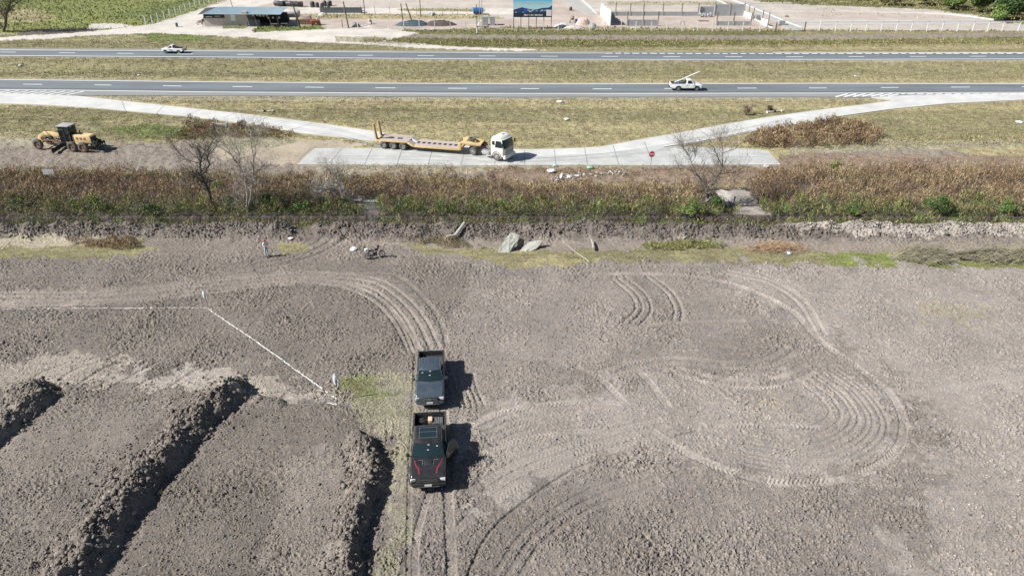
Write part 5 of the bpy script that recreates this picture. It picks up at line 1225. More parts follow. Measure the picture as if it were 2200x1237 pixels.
for s in (-1, 1):
    for k in range(4):
        a = Vector((.34, s*(.10-.012)+(.012*(k-1.5))*1.8, 1.215-.004*abs(k-1.5))); b = a+Vector((.045-.004*abs(k-1.2), -s*.012, .012)); c2 = b+Vector((.018, -s*.02, -.018))
        skinned('finger', [tuple(a), tuple(b), tuple(c2)], [(0, 1), (1, 2)], [.009, .008, .007], skin, t, sub=1)
    skinned('thumb', [(.32, s*.085, 1.23), (.345, s*.06, 1.245), (.365, s*.045, 1.24)], [(0, 1), (1, 2)], [.011, .009, .008], skin, t)
V = [(0,0,.93),(0,0,1.14),(.01,0,1.37),(.01,0,1.46)]; E = [(0,1),(1,2),(2,3)]; Rr = [(.175,.135),(.16,.125),(.18,.13),(.09,.09)]
for s in (-1, 1):
    k = len(V); V += [(.01, s*.20, 1.42), (.04, s*.26, 1.16), (.20, s*.175, 1.175)]; E += [(2, k), (k, k+1), (k+1, k+2)]; Rr += [.075, .060, .048]
skinned('shirt', V, E, Rr, shirt, t)
V = [(0,0,.97),(0,0,.90)]; E = [(0,1)]; Rr = [(.165,.13),(.16,.13)]
for s in (-1, 1): k = len(V); V += [(.0, s*.105, .80), (.02, s*.115, .48), (-.01, s*.125, .10)]; E += [(1, k), (k, k+1), (k+1, k+2)]; Rr += [.098, .075, .066]
skinned('trousers', V, E, Rr, jeans, t)
MB().lathe([(.105,0),(.108,.03),(.095,.08),(.05,.12),(0,.13)], 'Z', c=(.025, 0, 1.655), n=16).box((.135, 0, 1.66), (.13, .15, .014)).build('cap', capm, t)
MB().lathe([(.088,-.10),(.10,-.03),(.102,.02)], 'Z', c=(.0, 0, 1.65), n=14).build('hair', hairm, t)
for s in (-1, 1):
    MB().box((.06, s*.13, .045), (.29, .11, .09), taper=(.85, .8)).build('shoe', shoe, t, bevel=.03)
    MB().lathe([(0,-.02),(.018,-.01),(.018,.01),(0,.02)], 'X', c=(.11, s*.035, 1.615), n=8).build('eye', mat('eye_white', (.7,.7,.7), .3), t)
    MB().box((.02, s*.092, 1.61), (.035, .02, .06)).build('ear', skin, t, bevel=.008)
MB().box((.125, 0, 1.59), (.035, .03, .05), taper=(.5, .7)).build('nose', skin, t, bevel=.006); MB().box((.112, 0, 1.55), (.012, .055, .014)).build('mouth', mat('lips', (.36,.14,.12), .6), t)
Mp = Matrix.Translation(t.location) @ Matrix.Rotation(R(-35), 4, 'Z')
o = MB().box((0, 0, 0), (.10, .17, .03)).build('remote_control', blackp, bevel=.01); o.location = Mp @ Vector((.39, 0, 1.21)); o.rotation_euler = (0, R(-20), R(-35)); tag(o, 'small dark hand held device in the hands of the person', 'remote control')
# ================================================================ signs, flags, concrete and litter
def text_mesh(s, size, m, parent, loc, rot, name='lettering', font_w=1.0):
    cu = bpy.data.curves.new(name, 'FONT'); cu.body = s; cu.size = size; cu.align_x = 'CENTER'; cu.align_y = 'CENTER'; cu.extrude = .004; cu.offset = size*.02
    ob = bpy.data.objects.new(name, cu); col.objects.link(ob); dg = bpy.context.evaluated_depsgraph_get(); me = bpy.data.meshes.new_from_object(ob.evaluated_get(dg)); bpy.data.objects.remove(ob)
    me.materials.clear(); me.materials.append(m); o = bpy.data.objects.new(name, me); col.objects.link(o); o.parent = parent; o.location = loc; o.rotation_euler = rot; o.scale = (font_w, 1, 1); return o
galv = mat('galvanised', (.38,.38,.38), .6, .3); signred = mat('sign_red', (.50,.02,.06), .45); signw = mat('sign_white', (.80,.80,.80), .5); wood = mat('weathered_wood', (.16,.125,.10), .9, var=.3, vscale=5)
g = pt(1397,366); g[2] = 0; hp = hgt(1397,366,345)
t = thing('stop_sign', 'red octagonal stop sign reading PARE in front of the concrete slab', 'road sign', tuple(g))
pole = MB().box((0, .02, 1.25), (.07, .05, 2.5)).build('pole', galv, t)
oc = [(.40*math.cos(R(22.5+45*k)), .40*math.sin(R(22.5+45*k))) for k in range(8)]
zc = 2.05
mb = MB(); mb.add([(x, -.035, zc+z) for x, z in oc]+[(x, -.012, zc+z) for x, z in oc], [tuple(range(8)), tuple(range(15, 7, -1))]+[(k, 8+k, 8+(k+1) % 8, (k+1) % 8) for k in range(8)])
pl = mb.build('sign_plate', signred, t, smooth=False)
mb = MB(); ro = [(.385*math.cos(R(22.5+45*k)), .385*math.sin(R(22.5+45*k))) for k in range(8)]; ri = [(.355*math.cos(R(22.5+45*k)), .355*math.sin(R(22.5+45*k))) for k in range(8)]
mb.add([(x, -.039, zc+z) for x, z in ro+ri], [(k, (k+1) % 8, 8+(k+1) % 8, 8+k) for k in range(8)]); mb.build('sign_border', signw, pl, smooth=False)
text_mesh('PARE', .27, signw, pl, (0, -.040, zc), (R(90), 0, 0), font_w=.98)
# small white sign back in the left weeds
g = pt(114,400); t = thing('small_sign', 'small white slatted sign panel standing in the left weeds', 'sign', (g[0], g[1], 0))
mb = MB(); [mb.box((-.52+k*.21, 0, 1.72), (.17, .03, .62)) for k in range(6)]; mb.box((0, .03, 1.95), (1.25, .03, .05)).box((0, .03, 1.5), (1.25, .03, .05)); mb.build('panel', mat('pale_blue_white', (.62,.66,.70), .6), t, smooth=False)
for s in (-1, 1): MB().box((s*.4, .06, .9), (.06, .06, 1.8)).build('post', wood, t)
# white flags on stakes
flagm = mat('white_plastic', (.78,.82,.86), .5); flagm.node_tree.nodes['Principled BSDF'].inputs['Transmission Weight'].default_value = .0
def flag(px, pyb, pyt, label, seed):
    g = gp(px, pyb); h = hgt(px, pyb, pyt, g[2]); rr = random.Random(seed)
    t = thing('marker_flag', label, 'flag', tuple(g), group='white flags on stakes')
    MB().cyl((0, 0, -.1), (-.04, .02, h), .022, .016, 6).build('stake', wood, t)
    rows = []; H_ = h*.55
    for i in range(6):
        f = i/5; z = h-.02-H_*f; ww = .30*math.sin(math.pi*(.08+.86*f)**.8)+.03
        rows.append([(-.04-ww*.65+ww*j/3*1.1+.015*rr.random(), .04*math.sin(j*2.1+i)+.02, z+.015*rr.random()) for j in range(4)])
    m = MB(); m.add([p for r in rows for p in r], [(i*4+j, i*4+j+1, i*4+j+5, i*4+j+4) for i in range(5) for j in range(3)])
    m.build('flag', flagm, t)
flag(729, 857, 803, 'nearer white flag on a stake at the lower end of the white line', 1)
flag(447, 660, 624, 'farther white flag on a stake at the corner of the white line', 2)
g = gp(456,626); t = thing('survey_peg', 'short white topped peg behind the farther white flag', 'peg', tuple(g)); MB().cyl((0, 0, -.05), (0, 0, .45), .015, .015, 5).build('stake', wood, t); MB().box((-.02, 0, .42), (.07, .02, .22)).build('tape', flagm, t)
# culvert headwalls
cw = mat('old_concrete', (.50,.49,.47), .9, var=.15, vscale=3)
def headwall(px, py, w_, h, label, rz=0.0):
    g = pt(px, py); t = thing('culvert_headwall', label, 'culvert', (g[0], g[1], -.02), rz, 'culvert headwalls')
    MB().box((0, 0, h/2), (w_, .22, h)).build('front_wall', cw, t, bevel=.02)
    for s in (-1, 1): MB().box((s*(w_/2+.02), .02, h*.55), (.22, .46, h*1.15)).build('wing_wall', cw, t, bevel=.02)
    MB().lathe([(.26,-.012),(0,-.012)], 'Y', c=(0, -.115, h*.35), n=16).build('pipe_mouth', mat('pipe_dark', (.02,.02,.02), .9), t)
headwall(474, 276, 1.9, .75, 'pale concrete headwall among brown bushes below the left ramp')
headwall(570, 241, 2.2, .22, 'low concrete headwall lying on the grass above the left ramp', R(8))
headwall(1664, 242, 2.3, .26, 'low concrete headwall on the grass triangle above the right ramp', R(12))
headwall(1760, 272, 1.7, .6, 'grey concrete headwall among rust weeds below the right ramp', R(10))
# broken slabs on the near strip
def chunk(name, label, cat, poly_px, Y0, Y1, z1, th, m, seed=1):
    "broken slab whose face is seen at the photo outline: leaning plane from its foot (Y0, z 0) up to (Y1, z1)"
    rr = random.Random(seed); pyb = max(p[1] for p in poly_px); pyt = min(p[1] for p in poly_px); P = []
    for px, py in poly_px:
        f = (pyb-py)/(pyb-pyt); Y = Y0+(Y1-Y0)*f; v = plane(px, py, Y); P.append(Vector(v))
    c = sum(P, Vector())/len(P); n_ = len(P); P = [p-c for p in P]
    nv = Vector((.0, .55, -.85))*th; F_ = []; V = []
    cen = Vector((0, 0, 0))
    ring = [p*.62+Vector((rr.uniform(-.06,.06), rr.uniform(-.06,.06), rr.uniform(-.01,.06))) for p in P]
    V = P+ring+[cen+Vector((0, -.02, .03))]+[p*.97+nv+Vector((rr.uniform(-.08,.08), rr.uniform(-.05,.05), rr.uniform(-.06,.04))) for p in P]
    for k in range(n_): k2 = (k+1) % n_; F_ += [(k, k2, n_+k2, n_+k), (n_+k, n_+k2, 2*n_), (k, 2*n_+1+k, 2*n_+1+k2, k2)]
    F_.append(tuple(2*n_+1+k for k in range(n_))[::-1])
    o = MB().add(V, F_).build(name, m, bevel=.03, smooth=False, loc=tuple(c)); return tag(o, label, cat)
slabm = mat('broken_concrete', (.40,.40,.36), .95, var=.2, vscale=2.5, bump=.04, bscale=7)
Yb = pt(1080, 546)[1]
chunk('concrete_slab', 'larger broken concrete slab leaning to the left, left of its smaller neighbour', 'concrete slab', [(1068,546),(1072,534),(1078,526),(1086,512),(1098,499),(1106,500),(1116,506),(1112,518),(1104,526),(1098,538),(1094,544),(1082,545)], 59.9, 61.0, 1.3, .34, slabm, 2)
chunk('concrete_slab', 'smaller flat broken concrete slab, right of the larger leaning one', 'concrete slab', [(1113,545),(1122,532),(1132,520),(1150,517),(1166,515),(1160,526),(1152,534),(1138,541),(1124,546)], 60.0, 61.2, 1.0, .32, slabm, 3)
chunk('stone', 'grey brown lump of rubble wedged between the two broken slabs', 'rubble', [(1110,530),(1113,516),(1119,508),(1126,512),(1126,522),(1120,532)], 60.9, 61.3, .8, .3, mat('rubble', (.24,.22,.19), .95, var=.3, vscale=5, bump=.05, bscale=8), 4)
chunk('concrete_slab', 'pale concrete slab resting at the gully beside the bare tree', 'concrete slab', [(1556,434),(1545,424),(1537,410),(1550,407),(1566,411),(1578,420),(1576,434),(1566,432)], 71.9, 74.6, .9, .25, mat('washed_concrete', (.44,.41,.38), .95, var=.15, vscale=3, bump=.03, bscale=9), 5)
o = MB().tube([Vector(gp(960,508))+Vector((0,-.3,.35)), Vector(gp(978,498))+Vector((0,0,.35)), Vector(gp(998,489))+Vector((0,.2,.45))], [.10, .17, .12], 7).build('stump', slabm); tag(o, 'pale root like lump lying across the soil berm', 'root')
# dead branches and logs in front of the berm
def log(pl, r, label, m=barkp, z=.08, name='branch', cat='branch'):
    P = [Vector(gp(*q))+Vector((0, 0, z)) for q in pl]; g = P[0].copy(); o = MB().tube([p-g for p in P], np.linspace(r, r*.5, len(P)), 6).build(name, m, loc=tuple(g)); return tag(o, label, cat)
log([(1266,567),(1250,556),(1236,546),(1222,534),(1208,522)], .045, 'bare branch lying on the grass right of the two broken slabs', z=.25)
log([(1274,540),(1274,530),(1270,521)], .13, 'short upright stump between the branch and the soil berm', z=.3, name='stump', cat='stump')
# brush heap at the right
g = gp(2070,556); t = thing('brush_heap', 'uprooted tree with a heap of dry grey brush at the right edge', 'brush heap', tuple(g)); rr = random.Random(4)
m = MB(); m.tube([(-2.2,0,.45),(0,.1,.55),(1.6,.3,.75),(3.2,.2,.9)], [.13,.15,.13,.1], 7).tube([(-2.0,-.2,.3),(.2,-.3,.2),(1.8,-.1,.35)], [.12,.1,.07], 6).tube([(-2.6,0,.2),(-2.9,-.3,.6),(-3.3,-.2,.8)], [.14,.1,.05], 6); m.build('trunk', barkm, t)
n = 2600; kx = np.concatenate((rs.randn(n//2)*1.1-3.6, rs.randn(n-n//2)*1.7+3.9)); ky = rs.randn(n)*.6; a = rs.randn(n)*.5; L = .6+1.2*rs.rand(n)
V = []; 
z0 = np.abs(rs.randn(n))*.35+.05; dx = np.cos(a)*L*.5*np.sign(rs.randn(n)); dy = np.sin(a)*L*.5; hh = .15+.35*rs.rand(n)
P0 = np.stack((kx-dx, ky-dy, z0), 1); P1 = np.stack((kx, ky, z0+hh), 1); P2 = np.stack((kx+dx, ky+dy, z0*.5), 1); ww = np.array((0, 0, .022)); wv = np.array((0, .02, 0))
V = np.stack((P0, P0+ww+wv, P1, P1+ww+wv, P2, P2+ww+wv), 1).reshape(-1, 3); b_ = np.arange(n)[:, None]*6
bc = mixc(np.array((.33,.30,.20)), np.array((.13,.125,.10)), rs.rand(n)); bo = npmesh('twigs', V, np.vstack((b_+np.array([[0,1,3,2]]), b_+np.array([[2,3,5,4]]))), bladem, colors=np.repeat(bc, 6, 0), parent=t)
g = gp(1670,535); t = thing('straw_heap', 'small heap of brown roots and dry straw at the end of the pale berm', 'straw heap', tuple(g)); n = 700
kx = rs.randn(n)*1.3; ky = rs.randn(n)*.5; a = rs.randn(n)*.9; L = .3+.6*rs.rand(n); z0 = np.abs(rs.randn(n))*.22*np.exp(-(kx/2)**2)+.02; dx = np.cos(a)*L/2; dy = np.sin(a)*L/2
P0 = np.stack((kx-dx, ky-dy, z0), 1); P1 = np.stack((kx, ky, z0+.15), 1); P2 = np.stack((kx+dx, ky+dy, z0*.6), 1)
V = np.stack((P0, P0+ww+wv, P1, P1+ww+wv, P2, P2+ww+wv), 1).reshape(-1, 3); b_ = np.arange(n)[:, None]*6
npmesh('straw', V, np.vstack((b_+np.array([[0,1,3,2]]), b_+np.array([[2,3,5,4]]))), bladem, colors=np.repeat(mixc(np.array((.42,.30,.19)), np.array((.20,.13,.08)), rs.rand(n)), 6, 0), parent=t)
# litter
bagw = mat('bag_white', (.66,.66,.66), .5, bump=.03, bscale=20)
def bag(px, py, s, label, m=bagw, ground=None, cat='litter', name='plastic_bag', flat=.5, seed=0):
    g = gp(px, py); rr = random.Random(seed+int(px)); bm = bmesh.new(); bmesh.ops.create_icosphere(bm, subdivisions=2, radius=1)
    for v in bm.verts: v.co *= rr.uniform(.7, 1.2); v.co.z = max(v.co.z*flat, -.15); v.co *= s
    me = bpy.data.meshes.new(name); bm.to_mesh(me); bm.free(); me.materials.append(m); o = bpy.data.objects.new(name, me); col.objects.link(o); o.location = (g[0], g[1], g[2]+s*.15+.05); return tag(o, label, cat, 'scattered litter')
bag(760, 536, .38, 'white crumpled bag on the soil left of the motorcycle')
bag(623, 506, .26, 'white scrap at the gap in the dark berm', flat=.2)
bag(1203, 220, .55, 'white litter on the grass just below the near carriageway', flat=.25)
bag(1217, 257, .42, 'white litter in the middle of the grass triangle', flat=.3)
bag(43, 142, .35, 'white bag on the median near the left edge', flat=.3)
bag(1695, 545, .28, 'pale blue scrap beside the brown straw heap', mat('bag_blue', (.45,.62,.75), .5), flat=.4)
bag(298, 163, .3, 'small pale scrap on the median left of centre', flat=.3)
bag(1838, 165, .3, 'small pale scrap on the median above the right ramp', flat=.3)
bag(2190, 264, .5, 'white scrap on the right bank at the edge of the photo', flat=.3)
bag(1500, 320, .2, 'tiny white scrap on the slab near the bare tree', flat=.3)
bag(1268, 362, .42, 'green crumpled bag at the top of the rubbish strip', mat('bag_green', (.22,.52,.36), .5), flat=.5)
bag(1184, 369, .6, 'big white bag at the left end of the rubbish strip', flat=.35)
bag(1192, 358, .3, 'pale teal scrap above the big white bag', mat('bag_teal', (.40,.60,.62), .5), flat=.6)
bag(1645, 359, .45, 'flat white sheet lying below the right end of the slab', flat=.12)
n = 300; u = rs.rand(n); px_ = 1190+u*155+rs.randn(n)*8; py_ = 386-u*16+rs.randn(n)*3.2
PP = np.array([pt(a, b) for a, b in zip(px_, py_)]); z = gh(PP[:, 0], PP[:, 1])+.10+rs.rand(n)*.12; sz_ = .04+.15*rs.rand(n)**3
A = rs.randn(n, 3)*sz_[:, None]*np.array((1, 1, .6)); B_ = rs.randn(n, 3)*sz_[:, None]*np.array((1, 1, .6)); P = np.stack((PP[:, 0], PP[:, 1], z), 1)
V = np.stack((P-A, P+B_, P+A+np.array((0, 0, .05)), P-B_), 1).reshape(-1, 3); cc = np.array(((.62,.62,.61),(.50,.51,.52),(.45,.42,.40),(.30,.36,.36),(.38,.32,.28)))[rs.randint(0, 5, n)]
o = npmesh('rubbish', V, (np.arange(n)[:, None]*4+np.array([[0,1,2,3]])), attr_mat('rubbish_scraps', .6, 0, 1, 0, 1, 0), colors=np.repeat(cc, 4, 0), kind='stuff'); o['label'] = 'strip of dumped white rubbish scraps below the slab'
# --- soil clods heaped on the windrows, berm and field
ico = bmesh.new(); bmesh.ops.create_icosphere(ico, subdivisions=1, radius=1); IV = np.array([tuple(v.co) for v in ico.verts]); IF = np.array([[v.index for v in f.verts] for f in ico.faces]); ico.free()
def clods(name, x, y, s, c, label):
    n = len(x); k = len(IV); V = IV[None]*(1+.28*rs.randn(n, k, 1)).clip(.45, 1.6)*s[:, None, None]*(1+.25*rs.randn(n, 1, 3)).clip(.5, 1.5); V[:, :, 2] *= .75
    V += np.stack((x, y, gh(x, y)+s*.25), 1)[:, None, :]; Fc = (IF[None]+(np.arange(n)*k)[:, None, None]).reshape(-1, 3)
    o = npmesh(name, V.reshape(-1, 3), Fc, clodm, colors=np.repeat(c, k, 0), kind='stuff'); o['label'] = label
clodm = attr_mat('soil_clods', .95, v1=.12, s1=3, v2=.2, s2=22, bump=.01, bscale=40)
X_, Y_ = [], []
for P, w_, h in MOUNDS:
    n = int(len(P)*(170 if h > .5 else 22)); i = rs.randint(0, len(P), n); X_.append(P[i, 0]+rs.randn(n)*w_*.55-.30*w_); Y_.append(P[i, 1]+rs.randn(n)*w_*.62)
x = np.concatenate(X_); y = np.concatenate(Y_); k = (y > 23) & (fbm(x, y, .9, 2, 33) > -.25); x, y = x[k], y[k]; s = .018+.15*rs.rand(len(x))**5
clods('clods', x, y, s, np.tile(np.array((.165,.145,.128)), (len(x), 1))*(1+.22*rs.randn(len(x), 1)).clip(.5, 1.7), 'loose dark clods heaped on the soil windrows')
n = 26000; x = (rs.rand(n)*2-1)*56; y = 64.3+rs.randn(n)*.85; k = (y < 66.4) & (fbm(x, y, .7, 2, 35) > -.2) & (H0(x, y) > .12); x, y = x[k], y[k]; s = .025+.11*rs.rand(len(x))**4
cb_ = gget(CC, x, y); clods('clods', x, y, s, (cb_*(.80+.25*rs.randn(len(x), 1))).clip(.04, .5), 'rough clods forming the long soil berm')
n = 120000; y = 23+36*rs.rand(n)**1.3; x = (rs.rand(n)*2-1)*(.63*y+14); ro = gget(RO, x, y); k = (gget(KK, x, y) < .15) & (gget(GRS, x, y) < .4) & (rs.rand(n) < np.clip(ro*.7+.5*fbm(x, y, .2, 2, 37), .05, 1)); x, y = x[k], y[k]; s = .016+.052*rs.rand(len(x))**3.5
clods('clods', x, y, s, (gget(CC, x, y)*(1.05+.2*rs.randn(len(x), 1))).clip(.05, .6), 'small loose clods scattered over the tilled field')
# little flakes of straw on the soil
n = 9000; y = 23+38*rs.rand(n); x = (rs.rand(n)*2-1)*(.63*y+14); k = (fbm(x, y, .18, 3, 39) > .0) & (gget(GRS, x, y) < .4); x, y = x[k], y[k]; n = len(x)
o = blades('straw_bits', x, y, gh(x, y)+.01, .05+.06*rs.rand(n), .02+.02*rs.rand(n), mixc(np.array((.48,.40,.28)), np.array((.38,.27,.18)), rs.rand(n)), 3.0); o['label'] = 'bits of dry straw scattered on the tilled field'

# --- wisp of smoke rising behind the motorcycle
g = gp(803, 530); sm_ = bpy.data.materials.new('thin_smoke'); sm_.use_nodes = True; n_ = sm_.node_tree.nodes; l_ = sm_.node_tree.links; n_.remove(n_['Principled BSDF'])
pv = n_.new('ShaderNodeVolumePrincipled'); pv.inputs['Color'].default_value = (.30,.34,.42,1); tn = n_.new('ShaderNodeTexNoise'); tn.inputs['Scale'].default_value = 2.2; tn.inputs['Detail'].default_value = 3
tc_ = n_.new('ShaderNodeTexCoord'); l_.new(tc_.outputs['Object'], tn.inputs['Vector']); mr = n_.new('ShaderNodeMapRange'); mr.inputs[1].default_value = .42; mr.inputs[2].default_value = .7; mr.inputs[3].default_value = 0; mr.inputs[4].default_value = .9
l_.new(tn.outputs['Fac'], mr.inputs[0]); l_.new(mr.outputs[0], pv.inputs['Density']); l_.new(pv.outputs[0], n_['Material Output'].inputs['Volume'])
o = MB().lathe([(0,.3),(.16,.35),(.22,1.2),(.32,2.4),(.42,3.6),(.50,4.6),(0,5.0)], 'Z', n=12).build('smoke', sm_, loc=(g[0], g[1]+.6, g[2])); o['kind'] = 'stuff'; o['label'] = 'thin bluish wisp of smoke rising behind the motorcycle'
# ================================================================ the plot beyond the roads
wpost = mat('white_post', (.72,.72,.71), .8, var=.06); dpost = mat('dark_post', (.10,.085,.075), .9); wirem = mat('fence_wire', (.40,.40,.40), .6)
def gz(px, py): g = pt(px, py); return np.array((g[0], g[1], 0.0))
# white concrete fence posts, all parts of one long wire fence
def fence(name, label, plist, top, m, r=.09, wires=(.5, 1.0, 1.5), rail=None, wm=wirem, lean=0.0):
    P = [gz(a, b) for a, b in plist]; g = P[0]; t = thing(name, label, 'fence', tuple(g)); h = top
    for p in P: q = Vector(p-g); MB().box((q.x, q.y, h/2), (r*2, r*2, h)).build('post', m, t, smooth=False)
    mb = MB()
    for z in wires:
        for i in range(len(P)-1): mb.cyl(Vector(P[i]-g)+Vector((0, 0, z)), Vector(P[i+1]-g)+Vector((0, 0, z)), .012, .012, 3, False)
    if wires: mb.build('wire', wm, t)
    if rail:
        mb = MB()
        for i in range(len(P)-1):
            a, b = Vector(P[i]-g), Vector(P[i+1]-g); d = b-a; mb.box(((a.x+b.x)/2, (a.y+b.y)/2, h+rail/2), (d.length+.1, .14, rail), math.atan2(d.y, d.x))
        mb.build('top_rail', m, t, smooth=False)
    return t
xs = [868-33*k for k in range(3, -1, -1)]+[901,934,967.5,1001,1034,1068,1100,1134,1167.5,1200,1234,1267,1299,1334,1365.6,1399,1432,1465,1498,1530,1563,1595,1632]
fence('wire_fence', 'long wire fence of white posts in front of the building plot', [(x, np.interp(x, (760, 900, 1100, 1640), (62.5, 64, 65.5, 68.5))) for x in xs], 2.05, wpost, r=.085)
fence('rail_fence', 'white fence with a top rail at the far right', [(x, 67.8) for x in (1760,1794,1827,1859.5,1892.5,1925,1957,1990.5,2023,2056,2089,2121,2152.5,2187,2222,2260)], 2.1, wpost, r=.09, wires=(.7, 1.4), rail=.12)
fence('meadow_fence', 'slanting wire fence of white posts beside the bright green meadow', [(314,56),(328,53.4),(340.5,48),(354,43.3),(366,38.5),(378,34),(389,30.5),(399.5,27),(410,23),(420.5,19.5),(430.5,16.2),(440,13),(450,10),(459,7.2),(468,4.5),(477,2),(487,-.5)], 2.1, wpost, r=.08, wires=(.4,.8,1.2,1.6,1.95))
fence('site_fence', 'thin dark wire fence between the lime green strip and the dirt track', [(x, 31+.0*x) for x in (690,740,806,838,895,951,983,1040)], 1.9, mat('grey_post', (.34,.32,.30), .8), r=.05, wires=(.8, 1.5))
# gate posts
for a, l in (((1666,68,49), 'dark gate post left of the plot entrance'), ((1728,67,49), 'dark gate post right of the plot entrance')):
    g = gz(a[0], a[1]); o = MB().box((0, 0, 1.0), (.2, .2, 2.1)).box((0, 0, .06), (.4, .4, .12)).build('gate_post', dpost, loc=tuple(g)); tag(o, l, 'gate post', 'gate posts of the plot entrance')
g = gz(1696, 68); t = thing('wire_gate', 'thin wire gate between the two dark gate posts', 'gate', tuple(g)); mb = MB()
for x in (-2.9, -1.2, 0, .45, 2.9): mb.cyl((x, 0, 0), (x, 0, 1.9), .03, .03, 4)
for z in (.6, 1.2, 1.85): mb.cyl((-2.9, 0, z), (2.9, 0, z), .012, .012, 3)
mb.build('gate_frame', galv, t)
# utility and timber poles
def pole_(px, pyb, pyt, r, label, m=dpost, lean=0.0, name='timber_pole', cat='pole', group='timber poles on the plot'):
    g = gz(px, pyb); h = hgt(px, pyb, pyt); dx = lean/1520*(g[1]); o = MB().cyl((0, 0, -.2), (dx, 0, h), r, r*.8, 8).cyl((0, 0, 0), (0, 0, .12), r*1.8, r*1.6, 8).build(name, m, loc=tuple(g)); return tag(o, label, cat, group)
pole_(645, 61, 4, .17, 'thick dark pole at the right end of the shed', lean=-9)
pole_(749, 60, 4, .16, 'thick dark pole behind the small grey rubble pile', lean=-5)
pole_(736, 59, 42, .09, 'short dark stake left of the thick pole by the rubble')
pole_(701, 34, -12, .12, 'tall pole behind the white block on the site')
pole_(784, 32, -12, .11, 'tall pole at the right end of the long dark trough')
pole_(904, 36, -12, .11, 'tall pole behind the covered soil heap')
pole_(868, 62, 8, .13, 'dark pole at the left end of the covered soil heap', lean=-3)
pole_(885, 45, 8, .15, 'dark pole leaning left behind the covered soil heap', lean=-10)
pole_(1025, 73, 10, .10, 'dark pole with a white foot in front of the blue tank')
pole_(1031, 62, -12, .08, 'pale pole beside the blue tank, left of its twin', galv)
pole_(1036, 62, -12, .08, 'pale pole beside the blue tank, right of its twin', galv)
pole_(500, 16, -12, .09, 'thin pole rising behind the blue shed roof', lean=-4)
g0 = [o for o in bpy.data.objects if o.get('label') == 'dark pole with a white foot in front of the blue tank'][0]; MB().cyl((0, 0, 0), (0, 0, 1.3), .13, .13, 8).build('painted_base', wpost, g0)
# --- shed
blueroof = mat('blue_grey_sheet', (.36,.47,.53), .5, .1, var=.16, vscale=.8, stretch=(.25, 2, 1)); plank = mat('wall_boards', (.42,.39,.355), .85, var=.12, vscale=1, stretch=(3, 1, .3)); dk = mat('shade_cloth', (.05,.052,.055), .9)
a = gz(441, 57.5); b = gz(528, 59.5); g = a.copy(); t = thing('roadside_shed', 'long shed with a blue grey sheet roof and an open right half', 'shed', tuple(g)); wl = b[0]-a[0]; dep = 5.6; ang = math.atan2(b[1]-a[1], b[0]-a[0])
t.rotation_euler = (0, 0, 0)
tot = gz(603, 60)[0]-a[0]
MB().box((wl/2, .08, 1.0), (wl, .14, 2.0)).box((wl*.75, .08, 2.4), (wl*.5, .14, .8)).box((.08, dep/2, 1.35), (.14, dep, 2.7)).box((wl, dep/2, 1.35), (.14, dep, 2.7)).box((wl/2, dep, 1.35), (wl, .14, 2.7)).build('wall', plank, t, smooth=False)
w_ = MB().box((wl*.25, .16, 2.38), (wl*.48, .04, .75)).build('window', glass, t, smooth=False); MB().box((wl*.25, -.04, 1.98), (wl*.52, .12, .12)).build('window_sill', dpost, w_)
MB().box((wl*.13, .12, 2.15), (1.5, .03, .20)).box((wl*.33, .12, 2.28), (1.4, .03, .10)).build('counter_goods', signw, t, smooth=False)
MB().box((wl*.70, -.03, 2.0), (1.05, .06, 1.4)).build('white_door_panel', mat('panel_white', (.66,.72,.78), .5), t, smooth=False)
mb = MB(); mb.add([(.2,-.7,2.95),(tot+.2,-.7,2.85),(tot-.2,dep+.7,3.35),(1.3,dep+.7,3.45),(.2,-.7,2.87),(tot+.2,-.7,2.77),(tot-.2,dep+.7,3.27),(1.3,dep+.7,3.37)], [(0,1,2,3),(7,6,5,4),(0,4,5,1),(1,5,6,2),(2,6,7,3),(3,7,4,0)])
for k in range(46):
    f = k/45; x0 = .2+tot*f; x1 = 1.3+(tot-1.5)*f; mb.add([(x0-.03,-.7,2.955-.10*f),(x0+.03,-.7,2.955-.10*f),(x1+.03,dep+.7,3.455-.1*f),(x1-.03,dep+.7,3.455-.1*f),(x0,-.7,3.0-.10*f),(x1,dep+.7,3.5-.1*f)], [(0,4,5,3),(4,1,2,5),(0,1,4),(3,5,2)])
roof = mb.build('roof', blueroof, t, smooth=False)
MB().box((wl*.98, .2, 3.15), (1.3, 1.0, .55)).build('roof_box', plank, roof, smooth=False)
MB().add([(-1.0,-.6,2.75),(.15,-.7,2.9),(1.25,dep+.7,3.4),(-1.5,dep+.7,3.25)], [(0,1,2,3)]).build('awning', dk, t, smooth=False)
for k, x in enumerate((wl+.3, wl+2.2, wl+5.6, tot-.9)): MB().cyl((x+.3, -.3, 0), (x, -.5, 2.85), .08, .07, 6).build('post', wood if k else plank, t)
for i, x in enumerate((wl+1.0, wl+2.4)): MB().box((x, .1, .75), (1.5, .05, 1.5)).build('side_sheet', mat('dusty_teal_sheet', (.10,.13,.14), .8, var=.3), t, smooth=False)
MB().box(((wl+tot)/2, dep-.2, 1.2), (tot-wl, .1, 2.4)).build('back_wall', dk, t, smooth=False); MB().box(((wl+tot)/2, dep/2, .03), (tot-wl, dep, .05)).build('floor', mat('shed_floor', (.10,.095,.09), .95), t, smooth=False)
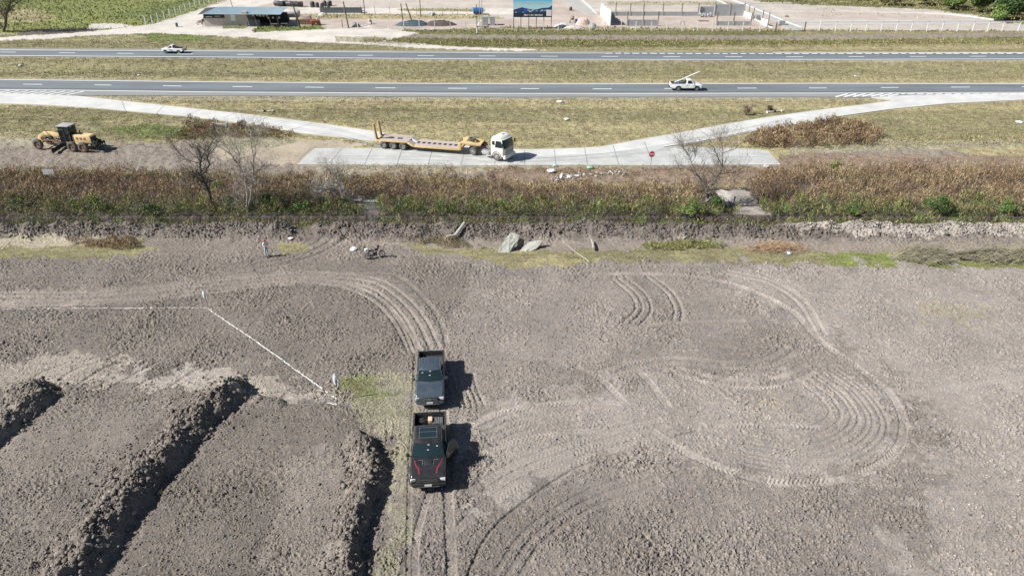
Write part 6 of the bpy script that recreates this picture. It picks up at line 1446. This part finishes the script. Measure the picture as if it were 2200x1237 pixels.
# furniture inside the open half: pale round lanterns along the eave, a table, chairs
lan = mat('cream_goods', (.62,.57,.50), .8)
for k, (px, dz) in enumerate(((542,2.1),(551,2.15),(557,2.1),(564,2.05),(571,2.1),(574,1.6),(584,1.6),(597,1.6))):
    x = gz(px, 60)[0]; o = MB().lathe([(0,-.25),(.2,-.2),(.27,0),(.2,.2),(0,.25)], 'Z', n=10).build('lantern', lan, loc=(x, a[1]+.6, dz+.3)); tag(o, 'pale round goods hanging under the shed eave', 'lantern', 'pale goods hanging under the shed eave')
def table(px, py, label, w_=1.6, m=wood):
    g = gz(px, py); t = thing('table', label, 'table', tuple(g)); MB().box((0, 0, .75), (w_, .8, .06)).build('table_top', m, t)
    for sx in (-1, 1):
        for sy in (-1, 1): MB().box((sx*(w_/2-.1), sy*.3, .36), (.07, .07, .72)).build('leg', m, t)
table(590, 59, 'wooden table under the open half of the shed roof'); table(612, 58, 'dark table just right of the shed roof')
g = gz(615, 48); t = thing('fuel_cart', 'pale horizontal tank on a frame behind the right end of the shed', 'tank', tuple(g)); MB().lathe([(0,-3.2),(.7,-3.0),(.95,-2.6),(.95,2.6),(.7,3.0),(0,3.2)], 'X', c=(0, 2, 1.7), n=18).build('tank', mat('pale_tank', (.55,.52,.48), .6, var=.1), t); mb = MB(); [mb.box((x, 2, .5), (.2, 1.6, 1.0)) for x in (-2.2, 0, 2.2)]; mb.build('frame', dpost, t)
g = gz(660, 53); t = thing('brick_stack', 'long low stack of dark red bricks right of the shed', 'brick stack', tuple(g)); mb = MB()
for r_ in range(6):
    for k in range(14): mb.box((-1.5+k*.25+(.06 if r_ % 2 else 0), 0, .12+r_*.2), (.235, .9, .185))
mb.build('bricks', mat('dull_brick', (.22,.13,.10), .9, var=.2, vscale=6), t, smooth=False)
g = gz(660, 46); o = MB().box((0, 0, .7), (2.4, 1.6, 1.4), taper=(.8, .7)).build('tarp_pile', mat('dusty_tarp', (.36,.28,.25), .9, bump=.1, bscale=2), bevel=.25, loc=tuple(g)); tag(o, 'dusty covered pile behind the brick stack', 'pile')
# orange vehicle: small tractor with a roll bar
g = gz(680, 54.5); t = thing('small_tractor', 'small orange tractor with a blue and white driver load by the shed', 'tractor', tuple(g), R(-160)); orange = mat('tractor_orange', (.62,.13,.05), .5)
MB().box((.6, 0, .85), (1.2, .6, .55)).build('hood', orange, t, bevel=.08); MB().box((-.3, 0, .65), (.9, .5, .4)).box((-.5, 0, 1.0), (.5, .5, .12)).build('body', orange, t, bevel=.05)
for s in (-1, 1): wheel(t, -.5, s*.55, .50, .3, orange, rub, 0); wheel(t, .95, s*.45, .32, .2, orange, rub, 0); MB().box((-.5, s*.55, 1.12), (.8, .32, .08)).build('mudguard', orange, t, bevel=.02)
MB().tube([(-.8,-.45,.8),(-.8,-.45,1.9),(-.8,.45,1.9),(-.8,.45,.8)], .04, 5).build('roll_bar', blackp, t); MB().box((-.4, 0, 1.35), (.4, .42, .5), taper=(.8, .8)).build('seat', mat('pale_blue_cloth', (.45,.55,.68), .8), t, bevel=.08); MB().cyl((.05, 0, 1.1), (-.05, 0, 1.3), .15, .15, 12).build('steering_wheel', blackp, t)
# motorbikes at the left end of the shed
for i, (px, py, l) in enumerate(((430, 53, 'parked motorbike, left of two by the shed wall'), (437, 50, 'parked motorbike, right of two by the shed wall'))):
    g = gz(px, py); t = thing('motorcycle', l, 'motorcycle', tuple(g), R(60+20*i), 'motorbikes beside the shed')
    for x in (-.62, .62): MB().lathe([(.22,-.05),(.30,-.05),(.31,0),(.30,.05),(.22,.05),(.22,-.05)], c=(x, 0, .31), n=14).build('wheel', rub, t)
    MB().box((.05, 0, .55), (.7, .26, .45)).box((.2, 0, .85), (.4, .24, .2)).build('body', blackp if i else mat('bike_pink', (.45,.35,.38), .5), t, bevel=.05); MB().box((-.35, 0, .82), (.6, .24, .1)).build('seat', blackp, t, bevel=.03); MB().tube([(.62,0,.31),(.42,0,.95),(.38,-.32,1.02)], .025, 5).tube([(.42,0,.95),(.38,.32,1.02)], .025, 5).build('fork', rims, t)
g = gz(380.5, 58); o = MB().lathe([(0,0),(.25,0),(.29,.3),(.29,.8),(.24,.88),(0,.88)], 'Z', n=14).build('barrel', mat('dark_blue_barrel', (.07,.10,.16), .5), loc=tuple(g)); tag(o, 'dark blue barrel on the dirt road left of the shed', 'barrel')
o = MB().cyl((0, 0, 0), (-.05, 0, 1.3), .02, .02, 5).cyl((0, 0, 0), (0, 0, .04), .12, .12, 8).build('stick', dpost, loc=(g[0]+.02, g[1]+.5, .0)); tag(o, 'thin stick standing behind the dark blue barrel', 'stick')
# water tanks
wt = mat('black_tank', (.028,.032,.036), .5, dirt=(.2,.2,.2), dirt_amt=.3); wtb = mat('blue_tank_paint', (.03,.12,.36), .45)
def vtank(px, py, r, h, label, m=wt): g = gz(px, py); o = MB().lathe([(0,0),(r,0),(r*1.02,h*.1),(r,h*.18),(r*1.02,h*.5),(r,h*.8),(r*.8,h*.93),(r*.3,h),(0,h)], 'Z', n=20).build('water_tank', m, loc=tuple(g)); return tag(o, label, 'water tank', 'black water tanks')
for i, a_ in enumerate(((672,16,.62,1.5,'black water tank, leftmost of the standing row'),(682,16.5,.5,1.3,'black water tank, second of the standing row'),(692,17,.45,1.2,'black water tank, third of the standing row, in front'),(698,14,.6,1.4,'black water tank behind the third of the row'),(706,17.5,.45,1.3,'black water tank with blue tint near the right end of the row'),(709,13.5,.6,1.4,'black water tank, rightmost and farthest of the row'),(1226,23,.4,.9,'single short black tank on the pale street'))): vtank(*a_)
for i, (px, py, l) in enumerate(((596,13,'black tank lying on its side, left end of the heap'),(604,14,'black lying tank, second from left in the heap'),(613,13,'black lying tank in the middle of the heap'),(622,14,'black lying tank right of the middle of the heap'),(633,14.5,'black lying tank with pale end in the heap'),(645,15,'black lying tank, right end of the heap'))):
    g = gz(px, py); o = MB().lathe([(0,-.9),(.5,-.85),(.66,-.7),(.68,.7),(.5,.85),(0,.9)], 'X', c=(0, 0, .68), n=18).build('water_tank', wt, loc=tuple(g), rz=R(15*((i % 3)-1))); tag(o, l, 'water tank', 'black water tanks')
g = gz(1027, 31); t = thing('blue_tank', 'bright blue horizontal tank standing beside the slim poles', 'tank', tuple(g)); MB().lathe([(0,-1.3),(.6,-1.25),(.78,-1.1),(.78,-.4),(.74,-.35),(.78,-.3),(.78,.3),(.74,.35),(.78,.4),(.78,1.1),(.6,1.25),(0,1.3)], 'X', c=(0, 0, .85), n=20).build('tank_body', wtb, t); MB().box((-.7, 0, .1), (.2, 1.2, .25)).box((.7, 0, .1), (.2, 1.2, .25)).build('cradle', dpost, t)
# trough
a = gz(689, 28); b = gz(776, 28.5); L = b[0]-a[0]; t = thing('trough', 'long dark open trough on the building plot', 'trough', ((a[0]+b[0])/2, a[1], 0)); MB().box((0, -.4, .6), (L, .08, 1.2)).box((0, .9, .6), (L, .08, 1.2)).box((L/2, .25, .6), (.08, 1.3, 1.2)).box((-L/2, .25, .6), (.08, 1.3, 1.2)).build('trough_body', mat('trough_grey', (.09,.105,.12), .7), t, smooth=False); MB().box((0, .25, .5), (L-.2, 1.2, .06)).build('trough_floor', dk, t, smooth=False)
g = gz(693, 36); o = MB().box((0, 0, .45), (.9, .7, .9)).box((-.7, 0, .25), (.8, .6, .5)).build('white_block', signw, bevel=.12, loc=tuple(g)); tag(o, 'white blocks standing left of the pole behind the shed yard', 'block')
g = gz(780, 31); t = thing('rack', 'dark metal rack at the right end of the trough', 'rack', tuple(g)); mb = MB(); [mb.cyl((x, 0, 0), (x, 0, 1.9), .05, .05, 5) for x in (-.5, .5)]; [mb.box((0, 0, z), (1.0, .6, .08)) for z in (.3, .9, 1.5)]; mb.build('rack_frame', dpost, t)
# covered soil heap
def heap(name, label, cat, px, py, sx, sy, h, m, seed=1, n=22, loc=None):
    g = gz(px, py); V = []; Fs = []; rr = np.random.RandomState(seed)
    for i in range(n):
        for j in range(n):
            u, v = i/(n-1)*2-1, j/(n-1)*2-1; r_ = min(1, math.hypot(u, v)); z = h*(1-r_**2.6)*(1+.25*float(noise(np.array([u*3+seed]), np.array([v*2.0]), 1.5, seed)[0]))
            V.append((u*sx, v*sy, max(z, -.05)-.02)); 
            if i < n-1 and j < n-1: k = i*n+j; Fs.append((k, k+n, k+n+1, k+1))
    o = MB().add(V, Fs).build(name, m, loc=tuple(g)); return tag(o, label, cat)
heap('tarp_heap', 'long heap covered by a dark blue grey tarp', 'covered heap', 888, 54, 4.3, 2.2, 1.0, mat('tarp_blue_grey', (.055,.078,.10), .5, var=.3, vscale=1.2, bump=.1, bscale=1.5), 3)
heap('soil_heap', 'dark brown soil heap at the right end of the tarp', 'soil heap', 946, 54, 4.0, 2.0, 1.05, mat('dark_brown_soil', (.085,.066,.058), .95, var=.3, vscale=2, bump=.08, bscale=4), 5)
heap('gravel_heap', 'pinkish sand heap behind the white posts near the tall wall', 'sand heap', 1253, 53, 1.9, 1.4, 1.5, mat('pink_sand', (.45,.36,.32), .95), 7)
heap('gravel_heap', 'grey gravel heap right of the pink sand heap', 'gravel heap', 1273, 59, 1.1, .9, 1.0, mat('grey_gravel', (.32,.33,.34), .95, var=.2), 8)
heap('gravel_heap', 'pale grey sand heap in front of the pink sand heap', 'sand heap', 1232, 61, 2.6, 1.0, .6, mat('pale_sand', (.50,.48,.45), .95), 9)
heap('rubble_heap', 'grey rubble heap by the thick pole right of the shed', 'rubble heap', 763, 58, 1.4, 1.0, 1.0, mat('rubble_grey', (.26,.25,.24), .95, var=.4, vscale=5), 10)
heap('rubble_heap', 'low pale rubble heap right of the grey one', 'rubble heap', 792, 58, 2.2, .8, .35, mat('rubble_pale', (.50,.48,.46), .95, var=.3, vscale=4), 11)
bag(794, 52, .7, 'pinkish crumpled sack on the plot', mat('pink_sack', (.60,.48,.43), .8), flat=1.3, cat='sack', name='sack')
bag(929, 33, .8, 'pale dome shaped bundle by the long white track', mat('bundle_grey', (.40,.41,.40), .8), flat=1.2, cat='bundle', name='bundle')
heap('rubble_heap', 'white stones and rubble right of the billboard', 'rubble heap', 1208, 58, 2.0, 1.0, .8, mat('rubble_white', (.58,.57,.55), .95, var=.35, vscale=5), 12)
# mixer by the sand
g = gz(1229, 50); t = thing('cement_mixer', 'dark cement mixer left of a blue drum near the sand', 'cement mixer', tuple(g)); MB().lathe([(.25,-.5),(.5,-.2),(.5,.2),(.28,.55)], 'Y', c=(0, 0, 1.2), n=14).build('drum', mat('mixer_rust', (.24,.18,.14), .8), t); MB().tube([(-.5,0,0),(-.3,0,1.1),(.3,0,1.1),(.5,0,0)], .05, 5).build('frame', dpost, t)
for s in (-1, 1): MB().lathe([(0,-.05),(.25,-.05),(.25,.05),(0,.05)], 'X', c=(s*.55, .2, .25), n=12).build('wheel', rub, t)
g = gz(1238, 50); o = MB().lathe([(0,0),(.3,0),(.31,.45),(.3,.9),(0,.9)], 'Z', n=12).build('drum', wtb, loc=tuple(g)); tag(o, 'upright blue drum beside the cement mixer', 'drum')
# block stacks
blockm = mat('grey_block', (.36,.38,.39), .9, var=.12, vscale=2)
def blockwall(name, label, cat, px0, px1, py, h, m=blockm, group='unfinished block walls', cols=(), colh=3.2, d=.2):
    a = gz(px0, py); b = gz(px1, py); L = b[0]-a[0]; t = thing(name, label, cat, tuple(a), 0, group); mb = MB(); r_ = 0; z = 0
    while z < h-.05:
        x = -(.2 if r_ % 2 else 0)
        while x < L:
            x0, x1 = max(0, x), min(L, x+.40)
            if x1-x0 > .05: mb.box(((x0+x1)/2, 0, z+.1), (x1-x0-.012, d, .188))
            x += .40
        z += .2; r_ += 1
    mb.box((L/2, 0, h/2-.02), (L-.03, d-.02, h-.06)); mb.build('blocks', m, t, smooth=False)
    for q in cols:
        x = gz(q, py)[0]-a[0]; MB().box((x, -.02, h/2), (.28, .3, h+.05)).build('column', m, t, smooth=False)
        mb = MB(); [mb.cyl((x+i, j-.02, 0), (x+i, j-.02, colh), .03, .03, 4) for i in (-.09, .09) for j in (-.09, .09)]; [mb.box((x, -.02, h+.2+k*.2), (.24, .24, .02)) for k in range(int((colh-h-.2)/.2))]; mb.build('rebar', dpost, t, smooth=False)
    return t
blockwall('block_wall', 'long low grey block wall with rebar columns across the back of the plot', 'wall', 1311, 1500, 34.5, 1.05, cols=(1322.5,1353.5,1382,1423.5,1464,1499), colh=3.1)
blockwall('block_wall', 'short front block wall with rebar near the tall white wall', 'wall', 1347, 1413, 56, 1.35, cols=(1347,1381,1413), colh=3.3)
blockwall('block_wall', 'front block wall at the right of the plot', 'wall', 1539, 1612, 55.5, 1.0, cols=(1539,1575,1612), colh=3.0)
blockwall('block_wall', 'tall grey block wall at the right back of the plot', 'wall', 1534, 1597, 34.5, 2.7, cols=(1534,1566,1597), colh=3.2)
blockwall('block_wall', 'broken block wall with rubble left of the tall grey wall', 'wall', 1502, 1532, 34, 2.1, cols=())
# receding white walls
def recede(label, p0, p1, h0, h1, seed=1, ragged=0.0, name='white_wall'):
    a, b = gz(*p0), gz(*p1); d = Vector(b-a); L = d.length; rr = random.Random(seed); n = 26; top = []
    for i in range(n+1): f = i/n; top.append(h0+(h1-h0)*f-(rr.random()*ragged if i > n*.3 else 0))
    u = d.normalized(); nn = Vector((-u.y, u.x, 0))*.12; V = []
    for i in range(n+1): p = u*L*i/n; V += [p+nn, p-nn, p-nn+Vector((0, 0, top[i])), p+nn+Vector((0, 0, top[i]))]
    Fs = [(i*4+j, i*4+(j+1) % 4, i*4+4+(j+1) % 4, i*4+4+j) for i in range(n) for j in range(4)]+[(0, 1, 2, 3), (n*4+3, n*4+2, n*4+1, n*4)]
    o = MB().add(V, Fs).build(name, mat('white_render', (.70,.69,.66), .9, var=.08, vscale=1.5), smooth=False, loc=tuple(a)); return tag(o, label, 'wall')
recede('tall white wall with a ragged top at the left side of the unfinished plot', (1311,55.5), (1291,33), 3.25, 3.1, 3, .7)
recede('white side wall running from the tall grey wall towards the street', (1597,34), (1615,42), 1.1, 1.3, 4, 0)
recede('short white wall panel beside the street nearest the gate', (1635,52), (1648,57), 1.3, 1.4, 5, 0)
for i, (px, pyb, pyt) in enumerate(((1607,38,11),(1617,42,17),(1636,52,22),(1649,57,27))):
    g = gz(px, pyb); h = hgt(px, pyb, pyt); t = MB().box((0, 0, h/2), (.26, .26, h)).box((0, 0, .1), (.5, .5, .2)).build('column', mat('column_grey', (.33,.31,.29), .9), loc=tuple(g)); tag(t, ('nearest', 'second', 'third', 'farthest')[3-i]+' free standing column by the plot street', 'column', 'columns beside the plot street')
rr = random.Random(8); mb = MB()
g = gz(1517, 37); V = []
for k in range(26): mb.box((rr.uniform(-1.8, 1.5), rr.uniform(-.5, .6), rr.uniform(.1, .9)), (rr.uniform(.2, .5), rr.uniform(.2, .4), rr.uniform(.15, .3)), M=Euler((rr.uniform(0, 2), rr.uniform(0, 2), rr.uniform(0, 3))).to_matrix().to_4x4())
o = mb.build('block_rubble', blockm, smooth=False, loc=tuple(g)); tag(o, 'tumbled heap of grey blocks before the broken wall', 'rubble')
g = gz(1510, 47); mb = MB(); mb.box((0, 0, .25), (2.6, .25, .12), M=Matrix.Rotation(R(-14), 4, 'Z')).box((.4, .6, .12), (2.2, .25, .1)); o = mb.build('planks', wood, loc=tuple(g)); tag(o, 'dark timber planks lying on the plot floor', 'planks')
g = gz(1466, 55); t = thing('trestle', 'small metal trestle on the plot floor', 'trestle', tuple(g)); mb = MB(); [mb.cyl((x, y, 0), (x*.8, 0, .9), .03, .03, 4) for x in (-.5, .5) for y in (-.3, .3)]; mb.cyl((-.5, 0, .9), (.5, 0, .9), .04, .04, 5); mb.build('trestle_frame', dpost, t)
g = gz(1678, 54); t = thing('pallet_load', 'pallet of grey blocks at the plot street near the gate', 'pallet', tuple(g)); mb = MB(); [mb.box((-.55+i*.37, j*.4-.4, .25+k*.22), (.35, .38, .2)) for i in range(4) for j in range(3) for k in range(4)]; mb.build('blocks', blockm, t, smooth=False); MB().box((0, 0, .07), (1.5, 1.2, .12)).build('pallet', wood, t)
g = gz(1628, 42); t = thing('pallet_load', 'pallet of grey blocks in shade between the street columns', 'pallet', tuple(g)); mb = MB(); [mb.box((-.55+i*.37, j*.4-.4, .25+k*.22), (.35, .38, .2)) for i in range(3) for j in range(3) for k in range(4)]; mb.build('blocks', blockm, t, smooth=False); MB().box((0, 0, .07), (1.5, 1.2, .12)).build('pallet', wood, t)
for i, (px, py, l) in enumerate(((1043,54,'grey stack of sheets, left of two beside the blue tank'),(1058,54,'grey stack of sheets, right of two beside the blue tank'))):
    g = gz(px, py); t = thing('block_stack', l, 'block stack', tuple(g), group='stacks right of the blue tank'); mb = MB()
    for k in range(9): mb.box((0, 0, .12+k*.22), (1.25, 1.5, .20))
    mb.build('blocks', mat('stack_grey', (.36,.38,.37), .9, var=.2, vscale=2), t, smooth=False); MB().box((0, 0, .01), (1.35, 1.6, .04)).build('base_board', wood, t)
g = gz(1024, 58); o = MB().box((.6, 0, .8), (.08, 1.0, 1.9), M=Matrix.Rotation(R(38), 4, 'Y')).build('leaning_panel', signw, loc=tuple(g)); tag(o, 'white panel leaning beside the slim pale poles', 'panel')
bag(1690, 37, .5, 'brown lump on the pale lot right of the street', mat('brown_lump', (.22,.14,.11), .9), flat=.7, cat='debris', name='debris')
# --- billboard
skyb = bpy.data.materials.new('poster_sky'); skyb.use_nodes = True; n_ = skyb.node_tree.nodes; l_ = skyb.node_tree.links
tc = n_.new('ShaderNodeTexCoord'); sp = n_.new('ShaderNodeSeparateXYZ'); l_.new(tc.outputs['Generated'], sp.inputs[0]); cr = n_.new('ShaderNodeValToRGB'); l_.new(sp.outputs['Z'], cr.inputs[0])
el = cr.color_ramp.elements; el[0].position = 0; el[0].color = (.62,.80,.84,1); el[1].position = 1; el[1].color = (.01,.18,.50,1); e2 = el.new(.45); e2.color = (.42,.74,.84,1); e3 = el.new(.72); e3.color = (.03,.42,.75,1)
l_.new(cr.outputs[0], n_['Principled BSDF'].inputs['Base Color']); n_['Principled BSDF'].inputs['Roughness'].default_value = .5
a = gz(1103, 62.5); b = gz(1185, 62.5); W_ = b[0]-a[0]; t = thing('billboard', 'blue advertising billboard with a dark footer on six black posts', 'billboard', ((a[0]+b[0])/2, a[1], 0)); zb_ = hgt(1103, 62.5, 37.5); zm = hgt(1103, 62.5, 28.5); zt_ = zb_+5.4
x6 = [gz(q, 62.5)[0]-t.location.x for q in (1103.5,1119,1136,1152,1168,1184)]
for x in x6: MB().box((x, .12, (zt_-.3)/2), (.14, .14, zt_-.3)).build('post', blackp, t, smooth=False)
pn = MB().box((0, 0, (zt_+zm)/2), (W_, .10, zt_-zm)).build('poster', skyb, t, smooth=False); ft = MB().box((0, -.005, (zb_+zm)/2), (W_, .11, zm-zb_)).build('poster_footer', mat('footer_navy', (.02,.028,.05), .5), t, smooth=False)
sil = MB(); rr = random.Random(2); zz = zm
prof = [(-W_/2, zz), (-W_/2, zz+.7), (-W_*.38, zz+1.0), (-W_*.28, zz+1.25), (-W_*.1, zz+.9), (0, zz+.75), (W_*.1, zz+.8), (W_*.25, zz+1.1), (W_*.42, zz+1.2), (W_/2, zz+1.7), (W_/2, zz)]
sil.prism(prof, -.056, -.050); sil.build('poster_hills', mat('poster_navy', (.03,.06,.16), .5), pn, smooth=False)
lt = MB()
for k in range(16): x = rr.uniform(-W_*.47, W_*.47); lt.box((x, -.060, zz+rr.uniform(.15, .7)), (rr.uniform(.15, .7), .006, rr.uniform(.08, .3)))
lt.build('poster_town', mat('poster_pale', (.58,.64,.72), .5), pn, smooth=False)
MB().box((-W_*.19, -.062, zz+.55), (.75, .006, .7)).build('poster_blue_block', mat('poster_royal', (.03,.10,.50), .5), pn, smooth=False)
text_mesh('DEL Y LOMEROS Y COMERCIAL', .50, signw, pn, (0, -.064, hgt(1103, 62.5, 7.0)), (R(90), 0, 0), font_w=.88)
text_mesh('+54 9 381 384-0664', .50, signw, ft, (W_*.03, -.066, (zb_+zm)/2), (R(90), 0, 0))
rg = [(-W_*.20+.19*math.cos(x), -.066, (zb_+zm)/2+.19*math.sin(x)) for x in np.linspace(0, 2*math.pi, 13)]; MB().tube(rg, .04, 4).build('phone_emblem', signw, ft)
MB().box((W_*.42, -.07, zm+.03), (1.2, .02, 1.35)).build('poster_white_square', signw, ft, smooth=False)
